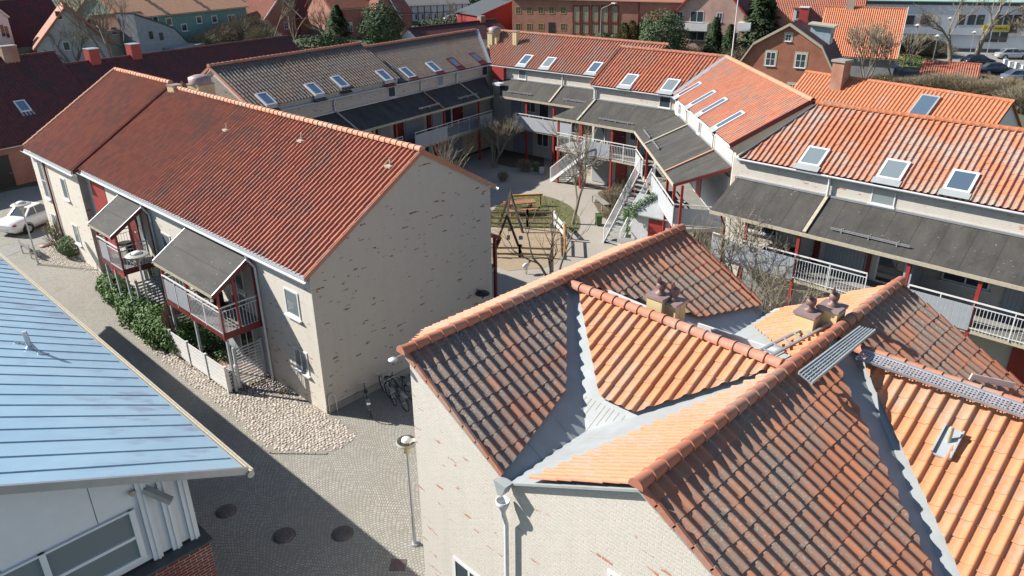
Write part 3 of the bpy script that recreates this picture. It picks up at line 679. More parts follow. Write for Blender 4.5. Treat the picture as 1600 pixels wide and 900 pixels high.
# courtyard-side canopy and red posts seen past the gable
T2 = lambda x, y, z: Vector((8.86+y, x, z))
canopy_local(LB, .9, 6.5, 0.0, 1.5, 4.55, 3.9, T2)
for y_ in (1.0, 3.4, 6.3):
    MB().beam((10.1, y_, 0), (10.1, y_, 3.95), .12, .12).beam((10.1, y_, 3.2), (10.5, y_, 3.75), .08, .08).build('post', M['darkred'], LB)
MB().box(8.86, 10.2, 1.0, 6.4, 2.3, 2.45).build('balcony_floor', M['concrete'], LB)
railing(LB, (10.2, 1.0, 2.45), (10.2, 6.4, 2.45), 1.0, 'bars')

# ================================================================ FOREGROUND HOUSES (world aligned)
K = .53; K3 = .545
FB = thing('apartment_house', 'pale slurried brick house with crossing weathered tile roofs in the foreground', 'apartment house', (7.7, 1, 0), 0)
FO = Vector((7.7, 1, 0))
def F(x, y, z=0.0): return Vector((x, y, z))-FO
z1 = lambda y: 8.6-K*(10.73-y); z1f = lambda y: 8.6-K*(y-10.73); z2n = lambda y: 8.6-K*(5.05-y); z2f = lambda y: 8.6-K*(y-5.05)
z3 = lambda x: 8.5-K3*(12.4-x); z3b = lambda x: 8.5-K3*(x-12.4); z4 = lambda x: 8.37-K*(14.27-x); z4b = lambda x: 8.37-K*(x-14.27)
e = .06
uvbox(MB().prism([F(7.7, .4, 0), F(7.7, 10.73, 0), F(7.7, 10.73, 8.6-e-.07), F(7.7, 7.89, z1(7.89)-e-.07), F(7.7, 5.05, 8.6-e-.07), F(7.7, .4, z2n(.4)-e-.07)], (2.0, 0, 0)).build('wall', M['slurry_light'], FB))
uvbox(MB().prism([F(7.7, 10.73, 0), F(9.72, 12.75, 0), F(9.72, 12.75, z1f(12.75)-e), F(7.7, 10.73, 8.6-e-.07)], (.12, -.12, 0)).build('wall', M['slurry_light'], FB))
uvbox(MB().box(9.72-7.7, 17.1-7.7, 11.0-1, 12.7-1, 0, 7.4).build('wall', M['slurry_light'], FB))
uvbox(MB().prism([F(17.1, 7.89, 0), F(17.1, 12.7, 0), F(17.1, 12.7, z1f(12.7)-e), F(17.1, 10.73, 8.6-e), F(17.1, 7.89, z1(7.89)-e)], (-.3, 0, 0)).prism([F(17.5, 0, 0), F(17.5, 7.89, 0), F(17.5, 7.89, z2f(7.89)-e), F(17.5, 5.05, 8.6-e), F(17.5, 0, z2n(0)-e)], (-.3, 0, 0)).build('wall', M['slurry'], FB))
# zinc underlay = the valley sheets that show between the tile fields
def slab(mb, pts, t=.05): mb.prism(pts, (0, 0, -t))
mb = MB()
slab(mb, [F(7.6, 10.73, 8.6-e), F(17.15, 10.73, 8.6-e), F(17.15, 7.85, z1(7.85)-e), F(7.6, 7.85, z1(7.85)-e)])
slab(mb, [F(7.6, 10.73, 8.6-e), F(17.15, 10.73, 8.6-e), F(17.15, 12.8, z1f(12.8)-e), F(9.7, 12.8, z1f(12.8)-e)])
slab(mb, [F(7.6, 5.05, 8.6-e), F(17.6, 5.05, 8.6-e), F(17.2, 7.93, z2f(7.93)-e), F(7.6, 7.93, z2f(7.93)-e)])
slab(mb, [F(7.6, 5.05, 8.6-e), F(17.6, 5.05, 8.6-e), F(17.6, .2, z2n(.2)-e), F(7.6, .2, z2n(.2)-e)])
slab(mb, [F(12.4, 5.2, 8.5-e), F(12.4, 10.6, 8.5-e), F(9.8, 10.6, z3(9.8)-e), F(9.8, 5.2, z3(9.8)-e)])
slab(mb, [F(12.4, 5.2, 8.5-e), F(12.4, 10.6, 8.5-e), F(15.0, 10.6, z3b(15.0)-e), F(15.0, 5.2, z3b(15.0)-e)])
slab(mb, [F(14.27, 4.9, 8.37-e), F(14.27, -4, 8.37-e), F(9.2, -4, z4(9.2)-e), F(9.2, 4.9, z4(9.2)-e)])
slab(mb, [F(14.27, 4.9, 8.37-e), F(14.27, -4, 8.37-e), F(18, -4, z4b(18)-e), F(18, 4.9, z4b(18)-e)])
mb.build('valley_sheeting', M['metal'], FB)
uvbox(MB().box(1.8, 9.8, -5, 3.5, 0, 5.5).build('wall', M['slurry'], FB))
def ft(name, mat, zf_, pts, U, W, **kw):
    P3 = [F(x, y, zf_(x, y)) for x, y in pts]; return tiles3(name, M[mat], FB, P3[0], U, W, P3, **kw)
def onp(pl, *uvs):
    p_, n_p = {'1': ((7.6, 10.73, 8.69), (0, -K, 1)), '2f': ((7.6, 5.05, 8.69), (0, K, 1)), '3': ((12.4, 8, 8.59), (-K3, 0, 1)), '2n': ((7.6, 5.05, 8.69), (0, -K, 1)), '4': ((14.27, 4, 8.46), (-K, 0, 1))}[pl]
    return [tuple(PL(u, v, p_, n_p).xy) for u, v in uvs]
dY = Vector((0, 1, K)).normalized(); dYd = Vector((0, -1, K)).normalized(); dX = Vector((1, 0, K3)).normalized(); dX4 = Vector((1, 0, K)).normalized()
ft('roof_tiles', 'tile_umber', lambda x, y: z1(y), [(7.58, onp('1', (795, 725))[0][1])]+onp('1', (797, 722), (883, 606), (884, 455))+[(12.3, 10.73), (7.58, 10.73)], (1, 0, 0), dY, label='weathered tile field coloured darker for shade behind the gable tip')
ft('roof_tiles', 'tile_dark', lambda x, y: z1(y), [(12.55, 10.6)]+onp('1', (1096, 492), (1188, 474))+[(17.2, 10.73), (12.55, 10.73)], (1, 0, 0), dY, label='weathered tile field with shade in its colour right of the cross ridge')
ft('roof_tiles', 'tile_salmon', lambda x, y: z1f(y), [(17.2, 10.73), (7.58, 10.73), (9.66, 12.81), (17.2, 12.81)], (-1, 0, 0), dYd)
ft('roof_tiles', 'tile_orange', lambda x, y: z3(x), onp('3', (991, 640), (922, 608), (907, 464))+[(12.42, 10.38)]+[(12.42, onp('3', (1222, 566))[0][1])], (0, -1, 0), dX, label='kite-shaped orange tile field between the zinc valleys')
ft('roof_tiles', 'tile_orange', lambda x, y: z3b(x), [(12.4, 5.4), (12.4, 10.5), (14.6, 8.3), (14.6, 7.5)], (0, 1, 0), Vector((-1, 0, K3)).normalized())
ft('roof_tiles', 'tile_salmon', lambda x, y: z2f(y), [(7.6, 7.30), (7.6, 5.05), (12.5, 5.05), (12.3, 5.27)], (-1, 0, 0), dYd, label='pale orange tile field facing the sun')
ft('roof_tiles', 'tile_orange', lambda x, y: z2f(y), [(12.62, 5.05), (17.7, 5.05), (16.95, 7.42), (15.6, 7.42)], (-1, 0, 0), dYd, label='orange tile field around the two right chimneys')
ft('roof_tiles', 'tile_dark', lambda x, y: z2n(y), [(7.6, .3), (9.75, .3)]+onp('2n', (1462, 900), (1322, 578))+[(13.9, 5.05), (7.6, 5.05)], (1, 0, 0), dY, label='rusty brown tile field in the near foreground')
ft('roof_tiles', 'tile_dark', lambda x, y: z2n(y), [(14.45, 4.45), (17.6, 1.4), (17.6, 5.05), (14.1, 5.05)], (1, 0, 0), dY, label='rust brown tile field ending at the far gable')
ft('roof_tiles', 'tile_orange', lambda x, y: z4(x), [(10.2, -3), (10.2, .45)]+onp('4', (1482, 897), (1362, 590))+[(14.27, 4.56), (14.27, -3)], (0, -1, 0), dX4, label='bright orange tile field at the lower right')
ft('roof_tiles', 'tile_orange', lambda x, y: z4b(x), [(14.27, -3), (14.27, 4.5), (17.4, 1.3), (17.4, -3)], (0, 1, 0), Vector((-1, 0, K)).normalized(), simple=True)
rz_ = .05
ridge_obj('ridge_tiles', M['ridge'], FB, [(F(7.5, 10.73, 8.6+rz_), F(17.25, 10.73, 8.6+rz_))], r=.118)
ridge_obj('ridge_tiles', M['ridge'], FB, [(F(7.5, 5.05, 8.6+rz_), F(17.75, 5.05, 8.6+rz_))], r=.118)
ridge_obj('ridge_tiles', M['ridge'], FB, [(F(12.4, 5.25, 8.5+rz_), F(12.4, 10.6, 8.5+rz_))], r=.118)
ridge_obj('ridge_tiles', M['ridge'], FB, [(F(14.27, -3, 8.37+rz_), F(14.27, 4.65, 8.37+rz_))], r=.118)
# verge tiles on the gables
for a, b in [((7.6, 10.73, 8.6), (7.6, 8.0, z1(8.0))), ((7.6, 5.05, 8.6), (7.6, .4, z2n(.4))), ((17.22, 10.73, 8.6), (17.22, 8.1, z1(8.1))), ((17.66, 5.05, 8.6), (17.66, 1.2, z2n(1.2))), ((7.6, 10.75, 8.6), (9.66, 12.81, z1f(12.81)))]:
    mb = MB(); a, b = F(*a), F(*b); n = max(1, round((b-a).length/.375))
    for i in range(n): mb.beam(a+(b-a)*(i/n)+Vector((0, 0, .045)), a+(b-a)*((i+1)/n)+Vector((0, 0, .0)), .05, .12)
    mb.build('verge_tiles', M['ridge'], FB)
# hopper and downpipe between the two gables
hp = MB().lathe(F(7.5, 7.89, 6.62), [(.045, -.30), (.05, -.18), (.12, -.02), (.135, .08), (.12, .08), (.04, -.1)], 14).build('rain_hopper', M['whitemetal'], FB)
downpipe(FB, [F(7.5, 7.89, 6.4), F(7.58, 7.89, 6.1), F(7.58, 7.89, 0)], .046)
MB().prism([F(7.42, 8.05, 7.12), F(7.42, 7.73, 7.12), F(7.42, 7.85, 6.85), F(7.42, 7.95, 6.85)], (.2, 0, 0)).build('valley_outlet', M['metal'], FB)
for (u, v, ww, hh) in [(709, 868, 1.0, 1.2), (951, 888, 1.0, 1.2)]:
    q = V(u, v, (7.7, 0), (0, 1)); o_ = wall_window(FB, q-FO+Vector((-.001, 0, -hh)), (0, -1, 0), ww, hh, nx=2)
for x in (8.55, 9.45): MB().beam(F(x, 8.35, z1(8.35)-e+.004), F(x, 7.89, z1(7.89)-e+.004), .014, .010).beam(F(x, 7.89, z2f(7.89)-e+.004), F(x, 6.9, z2f(6.9)-e+.004), .014, .010).build('sheet_joint', M['metal'], FB)
rs = random.Random(8)
for i in range(9):
    y_ = 7.40+i*.125+rs.uniform(-.02, .02); l_ = rs.uniform(.15, .75); w_ = rs.uniform(.008, .02); x_ = 10.42
    MB().prism([F(x_, y_-w_, z3(x_)-e+.003), F(x_, y_+w_, z3(x_)-e+.003), F(x_-l_, y_+w_*.4, z3(x_-l_)-e+.003), F(x_-l_, y_-w_*.4, z3(x_-l_)-e+.003)], (0, 0, .002)).build('rust_run', M['ruststain'], FB)
# chimneys with rotating cowls
def chimney(parent, c, w_, d_, zb_, zt, cowl=True, name='chimney', mat='yellow', cap='capmetal'):
    o = MB().box(c[0]-w_/2, c[0]+w_/2, c[1]-d_/2, c[1]+d_/2, zb_, zt).box(c[0]-.012, c[0]+.012, c[1]-d_/2-.006, c[1]-d_/2, zb_, zt).build(name, M[mat], parent)
    MB().box(c[0]-w_/2-.03, c[0]+w_/2+.03, c[1]-d_/2-.03, c[1]+d_/2+.03, zt, zt+.06).build('chimney_cap', M[cap], o)
    if cowl:
        mb = MB().lathe((c[0], c[1], zt+.06), [(.12, 0), (.12, .05), (.055, .07), (.055, .15)], 12)
        mb.lathe((c[0]+.03, c[1], zt+.25), [(.02, -.09), (.09, -.08), (.11, 0), (.09, .08), (.02, .09)], 12, 'y')
        mb.prism([(c[0]-.02, c[1]-.008, zt+.30), (c[0]-.13, c[1]-.008, zt+.36), (c[0]-.15, c[1]-.008, zt+.47), (c[0]-.04, c[1]-.008, zt+.50), (c[0]+.04, c[1]-.008, zt+.36)], (0, .016, 0))
        mb.build('cowl', M['rust'], o)
    return o
for (u, v, zt) in [(1031, 463, 8.82), (1052, 472, 8.72)]: q = P(u, v, zt); chimney(FB, F(q.x, q.y), .40, .40, 7.6, zt)
for (u, v, zt) in [(1264, 489, 8.80), (1300, 481, 8.90)]: q = P(u, v, zt); chimney(FB, F(q.x, q.y), .43, .43, 8.0, zt)
# box gutter edge boards and roof ladder behind the cross ridge
MB().beam(F(13.1, 10.0, 8.3), F(13.1, 8.8, 8.25), .05, .14).beam(F(13.75, 7.9, 7.95), F(13.9, 5.6, 7.95), .05, .12).build('flashing_board', M['whitemetal'], FB)
mb = MB()
a0, a1 = F(13.0, 6.05, 8.3), F(15.05, 5.55, 8.55); b0, b1 = F(12.85, 5.7, 8.4), F(14.6, 5.28, 8.65)
mb.beam(a0, a1, .05, .05).beam(b0, b1, .05, .05)
for i in range(7): t = (i+.5)/7; mb.beam(a0+(a1-a0)*t, b0+(b1-b0)*t, .035, .035)
mb.build('roof_ladder', M['galv'], FB)
# walkway grating over the ridge and the long perforated one along the cross roof
def grate(name, a, b, wv, parent=FB, ribs=5):
    """perforated step: rectangle a..b, width vector wv"""
    a, b, wv = Vector(a), Vector(b), Vector(wv); L = (b-a).length; W_ = wv.length; d = (b-a).normalized(); s = wv.normalized()
    me = bpy.data.meshes.new(name); me.from_pydata([a, b, b+wv, a+wv], [], [(0, 1, 2, 3)]); u = me.uv_layers.new(name='UVMap')
    for i, q in enumerate([(0, 0), (L, 0), (L, W_), (0, W_)]): u.data[i].uv = q
    me.materials.append(M['perf']); o = bpy.data.objects.new(name, me); col.objects.link(o); o.parent = parent
    Z = d.cross(s).normalized()
    mb = MB().beam(a, b, .03, .05, Z).beam(a+wv, b+wv, .03, .05, Z)
    for i in range(ribs+1): mb.beam(a+(b-a)*(i/ribs)-Z*.01, a+wv+(b-a)*(i/ribs)-Z*.01, .025, .03, Z)
    mb.build('frame', M['galv'], o)
    return o
# first one: lies just below ridge 2 on the near slope, stood off the tiles
g1 = [PL(u, v, (7.6, 5.05, 8.83), (0, -.2, 1)) for u, v in ((1248, 583), (1344, 511), (1367, 516), (1268, 599))]
mb = MB(); qa, qb, qc, qd = [q-FO for q in g1]
o_ = MB().prism([qa, qb, qc, qd], (0, 0, -.025)).build('ridge_walkway', M['galv'], FB)
mr = MB()
for i in range(1, 5):
    t = i/5; mr.beam(qa+(qd-qa)*t+Vector((0, 0, .012)), qb+(qc-qb)*t+Vector((0, 0, .012)), .02, .02)
for i in range(14):
    t = (i+.5)/14; mr.beam(qa+(qb-qa)*t+Vector((0, 0, .008)), qd+(qc-qd)*t+Vector((0, 0, .008)), .02, .014)
mr.beam(qa, qb, .03, .06).beam(qd, qc, .03, .06); mr.build('tread_bars', M['metal'], o_)
for t in (.15, .85): MB().beam(qa+(qb-qa)*t, qa+(qb-qa)*t+Vector((0, 0, -.22)), .04, .04).build('bracket', M['galv'], o_)
a_ = F(13.86, 4.42, 8.46); grate('cross_walkway', a_, F(13.86, -2.5, 8.46), (.30, 0, .06), ribs=16)
# snow guard, vents
MB().beam(F(16.3, 2.9, z2n(2.9)+.16), F(17.2, 2.25, z2n(2.25)+.16), .03, .14).build('snow_guard', M['white'], FB)
q = PL(1478, 700, (14.27, 0, 8.37), (-K, 0, 1))-FO
vf = MB().prism([q+dX4*-.28+Vector((0, .14, .06)), q+dX4*-.28+Vector((0, -.14, .06)), q+dX4*.30+Vector((0, -.14, .10)), q+dX4*.30+Vector((0, .14, .10))], (0, 0, .03)).build('vent_flashing', M['metal'], FB)
MB().beam(q+dX4*-.28+Vector((0, .15, .11)), q+dX4*.3+Vector((0, .15, .14)), .03, .08).beam(q+dX4*-.28+Vector((0, -.15, .11)), q+dX4*.3+Vector((0, -.15, .14)), .03, .08).build('upstand', M['metal'], vf)
MB().tube(q+Vector((.03, .0, .0)), q+Vector((.05, 0, .42)), .042, .038, 10).build('vent_pipe', M['cream'], vf)
# small enamelled lamp on the chamfered wall
q = F(7.62, 10.95, 8.38)
wl = MB().lathe(q+Vector((-.12, .06, 0)), [(.01, .04), (.06, .03), (.10, 0), (.095, -.01), (.01, .02)], 16).build('wall_lamp', M['whitemetal'], FB)
MB().tube(q+Vector((-.12, .06, .03)), q+Vector((0.25, 0.1, .0)), .012).build('lamp_arm', M['galv'], wl)

# ================================================================ BLUE SHEET-METAL ROOFED BUILDING (bottom left)
BB = thing('community_hall', 'low hall with pale blue standing seam roof at the bottom left', 'hall', (5.45, 14.29, 0), R(1.6))
kb = .485
E0 = (0, 0, 5.0)
zr = lambda x: 5.0-kb*x     # x negative goes up the slope
LEN = 26.5; WID = 12
bl = MB().prism([(0, 0, 5.0), (-WID, 0, zr(-WID)), (-WID, 0, zr(-WID)-.06), (0, 0, 4.94)], (0, LEN, 0)).build('sheet_roof', M['blueroof'], BB)
for v_ in bl.data.vertices: pass
mb = MB(); y = .58
while y < LEN:
    n = 8
    for i in range(n):
        xa, xb = -.05-(WID-.1)*i/n, -.05-(WID-.1)*(i+1)/n
        ja, jb = math.sin(y*3.1+i)*.012, math.sin(y*3.1+i+1)*.012
        mb.beam((xa, y+ja, zr(xa)+.010), (xb, y+jb, zr(xb)+.010), .012, .022)
    y += .655
mb.build('standing_seams', M['blueseam'], BB)
MB().beam((.02, -.04, 4.97), (-WID, -.04, zr(-WID)-.03), .07, .17).build('verge_flashing', M['galv'], BB)
gutter(BB, (.06, -.12, 4.93), (.06, LEN, 4.93), .09, 'cream')
MB().beam((.13, -.1, 4.96), (.13, LEN, 4.96), .035, .05).beam((.0, -.05, 4.97), (.0, LEN, 4.97), .04, .04).build('gutter_lip', M['cream'], BB)
MB().tube((.06, -.13, 4.88), (.06, -.10, 4.88), .085, n=12).build('gutter_end', M['galv'], BB)
GY = .62      # gable wall plane
MB().prism([(-1.15, GY, 3.45), (-WID, GY, 3.45), (-WID, GY, zr(-WID)-.1), (-1.15, GY, zr(-1.15)-.1)], (0, LEN-1.2, 0)).build('white_wall', M['coolwhite'], BB)
uvbox(MB().box(-WID, -1.0, GY-.28, LEN-.6, 0, 3.33).build('brick_base', M['brick_base'], BB))
MB().box(-WID, -.94, GY-.36, LEN-.55, 3.335, 3.40).build('slate_ledge', M['slate'], BB)
bb_ = MB()
for i, x in enumerate((-2.05, -1.62, -1.2)):
    bb_.prism([(x-.12, GY-.07, 3.41), (x+.09, GY-.07, 3.41), (x+.09, GY-.07, zr(x)-.12), (x-.12, GY-.07, zr(x)-.12)], (0, .065, 0))
for i, x in enumerate((-2.05, -1.62, -1.2)): bb_.prism([(x-.02, GY-.10, 3.41), (x+.03, GY-.10, 3.41), (x+.03, GY-.10, zr(x)-.12), (x-.02, GY-.10, zr(x)-.12)], (0, .03, 0))
bb_.build('cladding_boards', M['coolwhite'], BB)
Wd = MB()
for (x0_, x1_, z0_, z1_) in []: pass
def blue_window():
    sl = 0.42; xs = (-2.35, -4.1, -6.2, -8.3); f = MB(); g = MB(); g2 = MB()
    zt = lambda x: 4.92; zl = 3.46
    top = zr(-2.35)-.78
    T_ = lambda x: 4.92
    f.box(xs[-1], xs[0], GY-.075, GY-.005, 3.62, 3.70); f.box(xs[-1], xs[0], GY-.075, GY-.005, 4.22, 4.29); f.box(xs[-1], xs[0], GY-.07, GY-.005, T_(0), T_(0)+.05)
    for x in xs: f.box(x-.06, x+.06, GY-.08, GY-.005, 3.62, T_(0)+.05)
    fo = f.build('window_band', M['coolwhite'], BB)
    for a, b in zip(xs[:-1], xs[1:]):
        g.box(b+.06, a-.06, GY-.03, GY-.006, 3.70, 4.22); g2.box(b+.06, a-.06, GY-.03, GY-.006, 4.29, T_(0))
    g.build('pane', M['paleglass'], fo); g2.build('pane', M['paleglass'], fo)
blue_window()
ln = MB()
for x in (-3.0, -4.8): ln.box(x-.006, x+.006, GY-.006, GY, 4.98, zr(x)-.14)
ln.build('panel_joints', M['slate'], BB)
fl_ = MB().beam((-2.0, GY-.06, 5.32), (-1.62, GY-.38, 4.95), .16, .12).build('floodlight', M['galv'], BB)
MB().tube((-2.25, GY-.07, 5.38), (-2.25, GY-.12, 5.38), .065, n=12).build('round_vent', M['cream'], BB)
q = PL(48, 545, (5.45, 14.29, 5.0), Matrix.Rotation(R(1.6), 3, 'Z') @ Vector((kb, 0, 1))); q = (Matrix.Translation((5.45, 14.29, 0)) @ Matrix.Rotation(R(1.6), 4, 'Z')).inverted() @ q
vp = MB().tube(q, q+Vector((-.03, 0, .55)), .07, .065, 12).build('vent_pipe', M['galv'], BB)
MB().tube(q+Vector((0, 0, .02)), q+Vector((0, 0, .10)), .13, .09, 12).build('pipe_collar', M['galv'], vp)
mb = MB()
for dx, dy in ((0.15, -.42), (-.15, .42)): mb.beam(q+Vector((0, 0, .28)), q+Vector((dx, dy, -kb*dx)), .02, .02).beam(q+Vector((dx-.1, dy, -kb*(dx-.1)+.03)), q+Vector((dx+.15, dy, -kb*(dx+.15)+.03)), .03, .03)
mb.build('stay', M['galv'], vp)
# ================================================================ COURTYARD TERRACES (local frame: x along the courtyard front, y away from it)
KW = .583; RY = 3.6; EZ = 6.8; RZW = EZ+KW*RY
class Wing:
    def __init__(s, name, label, A, B, cat='terraced house'):
        s.A = Vector((A[0], A[1], 0)); d = Vector((B[0]-A[0], B[1]-A[1], 0)); s.L = d.length; s.ang = math.atan2(d.y, d.x)
        s.o = thing(name, label, cat, (A[0], A[1], 0), s.ang, group=None)
        s.Mt = Matrix.Translation(s.A) @ Matrix.Rotation(s.ang, 4, 'Z'); s.inv = s.Mt.inverted()
    def shell(s, x0, x1, mat='slurry_light', xb0=None, xb1=None, back=8.7):
        xb0 = x0 if xb0 is None else xb0; xb1 = x1 if xb1 is None else xb1
        zb_ = RZW-KW*(back-RY)
        for (X0, X1, pts) in [(x0, x1, 0)]:
            uvbox(MB().prism([(x0, .15, 0), (x0, back-.2, 0), (x0, back-.2, zb_-.1), (x0, RY, RZW-.1), (x0, .15, EZ-.02)], (x1-x0, 0, 0)).build('wall', M[mat], s.o))
        gutter(s.o, (x0-.05, -.08, EZ-.02), (x1+.05, -.08, EZ-.02), .08, 'galv' if False else 'whitemetal')
        MB().box(x0, x1, .05, .14, EZ-.16, EZ-.03).build('fascia', M['palegrey'], s.o)
    def tiles(s, pts, mat, back=None, tw=.25, tl=.36, **kw):
        P3 = [Vector((x, y, EZ+KW*y)) for x, y in pts]
        o = tiles3('roof_tiles', M[mat], s.o, P3[0], (1, 0, 0), (0, 1, KW), P3, tw=tw, tl=tl, **kw)
        MB().prism([p-Vector((0, 0, .03)) for p in P3], (0, 0, -.05)).build('roof_underlay', M['darkred'], s.o)
        return o
    def backroof(s, x0, x1, mat, back=8.7):
        z = lambda y: RZW-KW*(y-RY)
        tiles3('roof_tiles', M[mat], s.o, (x1, back, z(back)), (-1, 0, 0), (0, -1, KW), [(x1, back, z(back)), (x0, back, z(back)), (x0, RY, RZW), (x1, RY, RZW)], simple=True)
    def ridge(s, x0, x1, mat='ridge', r=.13):
        ridge_obj('ridge_tiles', M[mat], s.o, [((x0, RY, RZW+.05), (x1, RY, RZW+.05))], r=r)
    def onroof(s, u, v):
        n = s.Mt.to_3x3() @ Vector((0, -KW, 1)); return s.inv @ PL(u, v, s.Mt @ Vector((0, 0, EZ)), n)
    def sky(s, u, v, w_=.8, h_=1.25, **kw):
        q = s.onroof(u, v); return roof_window(s.o, q, (1, 0, 0), (0, 1, KW), w_, h_, **kw)
    def onwall(s, u, v, y=.15):
        return s.inv @ V(u, v, s.Mt @ Vector((0, y, 0)), (math.cos(s.ang), math.sin(s.ang)))
    def band_window(s, x, w_=.75, h_=.72, z=5.95, pale=False):
        wall_window(s.o, (x, .14, z), (1, 0, 0), w_, h_, mats=('white', 'paleglass' if pale else 'glass'), fr=.05, name='window')
    def canopy(s, x0, x1, w_=1.9, zf_=4.75, divs=(), guards=(), xf0=None, xf1=None):
        xf0 = x0 if xf0 is None else xf0; xf1 = x1 if xf1 is None else xf1; zb_ = 5.85
        fe = MB().prism([(x0, .14, zb_), (x1, .14, zb_), (xf1, -w_, zf_), (xf0, -w_, zf_)], (0, 0, -.07)).build('canopy_roof', M['felt'], s.o)
        MB().beam((xf0, -w_-.02, zf_-.08), (xf1, -w_-.02, zf_-.08), .05, .15).build('fascia', M['cream'], fe)
        MB().beam((x0, .10, zb_+.03), (x1, .10, zb_+.03), .10, .09).build('wall_flashing', M['galv'], fe)
        sl = (zb_-zf_)/(w_+.14)
        MB().beam((x0, .12, zb_-.10), (xf0, -w_, zf_-.10), .05, .14).build('verge_board', M['darkred'], fe); MB().beam((x1, .12, zb_-.10), (xf1, -w_, zf_-.10), .05, .14).build('verge_board', M['darkred'], fe)
        for i, x in enumerate(divs):
            dv = MB().beam((x, .10, zb_+.05), (x, -w_-.02, zf_+.05), .14, .06).build('firebreak_strip', M['tile_salmon' if i % 2 else 'cream'], fe)
        for (ga, gb_) in guards:
            q = MB(); y = -w_+.38; z = zf_+sl*.38
            q.beam((ga, y, z+.16), (gb_, y, z+.16), .03, .03).beam((ga, y, z+.10), (gb_, y, z+.10), .03, .03)
            for i in range(3):
                x = ga+(gb_-ga)*(.15+.35*i); q.beam((x, y, z-.01), (x, y, z+.2), .04, .05).beam((x, y+.3, z+.15), (x, y, z+.12), .03, .03)
            q.build('snow_guard', M['galv'], fe)
        return fe
    def balcony(s, x0, x1, w_=1.9, posts=(), rail=(), z=2.62, zf_=4.75, ground=True):
        """rail: list of (xa, xb, kind)"""
        fl = MB().box(x0, x1, -w_+.12, .1, z-.2, z).build('balcony_floor', M['concrete'], s.o)
        MB().box(x0, x1, -w_+.08, -w_+.12, z-.24, z+.02).build('edge_beam', M['cream'], fl)
        for x in posts:
            MB().beam((x, -w_+.14, z-.25), (x, -w_+.14, zf_-.1), .13, .13).build('post', M['redpaint'], s.o)
            MB().beam((x, -w_+.14, 0), (x, -w_+.14, z-.26), .13, .13).build('lower_post', M['redpaint'], s.o)
        for (a, b, kd) in rail: railing(s.o, (a, -w_+.05, z), (b, -w_+.05, z), 1.05, kd)
    def front(s, spec, y=.12, z=2.62, h=2.6):
        """wall finish behind the balcony: list of (x, width, kind)"""
        for x, w_, kd in spec:
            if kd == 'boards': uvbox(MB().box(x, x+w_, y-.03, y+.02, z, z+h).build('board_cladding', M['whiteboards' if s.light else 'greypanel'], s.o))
            elif kd == 'door': door(s.o, (x, y, z), (1, 0, 0), w_, 2.1, 'redpaint')
            elif kd == 'ddoor': door(s.o, (x, y, z), (1, 0, 0), w_, 2.1, 'darkred', ring=True)
            elif kd == 'win': wall_window(s.o, (x, y, z+.85), (1, 0, 0), w_, 1.2, nx=2, sill=True)
            elif kd == 'glass': wall_window(s.o, (x, y, z+.03), (1, 0, 0), w_, 2.1, nx=1, sill=False)
            elif kd == 'screen': uvbox(MB().box(x, x+w_, -1.5, y, z, z+2.0).build('partition_screen', M['greypanel'], s.o))
            elif kd == 'redpost': MB().box(x, x+w_, y-.1, y, z, z+h).build('red_pilaster', M['darkred'], s.o)
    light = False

# ---- west wing (dark brown roof, in shade towards the court)
Wg = Wing('terraced_house', 'courtyard terrace with long weathered brown tile roof and a row of blue roof windows', (22.0, 42.22), (42.71, 46.01))
Lw = Wg.L
q = Wg.inv @ P(312, 104, RZW+.30); XW = q.x+.2
Wg.shell(XW, Lw+3.0, 'slurry')
c1 = Wg.onroof(565, 78).x
HS = .30
P3h = [Vector((x, y, EZ+KW*y+HS)) for x, y in [(XW-.1, 0), (c1, 0), (c1, RY), (XW-.1, RY)]]
tiles3('roof_tiles', M['tile_brown'], Wg.o, P3h[0], (1, 0, 0), (0, 1, KW), P3h, tw=.25, tl=.36, amp=.075, label='slightly higher left part of the long brown roof')
uvbox(MB().prism([(XW, .2, 6.0), (XW, 8.4, 5.7), (XW, RY, RZW+HS-.05), (XW, .2, EZ+HS-.02)], (c1-XW, 0, 0)).build('wall', M['slurry'], Wg.o))
P3o = EZ-.12
o_ = Wg.tiles([(c1, 0), (Lw+.25, 0), (Lw+3.4, RY), (c1, RY)], 'tile_brown', amp=.075)
Wg.ridge(c1, Lw+3.4)
ridge_obj('ridge_tiles', M['ridge'], Wg.o, [((XW-.15, RY, RZW+HS+.05), (c1, RY, RZW+HS+.05))], r=.13)
MB().beam((XW-.1, 0, EZ+HS), (XW-.1, RY, RZW+HS), .06, .16).build('verge', M['ridge'], Wg.o)
MB().beam((XW-.1, RY, RZW+HS), (XW-.1, 8.6, RZW+HS-KW*5), .06, .16).build('verge', M['ridge'], Wg.o)
Wg.backroof(XW, Lw+2, 'tile_maroon')
MB().beam((Lw+.35, -.02, EZ+.10), (Lw+3.5, RY, RZW+.10), .34, .03).build('valley_flashing', M['galv'], Wg.o)
for i, (u, v) in enumerate([(414, 163), (489, 147), (529, 135), (598, 125), (636, 115), (677, 106), (709, 99), (743, 91)]):
    Wg.sky(u, v, .8, 1.15, frame='darkred' if i in (6, 7) else 'whitemetal', apron='darkred' if i > 2 else 'slate', lift=.09+(HS if i < 4 and Wg.onroof(u, v).x < c1 else 0))
for (u, v) in [(612, 147), (688, 128), (757, 112)]:
    q = Wg.onwall(u, v); Wg.band_window(q.x-.38, pale=(u == 688))
for u, v in [(521, 165), (656, 133), (712, 120)]:
    q = Wg.onwall(u, v); downpipe(Wg.o, [(q.x, -.06, EZ-.05), (q.x, .05, EZ-.3), (q.x, .05, 5.9)])
dv = [Wg.onwall(u, v).x for u, v in [(524, 178), (659, 146), (716, 133)]]
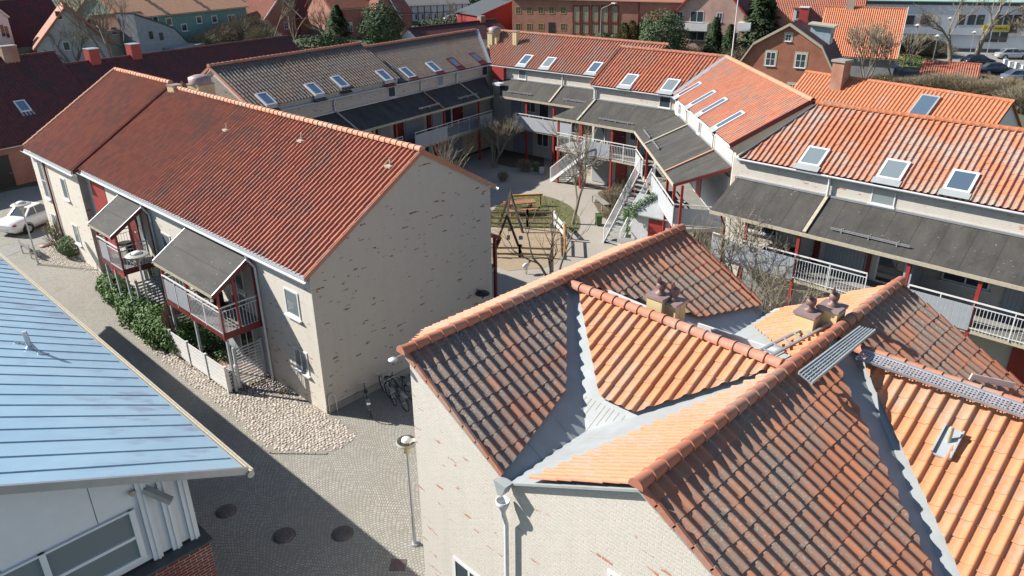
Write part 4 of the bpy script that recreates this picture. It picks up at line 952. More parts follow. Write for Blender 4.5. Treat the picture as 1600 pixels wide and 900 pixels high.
Wg.canopy(XW, Lw-.1, 1.85, 4.83, divs=dv, guards=[(dv[0]+6.3, dv[0]+8.6), (dv[1]+2.2, dv[1]+4.6)], xf1=Lw-1.7)
ps = [dv[0]-3.5, dv[0]+.6, dv[0]+3.6, dv[1]+.2, dv[2]+.1]
Wg.balcony(-1, Lw, 1.85, posts=ps, rail=[(dv[0]+.3, dv[0]+4.1, 'bars'), (dv[0]+5.4, dv[1]+.4, 'panel'), (dv[1]+.4, dv[2]+.1, 'bars'), (dv[2]+.1, Lw-1.8, 'panel'), (-1, dv[0]-.6, 'panel')])
b0 = dv[0]
Wg.front([(b0-3.0, .9, 'ddoor'), (b0-1.9, 1.4, 'boards'), (b0-.3, .5, 'redpost'), (b0+.4, 1.2, 'boards'), (b0+1.8, 1.5, 'glass'), (b0+3.5, .15, 'redpost'), (b0+3.9, 1.0, 'boards'), (b0+5.3, 1.0, 'ddoor'), (b0+6.5, 2.0, 'boards'),
          (b0+8.9, .4, 'redpost'), (b0+9.5, 1.2, 'boards'), (b0+10.9, .9, 'glass'), (b0+12.0, .15, 'redpost'), (b0+12.3, .9, 'ddoor'), (b0+13.4, 1.6, 'boards')])
Wg.front([(b0-1, 2.0, 'boards'), (b0+1.5, .9, 'door'), (b0+3, 1.6, 'win'), (b0+5.5, 1.6, 'boards'), (b0+7.6, 1.4, 'win'), (b0+9.5, .9, 'door'), (b0+11, 2, 'boards')], z=.05, h=2.3)
# gable wall and chimneys at its near end
g0 = Wg.inv @ Vector((20.8, 49.4, 0))
def zchim(u, v, z): q = P(u, v, z); return (q.x, q.y)
for j, (u, v, w_, zt) in enumerate([(271, 126, .55, 9.35), (287, 134, .5, 9.05), (312, 124, .95, 9.45)]):
    q = Wg.inv @ P(u, v, zt); ch = chimney(Wg.o, (q.x, q.y), w_, w_, 7.0, zt-.25, cowl=(j == 1))
    if j == 2: MB().lathe((q.x, q.y, zt-.2), [(.58, 0), (.58, .32), (.3, .42), (0, .44)], 16).build('chimney_hood', M['capmetal'], ch)
# ---- north wing, first part
N1 = Wing('terraced_house', 'courtyard terrace with brown-red tile roof, three white roof windows and a yellow chimney pair', (43.16, 43.54), (44.09, 34.96))
L1 = N1.L
nl, nr_ = N1.onroof(768, 101).x, N1.onroof(760, 51).x
N1.shell(nl, L1+.2)
N1.tiles([(nl, 0), (L1+.2, 0), (L1+3.0, RY), (nr_, RY)], 'tile_red2')
N1.ridge(nr_, L1+3.0); N1.backroof(-3.4, L1+2, 'tile_red')
for i, (u, v) in enumerate([(822, 95), (858, 99), (930, 107)]): N1.sky(u, v, .85, 1.2, glass='skyglass' if i != 1 else 'paleglass')
q = N1.onwall(817, 117); N1.band_window(q.x-.4, pale=True)
for u, v in [(880, 122)]:
    q = N1.onwall(u, v); downpipe(N1.o, [(q.x, -.06, EZ-.05), (q.x, .05, EZ-.3), (q.x, .05, 5.9)]); d1 = q.x
downpipe(N1.o, [(L1+.12, -.06, EZ-.05), (L1+.12, .05, EZ-.3), (L1+.12, .05, 5.9)])
N1.canopy(-1.4, L1+.2, 1.6, 4.83, divs=(d1,), guards=[(.5, 2.9), (d1+1.0, d1+3.2)], xf0=.1)
N1.balcony(-.6, L1+1.0, 1.6, posts=(2.6, 5.2, 7.6), rail=[(1.6, 6.9, 'panel')])
N1.front([(-.2, 1.0, 'boards'), (1.2, 1.1, 'win'), (2.6, 1.0, 'glass'), (4.2, 1.0, 'boards'), (5.4, 1.0, 'glass'), (6.8, 1.3, 'boards')])
N1.front([(0, 2, 'boards'), (2.4, 1.2, 'win'), (4, .9, 'ddoor'), (5.4, 1.5, 'boards')], z=.05, h=2.3)
MB().box(-1.9, -.7, -.2, .14, 5.75, 6.7).build('red_wall_panel', M['redpaint'], N1.o)
MB().box(-1.0, -.2, -1.3, -.7, 5.5, 5.68).build('roof_hatch', M['whitemetal'], N1.o)
for (u, v, w_, zt) in [(768, 52, .5, 9.5), (775, 58, .4, 9.2), (806, 50, .4, 9.45)]:
    zt = 9.9
    while (N1.inv @ P(u, v, zt)).y < 2.1 and zt > 7.5: zt -= .04
    q = N1.inv @ P(u, v, zt); chimney(N1.o, (q.x, q.y), w_, w_, 7.3, zt, cowl=False)
zt = 10.4
while (N1.inv @ P(773, 41, zt)).y < 2.6: zt -= .04
q = N1.inv @ P(773, 41, zt); hd = MB().box(q.x-.3, q.x+.3, q.y-.3, q.y+.3, 8.0, zt-.3).build('chimney', M['yellow'], N1.o); MB().lathe((q.x, q.y, zt-.42), [(.50, 0), (.50, .30), (.25, .38), (0, .42)], 16).build('chimney_hood', M['capmetal'], hd)
# ---- north wing, second part (steps forward)
N2 = Wing('terraced_house', 'courtyard terrace stepping forward with striped orange tile roof and two white roof windows', (41.3, 33.0), (41.71, 27.47))
L2 = N2.L
N2.shell(-.75, L2+1.0)
N2.tiles([(-.9, 0), (L2+.05, 0), (L2+1.55, RY), (-.9, RY)], 'tile_far_red')
N2.ridge(-.95, L2+1.6); N2.backroof(-.9, L2+1.0, 'tile_far_red')
MB().beam((-.92, 0, EZ+.06), (-.92, RY, RZW+.06), .05, .14).build('verge', M['tile_far_red'], N2.o)
for u, v in [(984, 127), (1048, 135)]: N2.sky(u, v, .95, 1.2, glass='paleglass')
q = N2.onwall(1040, 157); N2.band_window(q.x-.45, w_=.85)
downpipe(N2.o, [(-.55, -.06, EZ-.05), (-.55, .05, EZ-.3), (-.55, .05, 5.9)], .07)
N2.canopy(-.8, L2+.6, 2.0, 4.72, divs=(-.5,), guards=[(1.0, 3.7)], xf0=-2.6, xf1=L2-1.3)
N2.balcony(-2.4, L2-.4, 2.0, posts=(-2.2, -.2, 2.3), rail=[(-2.2, -.1, 'bars'), (-.1, 2.2, 'boards'), (2.2, L2-1.2, 'bars')])
N2.front([(-.6, 1.0, 'glass'), (1.0, 1.1, 'ddoor'), (2.4, 1.0, 'win'), (3.7, 1.8, 'boards')])
N2.front([(-.6, 1.6, 'boards'), (1.4, .9, 'door'), (2.6, 1.0, 'win'), (4.0, 1.3, 'boards')], z=.05, h=2.3)
# ---- diagonal wing
D = Wing('terraced_house', 'diagonal courtyard terrace with salmon tile roof and four long narrow roof windows', (41.71, 27.47), (32.91, 18.18))
LD = D.L
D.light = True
D.shell(-.2, LD-.05)
D.tiles([(.1, 0), (LD+.1, 0), (LD+.1, RY), (-1.45, RY)], 'tile_mottled', tw=.24, tl=.34, amp=.05)
D.ridge(-1.4, LD+.15, 'tile_salmon'); D.backroof(-.5, LD+.1, 'tile_salmon')
MB().beam((.0, -.02, EZ+.11), (-1.55, RY, RZW+.11), .40, .03).build('valley_flashing', M['galv'], D.o)
MB().beam((LD+.12, -.1, EZ+.02), (LD+.12, RY, RZW+.02), .05, .22).build('verge_board', M['darkred'], D.o)
for i, (u, v) in enumerate([(1078, 142), (1099, 156), (1116, 168), (1141, 190)]): D.sky(u, v, .68, 1.6)
for u, v in [(1063, 165), (1095, 192)]: q = D.onwall(u, v); D.band_window(q.x-.3, w_=.5, h_=.75, z=5.9, pale=True)
for u, v in [(1075, 180), (1117, 217)]:
    q = D.onwall(u, v); downpipe(D.o, [(q.x, -.06, EZ-.05), (q.x, .05, EZ-.3), (q.x, .05, 5.9)])
e1 = D.onwall(1077, 195).x; e2 = D.onwall(1118, 238).x
D.canopy(1.0, LD+.3, 2.42, 4.70, divs=(e1, e2), guards=[(e1-2.6, e1-.5), (e1+.3, e1+2.2)], xf0=.55, xf1=LD-.8)
D.balcony(.6, LD+.2, 2.42, posts=(1.2, e1+.2, e2+.1, LD-1.2), rail=[(1.0, 3.6, 'panel'), (6.4, LD-.6, 'panel')])
qk = D.inv @ P(1138, 357, 2.62)
railing(D.o, (LD-.6, -2.35, 2.62), (qk.x, qk.y, 2.62), 1.05, 'boards')
MB().prism([(LD-.7, -2.32, 2.60), (qk.x, qk.y, 2.60), (LD+.3, .1, 2.60)], (0, 0, -.16)).build('balcony_floor', M['concrete'], D.o)
MB().beam((LD-.3, -2.1, 2.62), (LD-.3, -2.1, 4.75), .12, .12).build('post', M['redpaint'], D.o)
D.front([(1.2, 1.5, 'boards'), (3.0, 1.0, 'door'), (4.4, 1.3, 'win'), (6.4, 1.6, 'boards'), (8.3, 1.0, 'glass'), ])
dx = D.onwall(1088, 300, .12).x; dx = min(dx, LD-2.3)
D.front([(dx-1.3, 1.2, 'glass'), (dx-.05, 1.0, 'door'), (dx+1.0, LD-dx-1.0, 'boards')])
D.front([(1.2, 2.2, 'boards'), (4.0, 1.0, 'door'), (6.0, 1.6, 'boards')], z=.05, h=2.3)
ky = D.inv @ Vector((31.35, 17.05, 0))
uvbox(MB().prism([(LD+.05, .15, 0), (ky.x, ky.y, 0), (ky.x, ky.y, 5.9), (LD+.05, .15, 6.5)], (.1, .1, 0)).build('end_wall', M['slurry_light'], D.o))
# ---- right wing
RW = Wing('terraced_house', 'courtyard terrace at the right with wide orange tile roof and three white-framed roof windows', (31.23, 16.7), (31.58, 5.43))
LW = RW.L+9
uvbox(MB().prism([(-.4, .15, 0), (4.0, 5.0, 0), (4.0, 5.0, EZ+KW*1.2), (1.85, RY, RZW-.12), (-.4, .15, EZ-.05)], (0, 0, 0)).build('spare', M['slurry_light'], RW.o)) if False else None
bmw = MB(); zl2 = RZW-KW*5.0
bmw.add([(-.4, .15, 0), (LW, .15, 0), (LW, 8.5, 0), (4.8, 8.5, 0), (1.8, RY, 0), (-.4, .15, EZ-.05), (LW, .15, EZ-.05), (LW, RY, RZW-.12), (LW, 8.5, zl2-.1), (4.8, 8.5, zl2-.1), (1.8, RY, RZW-.12)],
    [(0, 1, 6, 5), (1, 2, 8, 7, 6), (2, 3, 9, 8), (3, 4, 10, 9), (4, 0, 5, 10), (5, 6, 7, 10), (10, 7, 8, 9)])
uvbox(bmw.build('wall', M['slurry_light'], RW.o)); gutter(RW.o, (-.1, -.08, EZ-.02), (LW+.05, -.08, EZ-.02), .08, 'whitemetal'); MB().box(-.2, LW, .05, .14, EZ-.16, EZ-.03).build('fascia', M['palegrey'], RW.o)
RW.tiles([(.05, 0), (LW, 0), (LW, RY), (1.75, RY)], 'tile_sunworn')
RW.ridge(1.65, LW, 'tile_clean', .12); RW.backroof(1.9, LW, 'tile_orange')
MB().beam((-.05, -.02, EZ+.05), (1.72, RY+.05, RZW+.05), .10, .16).build('valley_flashing', M['slate'], RW.o)
for u, v in [(1272, 247), (1396, 268), (1502, 286)]: RW.sky(u, v, .95, 1.15, glass='paleglass' if u < 1450 else 'skyglass')
q = RW.onwall(1381, 306); RW.band_window(q.x-.48, w_=.95, pale=True)
downpipe(RW.o, [(RW.onwall(1296, 295).x, -.06, EZ-.05), (RW.onwall(1296, 295).x, .03, EZ-.3), (RW.onwall(1296, 295).x, .03, 5.9)], .06)
r1 = RW.onwall(1293, 312).x
cl = [RW.inv @ P(u, v, 4.72) for u, v in [(1135, 337), (1600, 445)]]
wcan = -(cl[0].y+cl[1].y)/2
RW.canopy(-.1, LW, wcan, 4.72, divs=(r1,), guards=[(r1+.9, r1+4.0), (r1+8.0, r1+11)], xf0=-.35+.1)
px = [(RW.inv @ P(u, v, 4.6)).x for u, v in [(1158, 350), (1238, 372), (1420, 410), (1530, 440)]]
RW.balcony(-.2, LW, wcan, posts=px, zf_=4.72, rail=[(.0, px[1], 'boards'), (px[1], px[1]+3.0, 'bars'), (px[1]+4.6, px[3], 'boards'), (px[3], LW, 'bars')])
RW.front([(.6, 1.6, 'win'), (r1-.2, .25, 'redpost'), (r1+.3, 1.7, 'boards'), (r1+2.1, .15, 'redpost'), (r1+2.5, 1.3, 'glass'), (r1+4.0, .3, 'screen'), (r1+5.0, 1.7, 'win'), (r1+7.2, .7, 'boards'), (r1+8.0, .95, 'ddoor'), (r1+9.1, 2.6, 'boards'), (r1+12.2, 1.6, 'win')])
RW.front([(.6, 1.6, 'boards'), (r1+.5, 1.6, 'win'), (r1+2.6, .9, 'ddoor'), (r1+4.2, 2, 'boards'), (r1+8, .9, 'door'), (r1+9.2, 2.6, 'boards')], z=.05, h=2.3)
RW.light = True
downpipe(RW.o, [(.35, -wcan-.05, 4.6), (.4, -wcan+.0, 4.35), (.55, -wcan+.02, 4.15), (.55, -wcan+.02, 0.1)], .045, 'darkred')

# ---- stairs, shed
def stair(name, label, a, b, wv, n=14, g='white steel stairs up to the access balconies'):
    """steel stair from ground point a up to b; wv = width vector"""
    a, b, wv = Vector(a), Vector(b), Vector(wv); o = thing(name, label, 'stairs', tuple(a), 0, g)
    b = b-a; a0 = a.copy(); a = Vector((0, 0, 0))
    MB().beam(a, b, .05, .2).beam(a+wv, b+wv, .05, .2).build('stringer', M['whitemetal'], o)
    s = wv.normalized(); d = Vector((b.x, b.y, 0)).normalized()
    for i in range(n):
        t = (i+.7)/n; c = a.lerp(b, t); MB().prism([c-d*.13, c+d*.13, c+d*.13+wv, c-d*.13+wv], (0, 0, -.04)).build('tread', M['metal'], o)
    for off in (Vector((0, 0, 0)), wv):
        h = MB().beam(a+off+Vector((0, 0, 1.0)), b+off+Vector((0, 0, 1.0)), .045, .05).beam(a+off, a+off+Vector((0, 0, 1.0)), .05, .05).beam(b+off, b+off+Vector((0, 0, 1.0)), .05, .05)
        h.build('handrail', M['white'], o)
        mb = MB(); k = 34
        for i in range(1, k): c = a.lerp(b, i/k)+off; mb.beam(c, c+Vector((0, 0, .95)), .018, .018)
        mb.build('balusters', M['whitemetal'], o)
    return o
stair('steel_stairs', 'longer white steel staircase beside the little shed and ivy', P(943, 380), (37.9, 27.0, 2.6), P(965, 388)-P(940, 380), 15)
stair('steel_stairs', 'short white steel staircase by the recycling bins at the court corner', P(860, 283), (39.0, 32.4, 2.6), P(877, 286)-P(858, 284)+Vector((.35, -.1, 0)), 13)
sh0 = P(985, 384); sh = thing('garden_shed', 'small grey boarded shed with red door under the diagonal balcony', 'shed', tuple(sh0), 0)
a = P(985, 385)-sh0; b = P(1043, 398)-sh0; dd = (b-a).normalized(); nn_ = Vector((-dd.y, dd.x, 0)); wsh = (b-a).length
nn_ = nn_ if nn_.dot(Vector((1, 1, 0))) > 0 else -nn_
uvbox(MB().prism([a, b, b+Vector((0, 0, 2.0)), a+Vector((0, 0, 2.0))], nn_*2.4).build('wall', M['whiteboards'], sh))
MB().prism([a-dd*.25-nn_*.25+Vector((0, 0, 2.03)), b+dd*.3-nn_*.25+Vector((0, 0, 2.03)), b+dd*.3+nn_*1.2+Vector((0, 0, 2.75)), a-dd*.25+nn_*1.2+Vector((0, 0, 2.75))], (0, 0, .06)).prism([a-dd*.25+nn_*1.2+Vector((0, 0, 2.75)), b+dd*.3+nn_*1.2+Vector((0, 0, 2.75)), b+dd*.3+nn_*2.6+Vector((0, 0, 2.03)), a-dd*.25+nn_*2.6+Vector((0, 0, 2.03))], (0, 0, .06)).build('roof', M['metal'], sh)
U_ = dd if dd.cross(Vector((0, 0, 1))).dot(-nn_) > 0 else -dd
st_ = (a if U_ == dd else b)
door(sh, (a+dd*wsh*.45) if U_ == dd else (b-dd*wsh*.1), U_, wsh*.38, 1.85, 'redpaint')
# ================================================================ BACKGROUND HOUSES (local frame: x along the front, y back)
class House:
    def __init__(s, name, label, cat, a, az, group=None):
        s.a = Vector((a[0], a[1], 0)); s.az = az
        s.o = thing(name, label, cat, tuple(s.a), R(az), group); s.Mt = Matrix.Translation(s.a) @ Matrix.Rotation(R(az), 4, 'Z'); s.inv = s.Mt.inverted()
    def body(s, x0, x1, dp, ez, rz_, wall, roof, y0=0, ov=.35, gable=False, real=True, rear=True, rmat=None, verge='white'):
        """gable=False: ridge along x; gable=True: ridge along y, gable faces the camera"""
        if not gable:
            k_ = (rz_-ez)/(dp/2); ym = y0+dp/2
            uvbox(MB().prism([(x0, y0, 0), (x0, y0+dp, 0), (x0, y0+dp, ez), (x0, ym, rz_), (x0, y0, ez)], (x1-x0, 0, 0)).build('wall', M[wall], s.o))
            for sg in ((1, -1) if rear else (1,)):
                ye = ym-sg*(dp/2+ov); ze = rz_-k_*(dp/2+ov)
                pts = [(x0-ov, ye, ze), (x1+ov, ye, ze), (x1+ov, ym, rz_), (x0-ov, ym, rz_)]
                pts = [(p[0], p[1], p[2]+.05) for p in pts]
                if real and sg == 1: tiles3('roof_tiles', M[roof], s.o, pts[0], (1, 0, 0), (0, k_ and 1, k_), pts, simple=True, lift=.06)
                MB().prism(pts, (0, 0, -.06)).build('roof', M[roof], s.o)
            ridge_obj('ridge_tiles', M[rmat or roof], s.o, [((x0-ov, ym, rz_+.08), (x1+ov, ym, rz_+.08))], r=.13, tl=.4)
            gutter(s.o, (x0-ov, y0-ov-.05, rz_-k_*(dp/2+ov)), (x1+ov, y0-ov-.05, rz_-k_*(dp/2+ov)), .08)
        else:
            xm = (x0+x1)/2; hw = (x1-x0)/2; k_ = (rz_-ez)/hw
            uvbox(MB().prism([(x0, y0, 0), (x1, y0, 0), (x1, y0, ez), (xm, y0, rz_), (x0, y0, ez)], (0, dp, 0)).build('wall', M[wall], s.o))
            for sg in (-1, 1):
                xe = xm+sg*(hw+ov); ze = rz_-k_*(hw+ov)
                pts = [(xe, y0-ov, ze+.05), (xe, y0+dp+ov, ze+.05), (xm, y0+dp+ov, rz_+.05), (xm, y0-ov, rz_+.05)]
                MB().prism(pts, (0, 0, -.06)).build('roof', M[roof], s.o)
                if real: tiles3('roof_tiles', M[roof], s.o, pts[0] if sg < 0 else pts[1], (0, -sg, 0) if sg > 0 else (0, 1, 0), (-sg*1.0, 0, k_), pts, simple=True, lift=.06)
            MB().beam((x0-ov, y0-ov-.03, ez-k_*ov), (xm, y0-ov-.03, rz_), .05, .22).beam((xm, y0-ov-.03, rz_), (x1+ov, y0-ov-.03, ez-k_*ov), .05, .22).build('verge_board', M[verge], s.o)
            ridge_obj('ridge_tiles', M[rmat or roof], s.o, [((xm, y0-ov, rz_+.08), (xm, y0+dp+ov, rz_+.08))], r=.13, tl=.4)
    def at(s, u, v, y=0.0): return s.inv @ V(u, v, s.Mt @ Vector((0, y, 0)), (math.cos(R(s.az)), math.sin(R(s.az))))
    def win(s, u, v, w_, h_, y=0.0, **kw):
        q = s.at(u, v, y); return wall_window(s.o, (q.x-w_/2, y-.002, q.z-h_/2), (1, 0, 0), w_, h_, **kw)
def tz(h, u, v, z):   # local coordinates of a pixel at height z
    return h.inv @ P(u, v, z)

# maroon-roofed brick range behind the left block
h = House('brick_range', 'long dark brick range with maroon tiled roof and two red chimneys behind the left block', 'building', (10.6, 62.8), 10.4)
h.body(-14, 8.3, 11.4, 3.2, 8.0, 'brick_red', 'tile_maroon', ov=.4); h.body(8.3, 31, 10.0, 3.2, 7.05, 'brick_red', 'tile_maroon', ov=.4)
for (u, v, ww, zt) in [(143, 82, .85, 8.1), (208, 76, .85, 8.1)]:
    q = h.at(u, v, 5.0); o_ = chimney(h.o, (q.x, 5.0), ww, ww, 5.5, zt, cowl=False, mat='redpaint', cap='galv')
q = h.at(12, 80, 5.6); chimney(h.o, (q.x, 5.6), 1.1, .8, 6.5, 8.9, cowl=False, mat='brick_red', cap='concrete')
q = h.inv @ PL(35, 168, h.Mt @ Vector((0, -.4, 3.2-.336)), h.Mt.to_3x3() @ Vector((0, -.842, 1)))
roof_window(h.o, q, (1, 0, 0), (0, 1, .842), .8, 1.1, frame='white', apron='galv', lift=.16)
door(h.o, (-.5, 0, 0), (1, 0, 0), 1.6, 2.3, 'black'); wall_window(h.o, (2.5, 0, 1.0), (1, 0, 0), 1.2, 1.2, nx=2)
# white house with maroon roof, far left
h = House('rendered_house', 'white gabled house with steep maroon roof at the upper left corner', 'house', (28.6, 130.5), 12)
xg = h.at(24, 72).x; h.body(xg-7, xg, 9, 6.6, 10.4, 'white', 'tile_maroon', gable=True, ov=.15); h.body(xg+.1, xg+9, 9, 2.6, 8.2, 'white', 'tile_maroon', y0=1.0)
for u, v in [(4, 48), (11, 50)]: h.win(u, v, .6, 1.7)
# grey-white gabled house with orange verge
h = House('rendered_house', 'pale grey gabled house with orange verge tiles behind the bare trees', 'house', (30.8, 118), -15)
h.body(-2.2, 6.6, 12, 3.4, 8.1, 'palegrey', 'tile_far_red', gable=True, verge='tile_far_red')
for u, v in [(92, 24), (104, 72)]: h.win(u, v, .8, 1.1)
h = House('rendered_house', 'small brown and cream house with red roof half hidden by bare trees', 'house', (40.0, 124), 14)
h.body(-.5, 7.0, 5.5, 4.3, 6.1, 'cream', 'tile_salmon')
for u, v in [(160, 50), (178, 48), (205, 52)]: h.win(u, v, .9, 1.1)
# green long house
h = House('green_house', 'long green rendered house with orange tiled roof and white window frames', 'house', (45.7, 127.4), 17.5)
h.body(-3, 22.0, 11, 5.6, 9.0, 'greenwall', 'tile_peach')
for u, v, w_, h_ in [(264, 34, 1.2, 1.2), (288, 43, 1.2, 1.2), (311, 31, 1.2, 1.2), (335, 30, 1.2, 1.2), (362, 29, 1.7, 1.3), (315, 59, 1.1, 1.2), (243, 31, 1.1, 1.1)]: h.win(u, v, w_, h_, nx=2 if w_ > 1.5 else 1, fr=.14)
q = h.at(362, 43); fl = MB().box(q.x-1.1, q.x+1.1, -1.0, -.05, q.z-.7, q.z+.4).build('balcony', M['palegrey'], h.o)
for u, v, zt in [(283, -2, 9.9), (215, -2, 9.9)]:
    q = h.at(u, v, 4.6); chimney(h.o, (q.x, 4.6), .7, .7, 7.0, 9.9, cowl=False, mat='white', cap='galv')
# white gambrel outhouse in front of it
h = House('white_outhouse', 'whitewashed outhouse with curved black-edged gable in front of the green house', 'outhouse', (43.6, 121.5), 24)
wp = [(-.8, 0), (9.0, 0), (9.0, 1.3), (8.5, 1.6), (6.6, 3.6), (4.6, 4.5), (-.8, 6.4)]
uvbox(MB().prism([(x, 0, z) for x, z in wp], (0, 3.5, 0)).build('wall', M['greywhite'], h.o))
mb = MB()
for (xa, za), (xb, zb2) in zip(wp[3:-1], wp[4:]): mb.prism([(xa, -.12, za), (xb, -.12, zb2), (xb, -.12, zb2+.22), (xa, -.12, za+.22)], (0, 3.8, 0))
mb.build('roof', M['slate'], h.o); MB().box(3.5, 10.2, -2.2, -.02, 0, 1.15).box(3.3, 10.4, -2.4, .1, 1.15, 1.3).build('lean_to', M['greywhite'], h.o)
for u, v in [(236, 55), (252, 57)]: h.win(u, v, .75, 1.1, sill=False, mats=('darkred', 'glass'))
# brick villas
h = House('brick_villa', 'small brick villa with red tiled roof behind the bare trees above the brown roof', 'house', (70.2, 131), 6)
h.body(-2.5, 5.5, 8, 3.2, 7.0, 'brick_red', 'tile_far_red', gable=True)
h.body(4.5, 13, 8, 3.4, 7.4, 'brick_red', 'tile_maroon')
for u, v in [(447, 40), (503, 42)]: h.win(u, v, .9, 1.2, nx=2, ny=2)
h = House('brick_villa', 'brick villa with steep red hipped wing and white windows beside the green conifer', 'house', (80, 121), -4)
h.body(-4, 4, 9, 5.2, 8.6, 'brick_red', 'tile_far_red', gable=False); h.body(2.5, 8.5, 6, 3.2, 8.0, 'brick_red', 'tile_far_red', y0=-2, gable=True); h.body(8.5, 12.5, 9, 3.6, 7.0, 'brick_red', 'tile_maroon')
for u, v in [(524, 20), (547, 42), (601, 40)]: h.win(u, v, 1.0, 1.6, nx=2, ny=2)
MB().box(1.7, 2.4, 3.8, 4.5, 7, 10.2).build('chimney', M['brick_red'], h.o)
# half-timbered house
h = House('half_timbered_house', 'long white half-timbered house with black posts and grey roof', 'house', (101.3, 138.5), -21)
h.body(0, 17.5, 9, 3.4, 6.4, 'white', 'greywood', real=False); mb = MB()
for i in range(13): mb.box(.1+i*1.45, .26+i*1.45, -.05, 0, 0, 3.4)
mb.box(0, 17.5, -.055, 0, 1.55, 1.7).box(0, 17.5, -.055, 0, 3.25, 3.42).build('timber_frame', M['black'], h.o)
for i in range(11): wall_window(h.o, (.9+i*1.45, -.01, .3), (1, 0, 0), .55, 1.15, sill=False)
h = House('boarded_barn', 'grey boarded barn with white lower wall left of the half-timbered house', 'barn', (92, 137), -20)
h.body(-2, 7.5, 8, 4.8, 7.2, 'greypanel', 'greywood', real=False)
# black barn and red barn, top centre
h = House('black_barn', 'dark timber barn with grey roof at the top centre', 'barn', (112, 115), -16)
h.body(-1.5, 14, 9, 3.3, 5.6, 'black', 'greywood', real=False)
h = House('red_barn', 'red boarded barn beside the yellow chimneys', 'barn', (92.2, 100.2), -16)
h.body(-.5, 12, 9, 4.2, 6.2, 'redbarn', 'slate', gable=True, real=False, verge='redpaint')
h = House('white_cottage', 'whitewashed cottage with black roof and brick chimney behind the brown-roofed terrace', 'cottage', (73.5, 92.5), 1)
h.body(0, 18.5, 7.5, 1.5, 3.7, 'white', 'tile_maroon', real=False, ov=.15)
q = h.inv @ V(752, 35, h.Mt @ Vector((0, 3.7, 0)), (1, .02)); chimney(h.o, (q.x, 3.7), 1.0, .9, 2, 4.5, cowl=False, mat='brick_red', cap='concrete')
# school
h = House('brick_school', 'long red brick school with rows of yellow-framed windows', 'school', (93.4, 93.7), -69)
h.body(-.3, 30, 12, 7.3, 10.5, 'brick_red', 'tile_far_red', real=False)
for v in (16, 42):
    for u in (810, 827, 845, 862, 880):
        if v == 42 and u == 862: continue
        h.win(u, v, 1.0, 1.15, mats=('yellowframe', 'glass'), nx=2, ny=2, sill=False, fr=.10)
for u in (901, 915, 930, 945, 960):
    h.win(u, 22, .95, 2.2, mats=('yellowframe', 'paleglass'), nx=3, ny=6, sill=False); h.win(u, 45, .95, 1.35, mats=('yellowframe', 'paleglass'), nx=3, ny=4, sill=False)
    for v_, hh in ((22, 2.5), (45, 1.65)):
        q = h.at(u, v_); MB().box(q.x-.66, q.x-.54, -.10, 0, q.z-hh/2, q.z+hh/2).box(q.x+.54, q.x+.66, -.10, 0, q.z-hh/2, q.z+hh/2).box(q.x-.66, q.x+.66, -.10, 0, q.z+hh/2, q.z+hh/2+.1).build('brick_surround', M['darkred'], h.o)
q = h.at(862, 45); door(h.o, (q.x-.55, 0, q.z-1.0), (1, 0, 0), 1.1, 2.0, 'black')
downpipe(h.o, [(h.at(998, 20).x, -.08, 7.2), (h.at(998, 20).x, -.08, 0)], .07, 'darkred')
# pink brick gabled flats with balcony
h = House('pink_brick_flats', 'pink brick gabled flats with white balcony behind the conifers', 'house', (96.1, 64.1), -72)
h.body(-1.4, 11.2, 14, 4.9, 11.6, 'brick_pink', 'tile_maroon', gable=True, verge='redpaint', real=False)
for u, v, w_, h_ in [(1062, 25, .9, 1.2), (1089, 26, 1.9, 1.5), (1124, 27, .8, 1.2), (1089, 56, 2.2, 1.2), (1120, 60, .9, 1.1), (1147, 57, 1.1, 1.2)]: h.win(u, v, w_, h_, nx=2)
q0, q1 = h.at(1063, 40), h.at(1108, 44)
bo = MB().box(q0.x, q1.x, -1.2, -1.1, q0.z-.5, q0.z+.5).box(q0.x, q0.x+.08, -1.1, 0, q0.z-.5, q0.z+.5).box(q1.x-.08, q1.x, -1.1, 0, q0.z-.5, q0.z+.5).box(q0.x, q1.x, -1.1, 0, q0.z-.6, q0.z-.5).build('balcony', M['white'], h.o)
MB().beam((q0.x, -1.15, q0.z+.7), (q1.x, -1.15, q0.z+.7), .05, .05).build('handrail', M['white'], bo)
q0 = h.at(1158, 40); MB().box(q0.x-.3, q0.x+1.5, -1.2, 0, q0.z-.6, q0.z+.5).build('balcony', M['white'], h.o)
# red-roofed house with dormer behind
h = House('red_roof_house', 'tall house with bright striped red roof and white dormer behind the dark spruce', 'house', (108, 58), -70)
h.body(-1, 14, 11, 4.0, 11.5, 'white', 'tile_far_red')
q = tz(h, 1205, 25, 6.6)
dm = MB().prism([(5.2, -.1, 5.0), (6.9, -.1, 5.0), (6.9, -.1, 6.6), (5.2, -.1, 6.6)], (0, 2.8, 0)).build('dormer', M['white'], h.o)
wall_window(dm, (5.5, -.11, 5.2), (1, 0, 0), 1.1, 1.1, sill=False)
MB().prism([(5.0, -.4, 6.6), (7.1, -.4, 6.6), (7.1, -.4, 6.75), (5.0, -.4, 6.75)], (0, 3.6, 0)).build('dormer_roof', M['tile_far_red'], dm)
MB().box(3.5, 4.3, 4.5, 5.3, 9, 12.4).build('chimney', M['brick_pink'], h.o)
